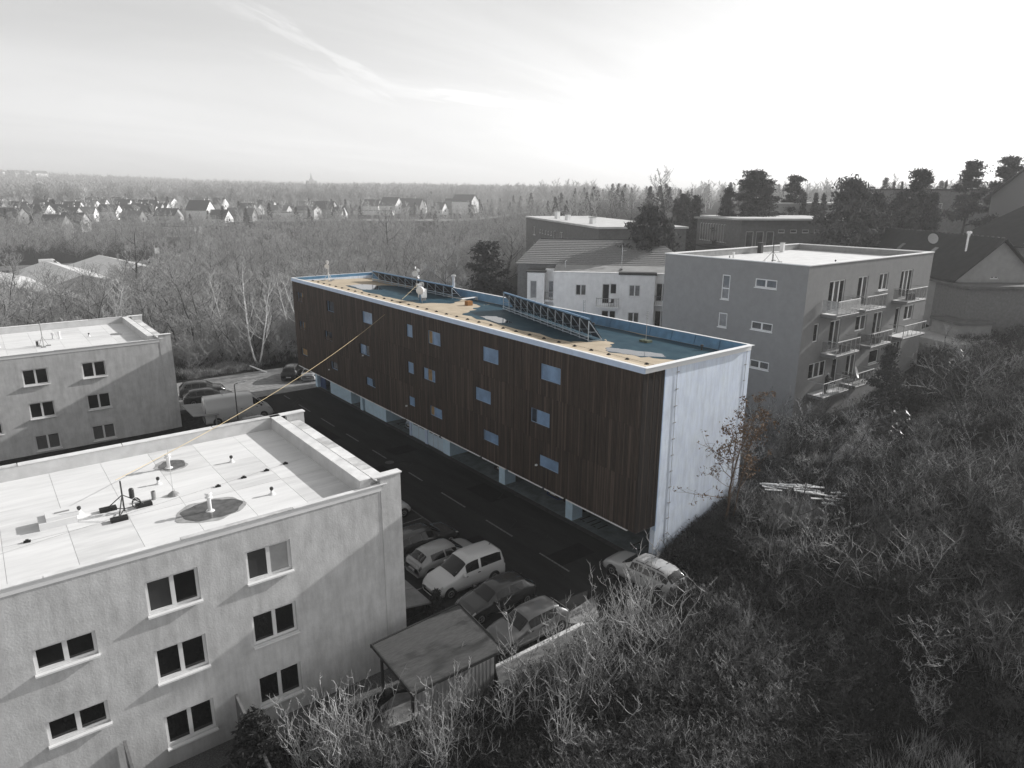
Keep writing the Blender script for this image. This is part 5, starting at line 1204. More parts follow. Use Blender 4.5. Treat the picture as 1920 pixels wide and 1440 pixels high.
shell('hip_roof_house', 'large house with a dark half-hipped roof near the frame edge', (87.2, 17.6), (79, -1), 16, 9.5, 14.6, lw, drf, kind='hip', zr=20.6, hip=5.5, over=.8, chim=(9, 7.5, 1.2))
shell('gable_house', 'big gabled house rising above the horizon at the frame edge', (112, 22.5), (106, 2), 14, 13, 20.6, mat('mid_wall', .26, .9), mrf, kind='gablef', zr=29.5, over=.8, wins=[(5.2, 6.8, 21.2, 22.9, 1), (8.6, 12.0, 21.6, 22.4, 2)], rot_n=1)
shell('low_house', 'low pale house half hidden by trees under the pines', (97, 30), (99.5, 24), 7, 10, 13.2, pw, mrf, kind='gable', zr=14.8)
sheet('driveway', [(50, 3.0), (56, 0.0), (66, -2.0), (70, 4.0), (60, 9.0), (52, 8.5)], 6.2, mat('driveway_concrete', .45, .9, var=.15, scale=.8), th=2.0, label='pale driveway behind the grey block')
m = MB(); m.box(58, 66, -1.6, -1.3, 5, 7.4); m.obj('garden_wall', lw, label='pale garden wall beside the driveway', category='wall')

# ------------------------------------------------------------------ vegetation builders
def ring_mesh(polys, name, mt):
    """polys: list of (points Nx3, radii, sides) -> one mesh"""
    V, F = [], []
    o = 0
    for pts, rad, n in polys:
        P = np.asarray(pts, float); k = len(P)
        T = np.gradient(P, axis=0); T /= np.linalg.norm(T, axis=1)[:, None]+1e-9
        a = np.cross(T, (0.31, 0.77, 0.55)); a /= np.linalg.norm(a, axis=1)[:, None]+1e-9
        b = np.cross(T, a)
        ang = np.arange(n)*2*np.pi/n
        R_ = np.asarray(rad)[:, None, None]
        ring = P[:, None, :]+R_*(a[:, None, :]*np.cos(ang)[None, :, None]+b[:, None, :]*np.sin(ang)[None, :, None])
        V.append(ring.reshape(-1, 3))
        i = np.arange(k-1)[:, None]*n; j = np.arange(n)[None, :]; j2 = (j+1) % n
        F.append(np.stack([i+j, i+j2, i+n+j2, i+n+j], -1).reshape(-1, 4)+o)
        o += k*n
    V = np.concatenate(V); F = np.concatenate(F)
    return np_mesh(name, V, F, mt)
def np_mesh(name, V, F, mt):
    me = bpy.data.meshes.new(name); nf, w = F.shape
    me.vertices.add(len(V)); me.vertices.foreach_set('co', V.astype(np.float32).ravel())
    me.loops.add(nf*w); me.loops.foreach_set('vertex_index', F.astype(np.int32).ravel())
    me.polygons.add(nf); me.polygons.foreach_set('loop_start', np.arange(0, nf*w, w, dtype=np.int32))
    me.materials.append(mt); me.update(calc_edges=True)
    return me

def branch(r, p, d, L, rad, nseg, wob_, tropism, taper=.35):
    pts = [p.copy()]; d = d/np.linalg.norm(d); rr = [rad]
    for k in range(nseg):
        d = d+np.array([r.gauss(0, wob_), r.gauss(0, wob_), r.gauss(0, wob_)*.6+tropism]); d /= np.linalg.norm(d)
        p = p+d*(L/nseg); pts.append(p.copy()); rr.append(rad*(1-(1-taper)*(k+1)/nseg))
    return pts, rr, d

def bare_tree(seed, h=10., spread=.55, trunk_r=.14, levels=3, nb=(9, 7, 6), bark=None, twig=None, clear=.25, trop=.10, twig_r=.012, fork=1, wig=.12, sides=(6, 4, 3, 3)):
    r = random.Random(seed); big, small = [], []
    tips = []
    stems = []
    for s in range(fork):
        d0 = np.array([r.gauss(0, .12 if fork == 1 else .32), r.gauss(0, .12 if fork == 1 else .32), 1.0])
        pts, rr, d = branch(r, np.array([r.uniform(-.15, .15)*(fork > 1), r.uniform(-.15, .15)*(fork > 1), -.15]), d0, h*(1 if s == 0 else r.uniform(.7, .95)), trunk_r*(1 if s == 0 else .75), 9, wig*.6, .05, .12)
        big.append((pts, rr, sides[0])); stems.append((pts, rr))
    cur = []
    for pts, rr in stems:
        for k in range(nb[0]):
            f_ = clear+(1-clear)*((k+r.random())/nb[0]); f_ = min(.97, f_); i = f_*9; a = int(i); q = i-a
            p = np.array(pts[a])*(1-q)+np.array(pts[min(9, a+1)])*q; rad = rr[a]
            az = k*2.4+r.uniform(-.5, .5); out = np.array([math.cos(az), math.sin(az), r.uniform(.35, 1.1)])
            L = h*spread*(1.1-f_*.75)*r.uniform(.65, 1.1)
            cur.append((p, out, L, max(rad*.5, twig_r*1.6)))
    for lv in range(1, levels+1):
        nxt = []
        last = lv == levels
        for p, d, L, rad in cur:
            ns = 5 if lv == 1 else (3 if not last else 2)
            pts, rr, de = branch(r, p, d, L, rad, ns, wig*(1.2 if lv > 1 else 1), trop, .3)
            (big if lv == 1 else small).append((pts, rr, sides[min(lv, 3)]))
            if not last:
                for k in range(nb[min(lv, len(nb)-1)]):
                    f_ = .2+.8*(k+r.random())/nb[min(lv, len(nb)-1)]; i = min(f_, .999)*ns; a = int(i); q = i-a
                    pp = np.array(pts[a])*(1-q)+np.array(pts[a+1])*q
                    dd = np.array(pts[a+1])-np.array(pts[a]); dd /= np.linalg.norm(dd)+1e-9
                    v = np.array([r.gauss(0, 1), r.gauss(0, 1), r.gauss(0, .7)+.3]); v /= np.linalg.norm(v)
                    nxt.append((pp, dd*.8+v*.85, L*r.uniform(.3, .55), max(rad*.45, twig_r)))
        cur = nxt
    tips = [b[0][-1] for b in small]
    return big, small, tips

def tree_meshes(name, seed, bark, twigm, **k):
    b, s, tips = bare_tree(seed, **k)
    return ring_mesh(b, name+'_trunk', bark), ring_mesh(s, name+'_crown', twigm), tips

def plant_tree(meshes, name, label, cat, loc, sc, rz, group=None, tilt=0.0):
    t = thing(name, label, cat, (0, 0, 0), group)
    link('trunk', meshes[0], t); link('crown', meshes[1], t)
    t.location = loc; t.scale = sc if isinstance(sc, tuple) else (sc, sc, sc); t.rotation_euler = (tilt, tilt*.5, rz)
    return t

def leaf_cloud(centers, size, mt, name, r, flat=.6, per=1, shape=1.0):
    """many small leaf faces (bent diamonds) round given centres"""
    C_ = np.repeat(np.asarray(centers, float), per, axis=0); n = len(C_)
    g = np.random.default_rng(r)
    C_ = C_+g.normal(0, size*1.2, (n, 3))*[1, 1, flat]
    a = g.normal(0, 1, (n, 3)); a /= np.linalg.norm(a, axis=1)[:, None]
    b = np.cross(a, g.normal(0, 1, (n, 3))); b /= np.linalg.norm(b, axis=1)[:, None]
    s = size*g.uniform(.6, 1.3, (n, 1)); cc = np.cross(a, b)
    V = np.stack([C_-a*s*shape, C_+b*s*.45+cc*s*.12, C_+a*s*shape, C_-b*s*.45+cc*s*.12], 1).reshape(-1, 3)
    F = np.arange(4*n).reshape(-1, 4)
    return np_mesh(name, V, F, mt)

def scatter(name, pts, sources, label, **pr):
    """one object of many instanced plants: points carry scale, turn and which plant"""
    P = np.array([p[:3] for p in pts], np.float32)
    me = bpy.data.meshes.new(name); me.vertices.add(len(P)); me.vertices.foreach_set('co', P.ravel())
    for an, ty, col in (('scl', 'FLOAT', 3), ('rot', 'FLOAT', 4), ('idx', 'INT', 5)):
        at = me.attributes.new(an, ty, 'POINT'); at.data.foreach_set('value', np.array([p[col] for p in pts], np.float32 if ty == 'FLOAT' else np.int32))
    me.update(); o = link(name, me, kind='stuff', label=label, **pr)
    c = bpy.data.collections.new(name+'_sources')
    for k, s in enumerate(sources): c.objects.link(s)
    g = bpy.data.node_groups.new(name+'_nodes', 'GeometryNodeTree')
    g.interface.new_socket('Geometry', in_out='INPUT', socket_type='NodeSocketGeometry'); g.interface.new_socket('Geometry', in_out='OUTPUT', socket_type='NodeSocketGeometry')
    N = g.nodes; Lk = g.links.new
    gi = N.new('NodeGroupInput'); go = N.new('NodeGroupOutput'); ip = N.new('GeometryNodeInstanceOnPoints'); ci = N.new('GeometryNodeCollectionInfo')
    ci.inputs['Collection'].default_value = c; ci.inputs['Separate Children'].default_value = True; ci.inputs['Reset Children'].default_value = True
    def na(nm, ty):
        q = N.new('GeometryNodeInputNamedAttribute'); q.data_type = ty; q.inputs['Name'].default_value = nm; return q.outputs['Attribute']
    cx = N.new('ShaderNodeCombineXYZ'); Lk(na('rot', 'FLOAT'), cx.inputs[2]); er = N.new('FunctionNodeEulerToRotation'); Lk(cx.outputs[0], er.inputs[0])
    Lk(gi.outputs[0], ip.inputs['Points']); Lk(ci.outputs[0], ip.inputs['Instance']); ip.inputs['Pick Instance'].default_value = True
    Lk(na('idx', 'INT'), ip.inputs['Instance Index']); Lk(er.outputs[0], ip.inputs['Rotation']); Lk(na('scl', 'FLOAT'), ip.inputs['Scale'])
    Lk(ip.outputs[0], go.inputs[0])
    md = o.modifiers.new('scatter', 'NODES'); md.node_group = g
    return o
def src(name, me):
    return bpy.data.objects.new(name, me)
def join_me(a, b, name):
    """two meshes into one, keeping both materials"""
    va = np.empty(len(a.vertices)*3, np.float32); a.vertices.foreach_get('co', va); vb = np.empty(len(b.vertices)*3, np.float32); b.vertices.foreach_get('co', vb)
    fa = np.empty(len(a.loops), np.int32); a.loops.foreach_get('vertex_index', fa); fb = np.empty(len(b.loops), np.int32); b.loops.foreach_get('vertex_index', fb)
    na_ = len(a.polygons)
    me = np_mesh(name, np.concatenate([va, vb]).reshape(-1, 3), np.concatenate([fa, fb+len(a.vertices)]).reshape(-1, 4), a.materials[0])
    me.materials.append(b.materials[0]); mi = np.zeros(len(me.polygons), np.int32); mi[na_:] = 1; me.polygons.foreach_set('material_index', mi); return me

bark_d = mat('dark_bark', .075, .95, var=.3, scale=3, spec=.05); twig_d = mat('grey_twigs', .33, .95, var=.25, scale=.6, spec=.05)
bark_l = mat('birch_bark', .78, .85, scale=2.0, col2=.45, lo=.5, hi=.75, spec=.1); twig_l = mat('pale_twigs', .55, .9, var=.2, scale=.8, spec=.05)
stem_l = mat('pale_shrub_stem', .38, .9, var=.35, scale=.9, spec=.05); stem_m = mat('shrub_twig', .15, .9, var=.35, scale=.9, spec=.05)
stem_dk = mat('dim_shrub_twig', .05, .95, var=.35, scale=.5, spec=.05)
def pol(px, rho):
    """point on the ground seen at photo column px (of 1920), rho metres away"""
    d = fw+r2*((px-960)/1290.25)+u2*0.27; d.z = 0; d.normalize()
    x, y = CAM.x+d.x*rho, CAM.y+d.y*rho; return x, y, H(x, y)

# ---- winter wood beyond the street
WOOD = [tree_meshes('wood_tree', 11+k, bark_d, twig_d, h=h_, spread=s_, trunk_r=.12, levels=3, nb=(11, 8, 7), clear=c_, trop=.08, twig_r=.017, wig=.16) for k, (h_, s_, c_) in enumerate(((9., .55, .15), (10., .5, .2), (8.5, .62, .15), (11., .45, .22), (8., .62, .1), (10., .55, .18)))]
r = random.Random(21); spots = []
def blocked(x, y, px, rho):
    if y < 61.5 and x < 14: return True
    if px < 290 and 150 < rho < 232: return True
    if px < 330 and 232 <= rho < 262: return True
    if 262 < rho < 284: return True
    if px > 870 and rho < 112: return True
    if px > 930 and 90 < rho < 172: return True
    return False
tries = 0
while len(spots) < 1500 and tries < 9000:
    tries += 1
    px = r.uniform(-130, 1010); rho = math.sqrt(r.uniform(84**2, 262**2)) if r.random() < .62 else math.sqrt(r.uniform(284**2, 440**2))
    x, y, z = pol(px, rho)
    if blocked(x, y, px, rho): continue
    if rho > 400 and r.random() < .5: continue
    spots.append((rho, x, y, z, px))
spots.sort()
seen = lambda s: not (540 < s[4] < 880 and s[0] < 92)
ind = [s for s in spots if seen(s)][:290]
ids = set(ind)
for i, s in enumerate(ind):
    m_ = WOOD[i % 6]; sc = r.uniform(.75, 1.2)*(.8 if s[4] > 620 and s[0] < 150 else 1)
    plant_tree(m_, 'bare_tree', 'leafless grey tree in the winter wood beyond the street', 'tree', (s[1], s[2], s[3]-.1), (sc*r.uniform(.9, 1.25), sc*r.uniform(.9, 1.25), sc*r.uniform(.85, 1.1)), r.uniform(0, 6.28), 'trees of the winter wood', tilt=r.uniform(-.06, .06))
WS = [src('wood_tree_%d' % k, join_me(a, b, 'wood_tree_joined')) for k, (a, b, _) in enumerate(WOOD)]
rest = [(s[1], s[2], s[3]-.1, r.uniform(.8, 1.2), r.uniform(0, 6.28), r.randrange(6)) for s in spots if s not in ids]
scatter('far_wood', rest, WS, 'mass of leafless trees behind the nearer wood')
# understorey of thin saplings that fills the wood
SAP = []
for k in range(4):
    b, s, _ = bare_tree(60+k, h=4.5, spread=.5, trunk_r=.035, levels=2, nb=(9, 8), clear=.05, trop=.12, twig_r=.016, fork=4, wig=.2, sides=(3, 3, 3, 3))
    SAP.append(src('sapling_%d' % k, ring_mesh(b+s, 'sapling', twig_d)))
pts = []
tries = 0
while len(pts) < 4000 and tries < 20000:
    tries += 1
    px = r.uniform(-130, 1000); rho = math.sqrt(r.uniform(80**2, 262**2)); x, y, z = pol(px, rho)
    if blocked(x, y, px, rho): continue
    pts.append((x, y, z-.1, r.uniform(.6, 1.3), r.uniform(0, 6.28), r.randrange(4)))
scatter('undergrowth', pts, SAP, 'tangle of leafless saplings under the wood')

# ---- birches with white bark
BIR = [tree_meshes('birch', 80+k, bark_l, twig_l, h=12.5, spread=.34, trunk_r=.13, levels=3, nb=(11, 6, 5), clear=.22, trop=.20, twig_r=.013, fork=f_, wig=.10) for k, f_ in enumerate((2, 3, 1))]
for k, (px, rho, sc, v, lab) in enumerate(((452, 88, 1.05, 0, 'tall white-barked birch with a double trunk beside the forecourt verge'), (395, 101, .85, 2, 'slim white birch standing just left of the tall double birch'), (150, 92, .95, 1, 'pale birch with spreading stems behind the farther plain block'), (178, 94, .85, 2, 'pale straight birch just right of the spreading birch'), (560, 93, .8, 0, 'pale birch half hidden by the corner of the slatted building'), (524, 96, .75, 2, 'thin pale birch between the double birch and the slatted corner'), (365, 112, .8, 1, 'pale thin birch deep in the wood left of the double birch'))):
    x, y, z = pol(px, rho); plant_tree(BIR[v], 'birch_tree', lab, 'tree', (x, y, z-.1), sc, k*1.7, 'birches at the wood edge')
m = MB(); x, y, z = pol(470, 84); m.tube((x, y, z), (x-1.6, y+1.0, z+.9), .12, .06, n=8); m.obj('fallen_birch_limb', bark_l, label='broken white birch limb lying at the wood edge', category='branch')

# ---- large single bare trees
BIG = tree_meshes('big_bare', 120, bark_d, twig_d, h=13., spread=.5, trunk_r=.3, levels=4, nb=(11, 6, 5, 4), clear=.2, trop=.10, twig_r=.02, wig=.15)
BIG2 = tree_meshes('round_bare', 121, bark_d, twig_d, h=13., spread=.44, trunk_r=.25, levels=4, nb=(12, 6, 5, 4), clear=.3, trop=.13, twig_r=.022, wig=.12)
for px, rho, sc, mm, lab in ((948, 150, 1.0, BIG, 'big spreading bare tree left of the long grey block'), (225, 172, 1.25, BIG, 'big dark bare tree between the warehouse roofs'), (1247, 165, 1.15, BIG2, 'tall round-crowned bare tree on the skyline behind the dark conifer'), (722, 240, 1.5, BIG2, 'broad bare tree crown rising in the middle of the wood'), (905, 190, .85, BIG2, 'bare tree in front of the far fields left of the big spreading one')):
    x, y, z = pol(px, rho); plant_tree(mm, 'bare_tree', lab, 'tree', (x, y, z-.2), sc, px*.01)
for k, (px, rho, sc) in enumerate(((1085, 210, .9), (1110, 205, 1.0), (1135, 215, .95), (1160, 200, .9), (1185, 205, 1.0), (1060, 220, .8), (1205, 190, .8), (1150, 190, .7), (1100, 190, .7))):
    x, y, z = pol(px, rho); plant_tree(WOOD[k % 6], 'bare_tree', 'leafless tree in the row beyond the long grey block', 'tree', (x, y, z-.2), sc*1.15, k*2.1, 'row of bare trees beyond the long grey block')

# ---- conifers
needle = mat('dark_needles', .085, .9, var=.4, scale=.8, spec=.1); needle2 = mat('grey_needles', .12, .9, var=.4, scale=.8, spec=.1); bark_p = mat('pine_bark', .07, .95, var=.3, scale=2)  # needles paled; haze over the right-hand trees is put into their colour
def conifer(seed, h, w, kind, nm=None):
    r = random.Random(seed); big = [branch(r, np.array([0, 0, -.2]), np.array([0, 0, 1.]), h*1.0, h*.022, 8, .03, .05, .1)[:2]+(6,)]; cents = []
    if kind == 'pine':        # flat tiers of needle pads on long bare boughs
        for k in range(17):
            f_ = min(.99, .32+.68*(k+r.random()*.9)/17); az = k*2.4+r.uniform(-.7, .7); L = w*(1.05-.82*(f_-.32)/.68)*r.uniform(.45, 1.15)
            p = np.array([0, 0, h*min(f_, .98)]); pts, rr, d = branch(r, p, np.array([math.cos(az), math.sin(az), .18]), L, h*.008, 4, .08, .04, .4); big.append((pts, rr, 4))
            for q in range(4):
                c = np.array(pts[-1])*(.45+.55*q/3)+p*(.55-.55*q/3)
                c[2] += r.gauss(0, .05*w)
                for _ in range(r.randrange(12, 26)): cents.append(c+np.array([r.gauss(0, w*.11), r.gauss(0, w*.11), r.gauss(0, w*.04)+.02]))
        for _ in range(60): cents.append(np.array([r.gauss(0, w*.14), r.gauss(0, w*.14), h*r.uniform(.95, 1.02)]))
    else:                     # dense spruce or fir: whorls of drooping boughs
        n = 46
        for k in range(n):
            f_ = .06+.92*(k+r.random())/n; az = k*2.4+r.uniform(-.5, .5)
            rr_ = w*(math.sin(min(1, (1-f_)*1.25+.02)*math.pi/2)**(.8 if kind == 'round' else 1.15))*r.uniform(.5, 1.15)
            p = np.array([0, 0, h*f_]); e = np.array([math.cos(az)*rr_, math.sin(az)*rr_, h*f_+(rr_*.12 if kind == 'round' else -rr_*.12)])
            big.append(([p, (p+e)/2, e], [h*.006, h*.004, h*.002], 3))
            for q in range(int(26+30*(1-f_))):
                t_ = r.uniform(.35, 1.0)**.7; c = p*(1-t_)+e*t_; cents.append(c+np.array([r.gauss(0, .10*w), r.gauss(0, .10*w), r.gauss(0, .05*w)]))
    size = .035*w+.06
    return ring_mesh(big, 'conifer_trunk', bark_p), leaf_cloud(cents, size, nm or needle, 'conifer_crown', seed, per=5, shape=1.3)
PINE = [conifer(200+k, 10, 3.0, 'pine') for k in range(3)]; SPR = [conifer(210+k, 10, 2.5, 'spruce') for k in range(2)]; RND = [conifer(220+k, 9, 3.4, 'round', needle2 if k else None) for k in range(2)]
def conif(ms, px, rho, hgt, wsc, lab, base=10., name='conifer_tree', z=None, group=None):
    x, y, zz = pol(px, rho); s = hgt/base
    return plant_tree(ms, name, lab, 'tree', (x, y, (zz if z is None else z)-.2), (s*wsc, s*wsc, s), px*.013, group)
conif(RND[0], 1220, 97, 14.6, 0.81, 'dense dark round conifer behind the white building', 9.)
conif(RND[0], 1248, 99, 12.6, 0.65, 'lower dark conifer leaning against the dense round one', 9.)
conif(RND[1], 1598, 108, 15.4, 0.86, 'broad grey-green fir towering over the dark tiled roof', 9.)
conif(RND[1], 1645, 112, 13, 0.72, 'smaller fir beside the broad one over the tiled roof', 9.)
conif(PINE[0], 1410, 132, 15.2, 1.10, 'flat-topped pine on the skyline behind the school', 10., 'pine_tree')
conif(SPR[0], 1365, 130, 13.4, 0.75, 'pointed spruce left of the flat-topped pine', 10.)
conif(PINE[1], 1432, 136, 13.4, 1.04, 'leaning pine crown right of the flat-topped pine', 10., 'pine_tree')
conif(PINE[2], 1487, 152, 13, 0.91, 'lone pine crown above the terrace block', 10., 'pine_tree')
conif(PINE[1], 1722, 122, 14.6, 0.81, 'slender tiered pine left of the half-hipped roof', 10., 'pine_tree')
conif(RND[1], 1695, 118, 12.4, 0.78, 'grey bushy conifer under the slender tiered pine', 9.)
conif(SPR[1], 1752, 116, 12.4, 0.62, 'pointed conifer in front of the slender tiered pine', 10.)
conif(PINE[0], 1815, 140, 14.7, 0.81, 'tall tiered pine against the bright sky near the frame edge', 10., 'pine_tree')
conif(PINE[2], 1880, 150, 15, 0.98, 'broad hazy pine beside the big gabled house', 10., 'pine_tree')
conif(RND[0], 1283, 138, 11.8, 0.59, 'small dark conifer on the skyline left of the school', 9.); conif(RND[0], 1306, 142, 11, 0.55, 'second small dark conifer on the skyline left of the school', 9.)
conif(SPR[0], 1268, 140, 11, 0.5, 'narrow dark conifer beneath the round-crowned bare tree', 10.)
conif(PINE[1], 912, 98, 12.8, 1.30, 'dark pine left of the white building wing', 10., 'pine_tree'); conif(RND[0], 897, 102, 9, 1.04, 'low dark conifer at the foot of the pine left of the white wing', 9.)
for k, px in enumerate((1508, 1530, 1545)): conif(SPR[k % 2], px, 150, 10.4-k*.2, .5, ('first', 'second', 'third')[k]+' small spruce from the lone pine above the terrace block', 10.)
for k, px in enumerate((1673, 1688, 1770)): conif(SPR[k % 2], px, 190, 10.6, .3, ('left', 'middle', 'right')[k]+' of three tiny trees on the flat dark block skyline', 10.)
conif(SPR[0], 1715, 62, 6.8, .95, 'dark bushy conifer at the right corner of the grey block', 10.)
# garden conifers beside the plain block
THU = conifer(230, 4, 1.0, 'spruce', mat('thuja_needles', .028, .9, col2=.075, scale=5, spec=.1))
def thuja(x, y, z, s, lab):
    return plant_tree(THU, 'thuja', lab, 'shrub', (x, y, z), s, x, None)
thuja(-20.6, .1, -1.5, (1.15, 1.15, .85), 'dark pointed garden conifer in front of the plain block'); thuja(-22.0, -.6, -1.6, (.9, .9, .45), 'low dark shrub at the foot of the garden conifer')
thuja(-10.6, 3.4, -.6, (.45, .45, .55), 'small dark conifer between the canopy and the white van')
thuja(-22.9, -1.0, -1.7, (1.0, 1.0, .55), 'dark garden shrub at the lower frame edge')
# ivy-like leafy shrub with glossy leaves by the grey block
LB = leaf_cloud([(random.Random(k).gauss(0, .7), random.Random(k+999).gauss(0, .7), abs(random.Random(k+555).gauss(.7, .35))) for k in range(420)], .16, mat('glossy_leaf', .07, .5, col2=.16, scale=6, spec=.35), 'leaves', 3, per=2)
def leafy(x, y, s, lab):
    t = thing('leafy_shrub', lab, 'shrub', (0, 0, 0)); link('crown', LB, t)
    b_, s_, _ = bare_tree(300, h=1.2, spread=.5, trunk_r=.03, levels=1, nb=(8,), clear=.1, fork=3, sides=(4, 3, 3, 3)); link('stems', ring_mesh(b_, 'stems', bark_d), t)
    t.location = (x, y, H(x, y)-.1); t.scale = (s, s, s); return t
leafy(29.2, -.8, 1.2, 'glossy leaved shrub in front of the lowest balconies'); leafy(46.5, 2.0, 1.2, 'glossy leaved shrub at the right corner of the grey block'); leafy(25.5, -2.2, .9, 'small glossy shrub below the dish balcony')

# ------------------------------------------------------------------ valley: warehouses, highway, village, far woods
whr = mat('warehouse_roof', .30, .7, scale=.4, col2=.40, stretch=(1, 6, 1)); whl = mat('pale_warehouse_roof', .62, .6, var=.1, scale=.4)  # the paler grey covers both roof slopes
def warehouse(px, rho, Lw, Ww, ang, ze, zr, lab):
    x, y, z = pol(px, rho); t = thing('warehouse', lab, 'warehouse', (x, y, z)); c, s = math.cos(ang), math.sin(ang)
    P = lambda u, v, d: (x+u*c-d*s, y+u*s+d*c, z+v)
    m = MB(); pbox(m, P, -Lw/2, Lw/2, -2, ze, -Ww/2, Ww/2); m.tri(P(-Lw/2, ze, -Ww/2), P(-Lw/2, ze, Ww/2), P(-Lw/2, zr-.1, 0)); m.tri(P(Lw/2, ze, Ww/2), P(Lw/2, ze, -Ww/2), P(Lw/2, zr-.1, 0)); m.obj('wall', mat('grey_sheet_wall', .24, .7, var=.1), t)
    for k in range(int(Lw/3)):
        for sg in (-1, 1):
            u0, u1 = -Lw/2+k*Lw/int(Lw/3)-.0, -Lw/2+(k+1)*Lw/int(Lw/3)-.05
            m = MB(); lo = [P(u0, ze-.1, sg*(Ww/2+.4)), P(u1, ze-.1, sg*(Ww/2+.4)), P(u1, zr, 0), P(u0, zr, 0)]; m.hexa([*lo, *[(q[0], q[1], q[2]+.12) for q in lo]]); m.obj('roof_sheet', whl, t)
    return t
warehouse(-30, 176, 42, 22, R(95), 3.2, 6.6, 'low warehouse with a pale ridged roof at the left frame edge')
warehouse(95, 196, 40, 20, R(95), 3.2, 6.4, 'low pale-roofed warehouse second from the left frame edge')
warehouse(205, 214, 40, 20, R(95), 3.2, 6.2, 'low warehouse roof behind the big dark bare tree')
# highway with verge and vehicles
def ribbon(name, rho0, rho1, dz, mt, lab, p0=-200, p1=1020, n=60):
    V_ = []
    for k in range(n+1):
        px = p0+(p1-p0)*k/n
        for rr in (rho0, rho1): x, y, z = pol(px, rr); V_.append((x, y, H(*pol(px, (rho0+rho1)/2)[:2])+dz))
    m = MB(); m.add(V_, [(2*k, 2*k+2, 2*k+3, 2*k+1) for k in range(n)]); return m.obj(name, mt, kind='structure', label=lab)
ribbon('highway', 264, 280, .55, mat('pale_asphalt', .16, .9, var=.1, scale=.3), 'pale highway crossing behind the wood')
def far_vehicle(name, lab, px, rho, kind, paint, dz=.6):
    x, y, z = pol(px, rho); x2, y2, _ = pol(px+4, rho)
    return make_car(name, lab, kind, paint, (x, y, H(x, y)+dz), math.atan2(y2-y, x2-x))
far_vehicle('delivery_van', 'white van driving on the highway above the warehouses', 72, 270, 'van', carpaint(.75, .4)); far_vehicle('delivery_van', 'long white van on the highway left of the wood', 328, 268, 'van', carpaint(.75, .4)); far_vehicle('highway_car', 'small pale car on the highway between the two vans', 272, 269, 'hatch', carpaint(.6, .4))
tt = thing('road_sign', 'small white sign on two posts beside the highway', 'sign', pol(281, 283)); x, y, z = pol(281, 283)
m = MB(); m.box(x-.7, x+.7, y-.7, y-.6, z+2.6, z+4.6); m.obj('panel', sill_w, tt); m = MB(); m.tube((x, y-.6, z), (x, y-.6, z+2.7), .08, n=6); m.obj('post', grey_metal, tt)
tt = thing('highway_pole', 'tall pale pole beside the highway sign', 'pole', pol(277, 262)); x, y, z = pol(277, 262); m = MB(); m.tube((x, y, z), (x, y, z+7), .12, .08, n=6); m.obj('shaft', pale_metal, tt); m = MB(); m.box(x-.3, x+.3, y-.3, y+.3, z-.2, z+.3); m.obj('foot', conc, tt)
for k, (px, rho, hh, lab) in enumerate(((816, 205, 9, 'pale single pole in the far wood left of the cross-armed pole'), (855, 215, 9, 'wooden power pole with a cross-arm in the far wood'))):
    x, y, z = pol(px, rho); tt = thing('power_pole', lab, 'pole', (x, y, z)); m = MB(); m.tube((x, y, z), (x, y, z+hh+4), .16, .1, n=6); m.obj('shaft', grey_metal, tt)
    if k: m = MB(); m.bar((x-1.4, y+1.2, z+hh+3.8), (x+1.4, y-1.2, z+hh+3.8), .16, .16); m.obj('cross_arm', grey_metal, tt)
# open fields between wood and village
ribbon('field', 455, 520, .25, mat('stubble_field', .20, .95, var=.2, scale=.05), 'pale stubble field before the village', 120, 1000, 50)

hw = [mat('house_white', .85, .85), mat('house_cream', .5, .85), mat('house_grey', .28, .85)]; hr = [mat('house_roof_dark', .11, .85), mat('house_roof_mid', .19, .85)]
def house(px, rho, wd, dp, hh, rh, ang, wi, ri, lab, grp, flat=False, dz=0.0):
    x, y, z = pol(px, rho); z += dz; t = thing('village_house', lab, 'house', (x, y, z), grp)
    base = math.atan2(y-CAM.y, x-CAM.x)-math.pi/2+ang; c, s = math.cos(base), math.sin(base)
    P = lambda u, v, d: (x+u*c-d*s, y+u*s+d*c, z+v)
    m = MB(); pbox(m, P, -wd/2, wd/2, -2, hh, -dp/2, dp/2)
    if not flat: m.tri(P(-wd/2, hh, -dp/2), P(-wd/2, hh, dp/2), P(-wd/2, hh+rh, 0)); m.tri(P(wd/2, hh, dp/2), P(wd/2, hh, -dp/2), P(wd/2, hh+rh, 0))
    m.obj('wall', hw[wi], t)
    m = MB()
    if flat: pbox(m, P, -wd/2-.3, wd/2+.3, hh+.01, hh+.4, -dp/2-.3, dp/2+.3)
    else:
        for sg in (-1, 1): lo = [P(-wd/2-.4, hh-.3, sg*(dp/2+.5)), P(wd/2+.4, hh-.3, sg*(dp/2+.5)), P(wd/2+.4, hh+rh, 0), P(-wd/2-.4, hh+rh, 0)]; m.hexa([*lo, *[(q[0], q[1], q[2]+.25) for q in lo]])
    rf = m.obj('roof', hr[ri], t)
    if not flat: m = MB(); pbox(m, P, wd*.2, wd*.2+.7, hh+rh-1, hh+rh+1.0, -.35, .35); m.obj('chimney', hw[1], rf)
    for k in range(2):
        m = MB(); pbox(m, P, -wd*.28+k*wd*.4, -wd*.28+k*wd*.4+1.3, 1.1, 2.4, -dp/2-.06, -dp/2+.02); m.obj('window', glass, t)
    m = MB(); pbox(m, lambda u, v, d: P(d, v, u), -.7, .7, hh*.55, hh*.55+1.3, wd/2-.02, wd/2+.06); m.obj('window', glass, t)
    return t
GV = 'houses of the village across the valley'
VH = 'small pale gabled house in the far village row'
r = random.Random(77)
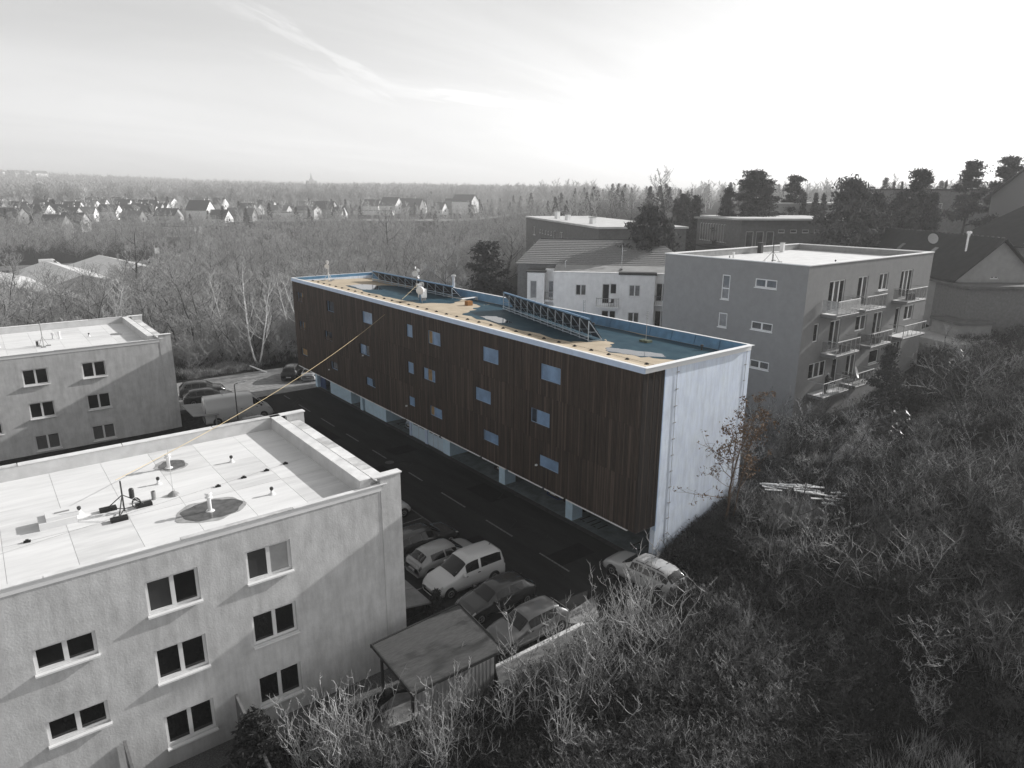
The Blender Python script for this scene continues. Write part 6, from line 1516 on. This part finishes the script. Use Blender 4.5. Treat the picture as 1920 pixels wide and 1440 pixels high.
# the larger houses one can pick out
house(374, 470, 13, 10, 8, 5.5, R(-32), 0, 0, 'tallest white gabled house of the village with a dark roof', GV)
house(410, 460, 11, 9, 4, 4.8, R(-33), 0, 0, 'low white gabled house right of the tallest village house', GV)
house(97, 430, 11, 10, 4.5, 5, R(-32), 2, 0, 'grey and white gabled house nearest the left field', GV)
house(133, 440, 12, 9, 5, 4.5, R(-34), 1, 0, 'pale gabled house right of the grey and white one', GV)
house(335, 400, 16, 8, 5, 1, R(-24), 0, 0, 'white flat-roofed box building before the village', GV, True)
house(450, 470, 16, 9, 5, 4, R(-20), 2, 1, 'grey house with dormers right of the white gables', GV)
house(258, 520, 9, 8, 5, 4, R(-36), 0, 0, 'narrow white gable in the middle of the far row', GV)
house(312, 480, 14, 9, 4, 4, R(-36), 1, 0, 'cream house half hidden left of the dark spruce', GV)
house(245, 470, 11, 9, 4, 3.6, R(-27), 2, 1, 'grey pyramid-roofed house in the village centre', GV)
house(575, 500, 15, 10, 6, 2, R(-30), 1, 0, 'cream block with a low roof near the village church line', GV)
house(610, 510, 14, 9, 6, 5, R(-33), 1, 0, 'dark-roofed house with a pale gable right of the cream block', GV)
house(635, 505, 8, 7, 3.5, 4, R(-34), 0, 0, 'small white gable right of the dark-roofed house', GV)
house(733, 560, 15, 11, 6, 6, R(-36), 0, 0, 'white steep gable above the broad bare crown', GV)
house(768, 560, 22, 10, 5, 6, R(-28), 2, 0, 'long dark barn with a striped gable end', GV)
house(825, 545, 9, 8, 4, 5, R(-34), 0, 0, 'small white gable beside the long field wall', GV)
house(872, 560, 20, 9, 9, 5, R(-40), 0, 0, 'tall white gable wall right of the grey barn', GV)
house(850, 570, 18, 10, 5, 4, R(-24), 2, 1, 'grey barn left of the tall white gable wall', GV)
house(520, 520, 16, 9, 5, 3, R(-24), 1, 1, 'wide cream house at the left of the middle village', GV)
house(540, 500, 20, 8, 4, 1, R(-21), 0, 1, 'long low white shed in the middle village', GV, True)
house(700, 540, 30, 6, 3, 1, R(-20), 0, 1, 'very long low white shed before the barns', GV, True)
for k in range(52):
    px = r.uniform(-40, 300) if k < 34 else r.uniform(300, 900)
    rho = r.uniform(480, 640); house(px, rho, r.uniform(9, 14), r.uniform(8, 10), r.uniform(3.5, 5.5), r.uniform(3.5, 5), -r.uniform(.3, .7), r.choice((0, 0, 0, 1, 2)), r.choice((0, 0, 1)), VH, GV)
for k in range(10):
    house(r.uniform(-40, 90), r.uniform(1700, 1900), 16, 12, 7, 5, r.uniform(.4, 1.1), 0, 1, 'pale speck of a house on the wooded ridge', 'houses on the wooded ridge', dz=10)
# church with a slim spire on the far ridge
x, y, z = pol(586, 2300); tt = thing('church', 'far pale church with a slim spire on the horizon', 'church', (x, y, z))
m = MB(); m.box(x-14, x+14, y-9, y+9, z, z+26); m.obj('nave', hw[2], tt); m = MB(); m.box(x-5, x+5, y-5, y+5, z, z+30); m.obj('tower', hw[2], tt); m = MB(); m.lathe((x, y, z+30), [(5, 0), (2.4, 8), (.4, 20)], 8); m.obj('spire', hr[1], tt)
# village trees and far woods as one mass each, from cheap far trees
FT = []
tw_f = mat('far_twigs', .42, .95, var=.3, scale=.06); dk_f = mat('far_conifer', .045, .95, var=.3, scale=.1)  # far twigs paled; extra haze is put into their colour
for k in range(4):
    b, s_, _ = bare_tree(400+k, h=14, spread=.4, trunk_r=.25, levels=2, nb=(12, 9), clear=.15, trop=.12, twig_r=.10, wig=.15, sides=(3, 3, 3, 3)); FT.append(src('far_tree_%d' % k, ring_mesh(b+s_, 'far_tree', tw_f)))
cf = conifer(410, 14, 3.0, 'spruce', dk_f); FT.append(src('far_tree_9', cf[1]))
pts = []
for k in range(900):
    px = r.uniform(-150, 1000); rho = r.uniform(440, 720); x, y, z = pol(px, rho)
    pts.append((x, y, z-.3, r.uniform(.35, .8) if r.random() < .8 else r.uniform(.6, 1.0), r.uniform(0, 6.28), r.choice((0, 1, 2, 3, 0, 1, 2, 4))))
scatter('village_trees', pts, FT, 'bare trees and conifers among the village houses')
pts = []
for k in range(15000):
    px = r.uniform(-180, 1120); rho = 680*(2600/680)**r.random(); x, y, z = pol(px, rho)
    pts.append((x, y, z-.5, r.uniform(.9, 1.5), r.uniform(0, 6.28), r.choice((0, 1, 2, 3))))
for k in range(1200):
    px = r.uniform(1000, 2000); rho = r.uniform(230, 1100); x, y, z = pol(px, rho)
    pts.append((x, y, z-.5, r.uniform(.5, .85), r.uniform(0, 6.28), r.choice((0, 1, 2, 3, 4))))
scatter('far_woods', pts, [src('ridge_tree_%d' % k, o.data) for k, o in enumerate(FT)], 'hazy leafless woods covering the far ridges')

# ------------------------------------------------------------------ foreground thicket and slope
def paved(x, y):
    if -11.2 < x < 2.6 and -3.5 < y < 60: return True
    if x > 1.6 and x < 9.5 and -.15 < y < 48.4: return True
    if 23.5 < x < 46.8 and 3.4 < y < 19.5: return True
    if x < -12.6 and 1.0 < y < 60: return True
    if -15.3 < x < -10.4 and -2.0 < y < 1.7: return True
    if -12.6 <= x < -10 and y > 0: return True
    return False
# dry grass and weeds: one mass
blade = mat('dry_grass', .18, .95, col2=.46, scale=1.1, lo=.35, hi=.68, spec=.05)
weed = mat('dark_weeds', .02, .95, col2=.065, scale=1.3, spec=.05)
def clump(seed, n, hgt, wid, mt, lean=.5):
    g = np.random.default_rng(seed); P = g.normal(0, .16, (n, 3))*[1, 1, 0]; a = g.uniform(0, 6.28, n); d = np.stack([np.cos(a), np.sin(a), 0*a], 1)
    l = hgt*g.uniform(.5, 1.2, (n, 1)); tip = P+d*l*g.uniform(.1, lean, (n, 1))+np.array([0, 0, 1.])*l; mid = (P+tip)/2+np.array([0, 0, .12])*l; s = np.stack([-d[:, 1], d[:, 0], 0*a], 1)*wid
    V = np.stack([P-s, P+s, mid+s*.8, mid-s*.8, tip+s*.1, tip-s*.1], 1).reshape(-1, 3); b = np.arange(n)[:, None]*6
    F = np.concatenate([b+np.array([0, 1, 2, 3]), b+np.array([3, 2, 4, 5])])
    return np_mesh('clump', V, F, mt)
GS = [src('grass_%d' % k, clump(500+k, 46, h_, .010, mt_, le)) for k, (h_, mt_, le) in enumerate(((.35, blade, .6), (.22, blade, .9), (.5, blade, .8), (.4, weed, .8), (.28, weed, 1.0)))]
r = random.Random(31); pts = []
while len(pts) < 22000:
    q = r.random()
    if q < .62: x, y = r.uniform(-26, 16), r.uniform(-20, 3)
    elif q < .9: x, y = r.uniform(2, 62), r.uniform(-24, 8)
    else: x, y = r.uniform(-10, 16), r.uniform(58.5, 66)
    if paved(x, y) or math.hypot(x-CAM.x, y-CAM.y) < 13: continue
    pale = wob(x, y, .45, 4.0) > (.1 if x < 1 or y > -3 else .75)
    s = r.uniform(.7, 1.4)*(1 if q < .62 else 1.3)
    pts.append((x, y, H(x, y)-.02, s, r.uniform(0, 6.28), r.choice((0, 1, 2, 0, 1)) if pale else r.choice((3, 4, 3, 4, 2))))
scatter('grass', pts, GS, 'dry winter grass and weeds on the slope and verge')
gp = []
for k in range(420):
    x = r.uniform(1.7, 9.6); gp.append((x, -r.uniform(.02, .5), HG(x, -.3)-.03, r.uniform(.7, 1.3), r.uniform(0, 6.28), r.choice((0, 2, 3, 4))))
scatter('grass', gp, [src('wall_grass_%d' % k, o.data) for k, o in enumerate(GS)], 'rank grass along the foot of the white end wall')
def clear_view(x, y):
    # open ground in front of the plank pile and along the kerb, where nothing tall grows
    for (ax, ay), w_ in (((12.0, -2.9), 2.2),):
        t_ = (x-ax)*-.89+(y-ay)*-.46
        if -1.5 < t_ < 8 and abs((x-ax)*.46-(y-ay)*.89) < w_: return True
    return False
# leaf litter / brambles
BR = []
for k in range(3):
    b, s_, tips = bare_tree(520+k, h=1.3, spread=.9, trunk_r=.014, levels=2, nb=(7, 7), clear=.05, trop=-.02, twig_r=.007, fork=6, wig=.3, sides=(3, 3, 3, 3)); BR.append(src('bramble_%d' % k, ring_mesh(b+s_, 'bramble', (stem_dk, stem_m, stem_dk)[k])))
for k in range(2):
    g = np.random.default_rng(540+k); cs = g.normal(0, 1, (150, 3))*[.5, .5, .28]+[0, 0, .35]; BR.append(src('bramble_%d' % (k+3), leaf_cloud(cs, .07, (weed, weed)[k], 'leaves', 541+k, per=2)))
pts = []
while len(pts) < 4600:
    if r.random() < .35: x, y = r.uniform(-24, 6), r.uniform(-14, -2.6)
    else: x, y = r.uniform(0, 62), r.uniform(-26, 4.0)
    if paved(x, y) or math.hypot(x-CAM.x, y-CAM.y) < 13: continue
    if 17 < x < 36 and -2.6-(.04*(x-17)) < y < 1.6 and r.random() < .93: continue     # open meadow strip
    pts.append((x, y, H(x, y)-.05, r.uniform(.6, 1.5), r.uniform(0, 6.28), r.choice((0, 0, 1, 2, 3, 3, 4))))
pts = [p for p in pts if not clear_view(p[0], p[1])]
scatter('brambles', pts, BR, 'low tangled brambles and dead leaves covering the slope')

# stiff dry stalks standing in the rough grass
ST = []
for k in range(3):
    b, s_, _ = bare_tree(550+k, h=1.7, spread=.35, trunk_r=.011, levels=2, nb=(6, 4), clear=.25, trop=.12, twig_r=.0065, fork=7, wig=.2, sides=(3, 3, 3, 3)); ST.append(src('stalk_%d' % k, ring_mesh(b+s_, 'stalk', (stem_l, stem_m, stem_l)[k])))
pts = []
while len(pts) < 2300:
    if r.random() < .6: x, y = r.uniform(-21, 3), r.uniform(-12, -3.4)
    else: x, y = r.uniform(0, 40), r.uniform(-22, -3.5)
    if paved(x, y) or math.hypot(x-CAM.x, y-CAM.y) < 13 or clear_view(x, y) or wob(x, y, .6, 9.) < -.35: continue
    pts.append((x, y, H(x, y)-.05, r.uniform(.5, 1.25), r.uniform(0, 6.28), r.choice((0, 1, 2) if x < 2 else (1, 1, 0))))
scatter('dry_stalks', pts, ST, 'dry upright stalks and seedlings in the rough grass')

# bare shrubs, each its own plant
SHP = []
for k in range(6):
    b, s_, _ = bare_tree(560+k, h=5.0, spread=.32, trunk_r=.034, levels=2, nb=(7, 4), clear=.2, trop=.16, twig_r=.0115, fork=(4, 3, 5, 2, 6, 3)[k], wig=.13, sides=(4, 3, 3, 3))
    SHP.append((ring_mesh(b, 'shrub_stems', stem_l), ring_mesh(s_, 'shrub_twigs', stem_m if k in (2, 5) else stem_l)))
SHD = []
for k in range(6):
    b, s_, _ = bare_tree(580+k, h=3.6, spread=.5, trunk_r=.03, levels=3, nb=(6, 4, 3), clear=.12, trop=.10, twig_r=.0095, fork=(4, 5, 3, 6, 4, 5)[k], wig=.22, sides=(4, 3, 3, 3))
    SHD.append((ring_mesh(b, 'shrub_stems', stem_m if k % 2 else stem_l), ring_mesh(s_, 'shrub_twigs', (stem_m, stem_dk, stem_dk, stem_l, stem_dk, stem_m)[k])))
def shrub(ms, x, y, s, lab, grp, tilt=(0, 0)):
    t = thing('bare_shrub', lab, 'shrub', (0, 0, 0), grp); link('stems', ms[0], t); link('crown', ms[1], t)
    t.location = (x, y, H(x, y)-.06); t.scale = (s*r.uniform(.85, 1.15), s*r.uniform(.85, 1.15), s); t.rotation_euler = (tilt[0]+r.uniform(-.08, .08), tilt[1]+r.uniform(-.08, .08), r.uniform(0, 6.28)); return t
LT = 'pale upright leafless shrub in the thicket between the bin shelter and the estate car'; GT = 'pale thicket in front of the car park'
# the tall pale thicket in the middle foreground
for k in range(30):
    x = r.uniform(-11.0, -3.2); y = r.uniform(-5.4, -3.3) if r.random() < .75 else r.uniform(-7.5, -5)
    shrub(SHP[k % 6], x, y, r.uniform(.62, 1.08), LT, GT)
for k in range(16): shrub(SHP[k % 6], r.uniform(-17.8, -11.2), r.uniform(-4.6, -2.4), r.uniform(.5, .85), 'pale leafless shrub in front of the bin shelter boards', 'thicket before the bin shelter')
for k in range(9): shrub(SHP[(k*2) % 6], r.uniform(-19.2, -16.8), r.uniform(-2.2, -.4), r.uniform(.55, .95), 'pale arching leafless stems in the garden below the plain block', 'arching stems in the garden')
for k in range(14): shrub(SHP[k % 6], r.uniform(-2, 3.4), r.uniform(-7.6, -5.0), r.uniform(.3, .55), 'thin pale saplings below the estate car', 'saplings below the estate car')
n = 0
while n < 170:
    x, y = r.uniform(2.5, 58), r.uniform(-23, 2.5)
    if r.random() < .45: x, y = r.uniform(2.5, 22), r.uniform(-19, -1)
    if paved(x, y) or (16.5 < x < 37 and -2.4-(.05*(x-17)) < y < 1.8) or (9.8 < x < 15 and -5.2 < y < -.6) or (1.8 < x < 4 and -3.4 < y < -1.4): continue
    if math.hypot(x-CAM.x, y-CAM.y) < 16: continue
    if clear_view(x, y): continue
    near_wall = y > -2.0 and x < 9.4
    shrub(SHD[n % 6], x, y, r.uniform(.55, 1.15)*(.6 if near_wall else 1)*(1.0 if x > 30 else 1), 'tangled leafless shrub on the dark slope right of the slatted building', 'tangled shrubs on the slope', tilt=(.12, -.1)); n += 1
for k, (x, y, s, lab) in enumerate(((14.5, 1.6, 1.5, 'tall loose shrub behind the end wall corner, before the grey block'), (12.6, 3.6, 1.35, 'twiggy shrub in the gap between the slatted and grey blocks'), (17.5, 2.6, 1.35, 'spreading bare shrub at the left foot of the grey block'), (21.0, 1.2, 1.3, 'bare shrub below the lowest balcony corner'), (11.2, 1.4, 1.1, 'small bare shrub right behind the white end wall'), (24.5, .8, 1.2, 'thin bare shrub with pale tips below the person balcony'), (16.2, 4.2, 1.3, 'bare shrub against the shaded side of the grey block'))):
    shrub(SHD[(k*2+1) % 6], x, y, s, lab, None)
pts = []
while len(pts) < 750:
    x, y = r.uniform(2.5, 75), r.uniform(-34, 2)
    if paved(x, y) or (16.5 < x < 37 and -2.8-(.05*(x-17)) < y < 1.8) or math.hypot(x-CAM.x, y-CAM.y) < 16 or (9.5 < x < 15 and -5.2 < y < -.6): continue
    if (x < 9.4 and y > -2.5) or clear_view(x, y): continue
    pts.append((x, y, H(x, y)-.1, r.uniform(.35, .8), r.uniform(0, 6.28), r.randrange(6)))
scatter('brushwood', pts, [src('brush_%d' % k, join_me(a, b, 'brush')) for k, (a, b) in enumerate(SHD)], 'dense brushwood filling the dark slope')

for k in range(9): shrub(SHD[(k+3) % 6], r.uniform(11.3, 19.5), r.uniform(.4, 4.3), r.uniform(1.0, 1.45), 'tall tangled shrub in the gap before the shaded side of the grey block', 'shrubs before the grey block')
for k in range(26):
    x, y = r.uniform(1.5, 17), r.uniform(-18, -7.5); shrub(SHD[k % 6], x, y, r.uniform(.7, 1.25), 'bare tangled shrub in the dark hollow at the lower right of the slope', 'shrubs in the lower hollow', tilt=(.1, -.1))
# small bare trees in the thicket
SM = [tree_meshes('small_tree', 600+k, bark_d, twig_d, h=7.5, spread=.45, trunk_r=.085, levels=3, nb=(9, 6, 5), clear=.3, trop=.06, twig_r=.011, wig=.2) for k in range(3)]
for k, (x, y, s, lab) in enumerate(((16.6, -1.6, .85, 'small dark bare tree between the planks and the grey block'), (13.6, -3.9, .8, 'small dark bare tree behind the white plank pile'), (65.0, 4.6, 1.25, 'bare twiggy tree beside the driveway near the frame edge'), (58.5, -1.5, .9, 'smaller bare tree left of the driveway gate'), (68, -3, 1.2, 'bare tree crown at the right frame edge under the half-hipped house'), (50, -6.5, .9, 'lone bare tree on the slope at the right frame edge'), (33.5, -5.2, .8, 'bare sapling at the upper edge of the meadow strip'), (6.4, -5.6, .75, 'bare sapling above the dark cut bank'), (2.6, -7.0, .7, 'thin bare sapling right of the estate car'))):
    plant_tree(SM[k % 3], 'bare_tree', lab, 'tree', (x, y, H(x, y)-.15), s, k*1.3, None, tilt=.04)
rr = random.Random(90)
for k in range(18):
    x, y = rr.uniform(20, 56), rr.uniform(-16, -7)
    plant_tree(SM[k % 3], 'bare_tree', 'dark bare tree rising from the brush at the right edge of the slope', 'tree', (x, y, H(x, y)-.15), rr.uniform(.75, 1.15), k*1.1, 'dark bare trees on the slope', tilt=rr.uniform(-.1, .1))
# tree with clinging brown leaves in front of the end wall
brn = mat('brown_bark', (.12, .085, .06), .9, var=.3, scale=4); brl = mat('brown_dead_leaves', (.085, .055, .036), .85, col2=(.21, .135, .08), scale=5)
b, s_, tips = bare_tree(642, h=9.3, spread=.30, trunk_r=.075, levels=3, nb=(8, 5, 4), clear=.3, trop=.05, twig_r=.008, fork=3, wig=.12, sides=(6, 4, 3, 3))
t = thing('brown_leaved_tree', 'slender tree with clinging brown leaves in front of the white end wall', 'tree', (6.3, -1.5, H(6.3, -1.5)))
off = np.array([6.3, -1.5, H(6.3, -1.5)-.1])
rr = random.Random(5)
# one long bough reaching left over the wall
for L_, zz in ((4.6, 3.0), (3.4, 5.2)):
    pt, ra, de = branch(rr, np.array([-.1, 0, zz-.9]), np.array([-1.0, -.05, .42]), L_, .028, 7, .10, .03); b.append((pt, ra, 4))
    for q in range(2, 8):
        for w_ in range(3):
            p2, a2, _ = branch(rr, np.array(pt[q]), np.array([-.8+rr.gauss(0, .5), rr.gauss(0, .6), rr.gauss(.2, .5)]), rr.uniform(.4, .9), .009, 2, .2, 0); s_.append((p2, a2, 3)); tips.append(p2[-1])
shift = lambda L_: [([np.array(p)+off for p in pts_], ra_, n_) for pts_, ra_, n_ in L_]
link('trunk', ring_mesh(shift(b), 'brown_trunk', brn), t); link('crown', ring_mesh(shift(s_), 'brown_twigs', brn), t)
lc = [np.array(p)+off for p in tips if rr.random() < (.8 if p[2] > 4.6 or p[0] < -1 else .15)]
link('leaves', leaf_cloud(lc, .075, brl, 'brown_leaves', 9, per=4, shape=1.2), t)

# pallet, plank pile, stone slab, mesh fence, meadow
t = thing('pallet', 'weathered wooden pallet lying beside the estate car', 'pallet', (3.0, -2.4, H(3, -2.4))); z = .42
pal = mat('weathered_plank', .16, .9, col2=.26, scale=3, stretch=(1, 6, 1)); M4 = Matrix.Translation((2.9, -2.35, z)) @ Matrix.Rotation(R(28), 4, 'Z') @ Matrix.Rotation(R(-14), 4, 'Y')
for k in range(6): m = MB(); m.box(-.6+k*.21, -.6+k*.21+.13, -.45, .45, .06, .085); m.xf(M4); m.obj('slat', pal, t)
for k in range(3): m = MB(); m.box(-.6, .58, -.45+k*.41, -.37+k*.41, 0, .058); m.xf(M4); m.obj('bearer', pal, t)
wp = mat('bright_plank', .62, .8, col2=.78, scale=2); t = thing('plank_pile', 'pile of bright weathered planks lying on the slope right of the end wall', 'plank pile', (12, -2.6, H(12, -2.6)))
rr = random.Random(8)
for k in range(30):
    a = rr.gauss(.95, .12); g_ = k % 3; cx_, cy_ = ((11.4, -1.5), (12.4, -3.0), (11.9, -4.6))[g_] if k < 26 else (12.2, -5.0)
    cx_ += rr.uniform(-.7, .7); cy_ += rr.uniform(-.55, .55); l_ = rr.uniform(.8, 1.5)*(1 if g_ < 2 else .6)
    zc_ = H(cx_, cy_)+.45+.05*(k//3 % 3)+rr.uniform(0, .04); m = MB(); dx_, dy_ = math.cos(a)*l_/2, -math.sin(a)*l_/2
    m.bar((cx_-dx_, cy_-dy_, zc_+rr.uniform(-.05, .05)), (cx_+dx_, cy_+dy_, zc_+rr.uniform(-.05, .05)), .17, .035); m.obj('plank', wp, t)
m = MB(); m.box(-.9, .9, -.1, .1, 0, 1.3); m.xf(Matrix.Translation((13.9, 2.6, H(13.9, 2.6)+.2)) @ Matrix.Rotation(R(-35), 4, 'Z') @ Matrix.Rotation(R(-35), 4, 'X'))
m.obj('stone_slab', mat('grey_slab', .26, .9, var=.25, scale=3), label='grey slab leaning in the bushes behind the end wall', category='slab')
t = thing('mesh_fence', 'dark wire mesh fence climbing beside the grey block garden', 'fence', (28, .8, 2.4)); FP = [(17.2, -2.0), (21.5, -1.0), (26.4, .2), (31, 1.2), (35.3, 2.1), (39.6, 3.0)]
for (x0, y0), (x1, y1) in zip(FP, FP[1:]):
    m = MB(); m.tube((x0, y0, H(x0, y0)-.2), (x0, y0, H(x0, y0)+1.5), .035, n=6); m.obj('post', grey_metal, t)
    m = MB(); a = Vector((x0, y0, H(x0, y0))); b_ = Vector((x1, y1, H(x1, y1)))
    for k in range(26): p = a.lerp(b_, k/26); m.tube(p, p+Vector((0, 0, 1.4)), .006, n=3, cap=False)
    for k in range(8): m.tube(a+Vector((0, 0, .1+k*.18)), b_+Vector((0, 0, .1+k*.18)), .006, n=3, cap=False)
    m.obj('mesh_panel', grey_metal, t)
def drape(name, poly, mt, dz, lab, n=26):
    xs = [p[0] for p in poly]; ys = [p[1] for p in poly]; x0, x1, y0, y1 = min(xs), max(xs), min(ys), max(ys); V_, F_ = [], []
    def inside(x, y):
        c = False
        for (ax, ay), (bx_, by) in zip(poly, poly[1:]+poly[:1]):
            if (ay > y) != (by > y) and x < (bx_-ax)*(y-ay)/(by-ay)+ax: c = not c
        return c
    for i in range(n+1):
        for j in range(n+1): x, y = x0+(x1-x0)*i/n, y0+(y1-y0)*j/n; V_.append((x, y, H(x, y)+dz))
    for i in range(n):
        for j in range(n):
            if inside(x0+(x1-x0)*(i+.5)/n, y0+(y1-y0)*(j+.5)/n): a = i*(n+1)+j; F_.append((a, a+n+1, a+n+2, a+1))
    m = MB(); m.add(V_, F_); return m.obj(name, mt, smooth=True, kind='structure', label=lab)
drape('meadow', [(16.5, -2.6), (22, -3.4), (30, -3.2), (38, -1.5), (40, 1.2), (34, 1.0), (26, -.4), (19, -1.8)], mat('dry_meadow', .10, .95, col2=.24, scale=2.2, detail=12, lo=.35, hi=.65, bump=.8, bscale=8), .06, 'pale dry grass strip climbing beside the mesh fence')

# ------------------------------------------------------------------ haze: one closed box of thin air round the whole scene
hm = bpy.data.materials.new('haze_air'); hm.use_nodes = True
ht = hm.node_tree; ht.nodes.clear()
pv = ht.nodes.new('ShaderNodeVolumePrincipled'); pv.inputs['Color'].default_value = (1, 1, 1, 1)
pv.inputs['Density'].default_value = HAZE; pv.inputs['Anisotropy'].default_value = 0.25
ho = ht.nodes.new('ShaderNodeOutputMaterial'); ht.links.new(pv.outputs[0], ho.inputs['Volume'])
MB().box(-15500, 15500, -15500, 15500, -9.0, 92.0).obj('haze', hm, kind='stuff', label='thin winter haze over the valley')
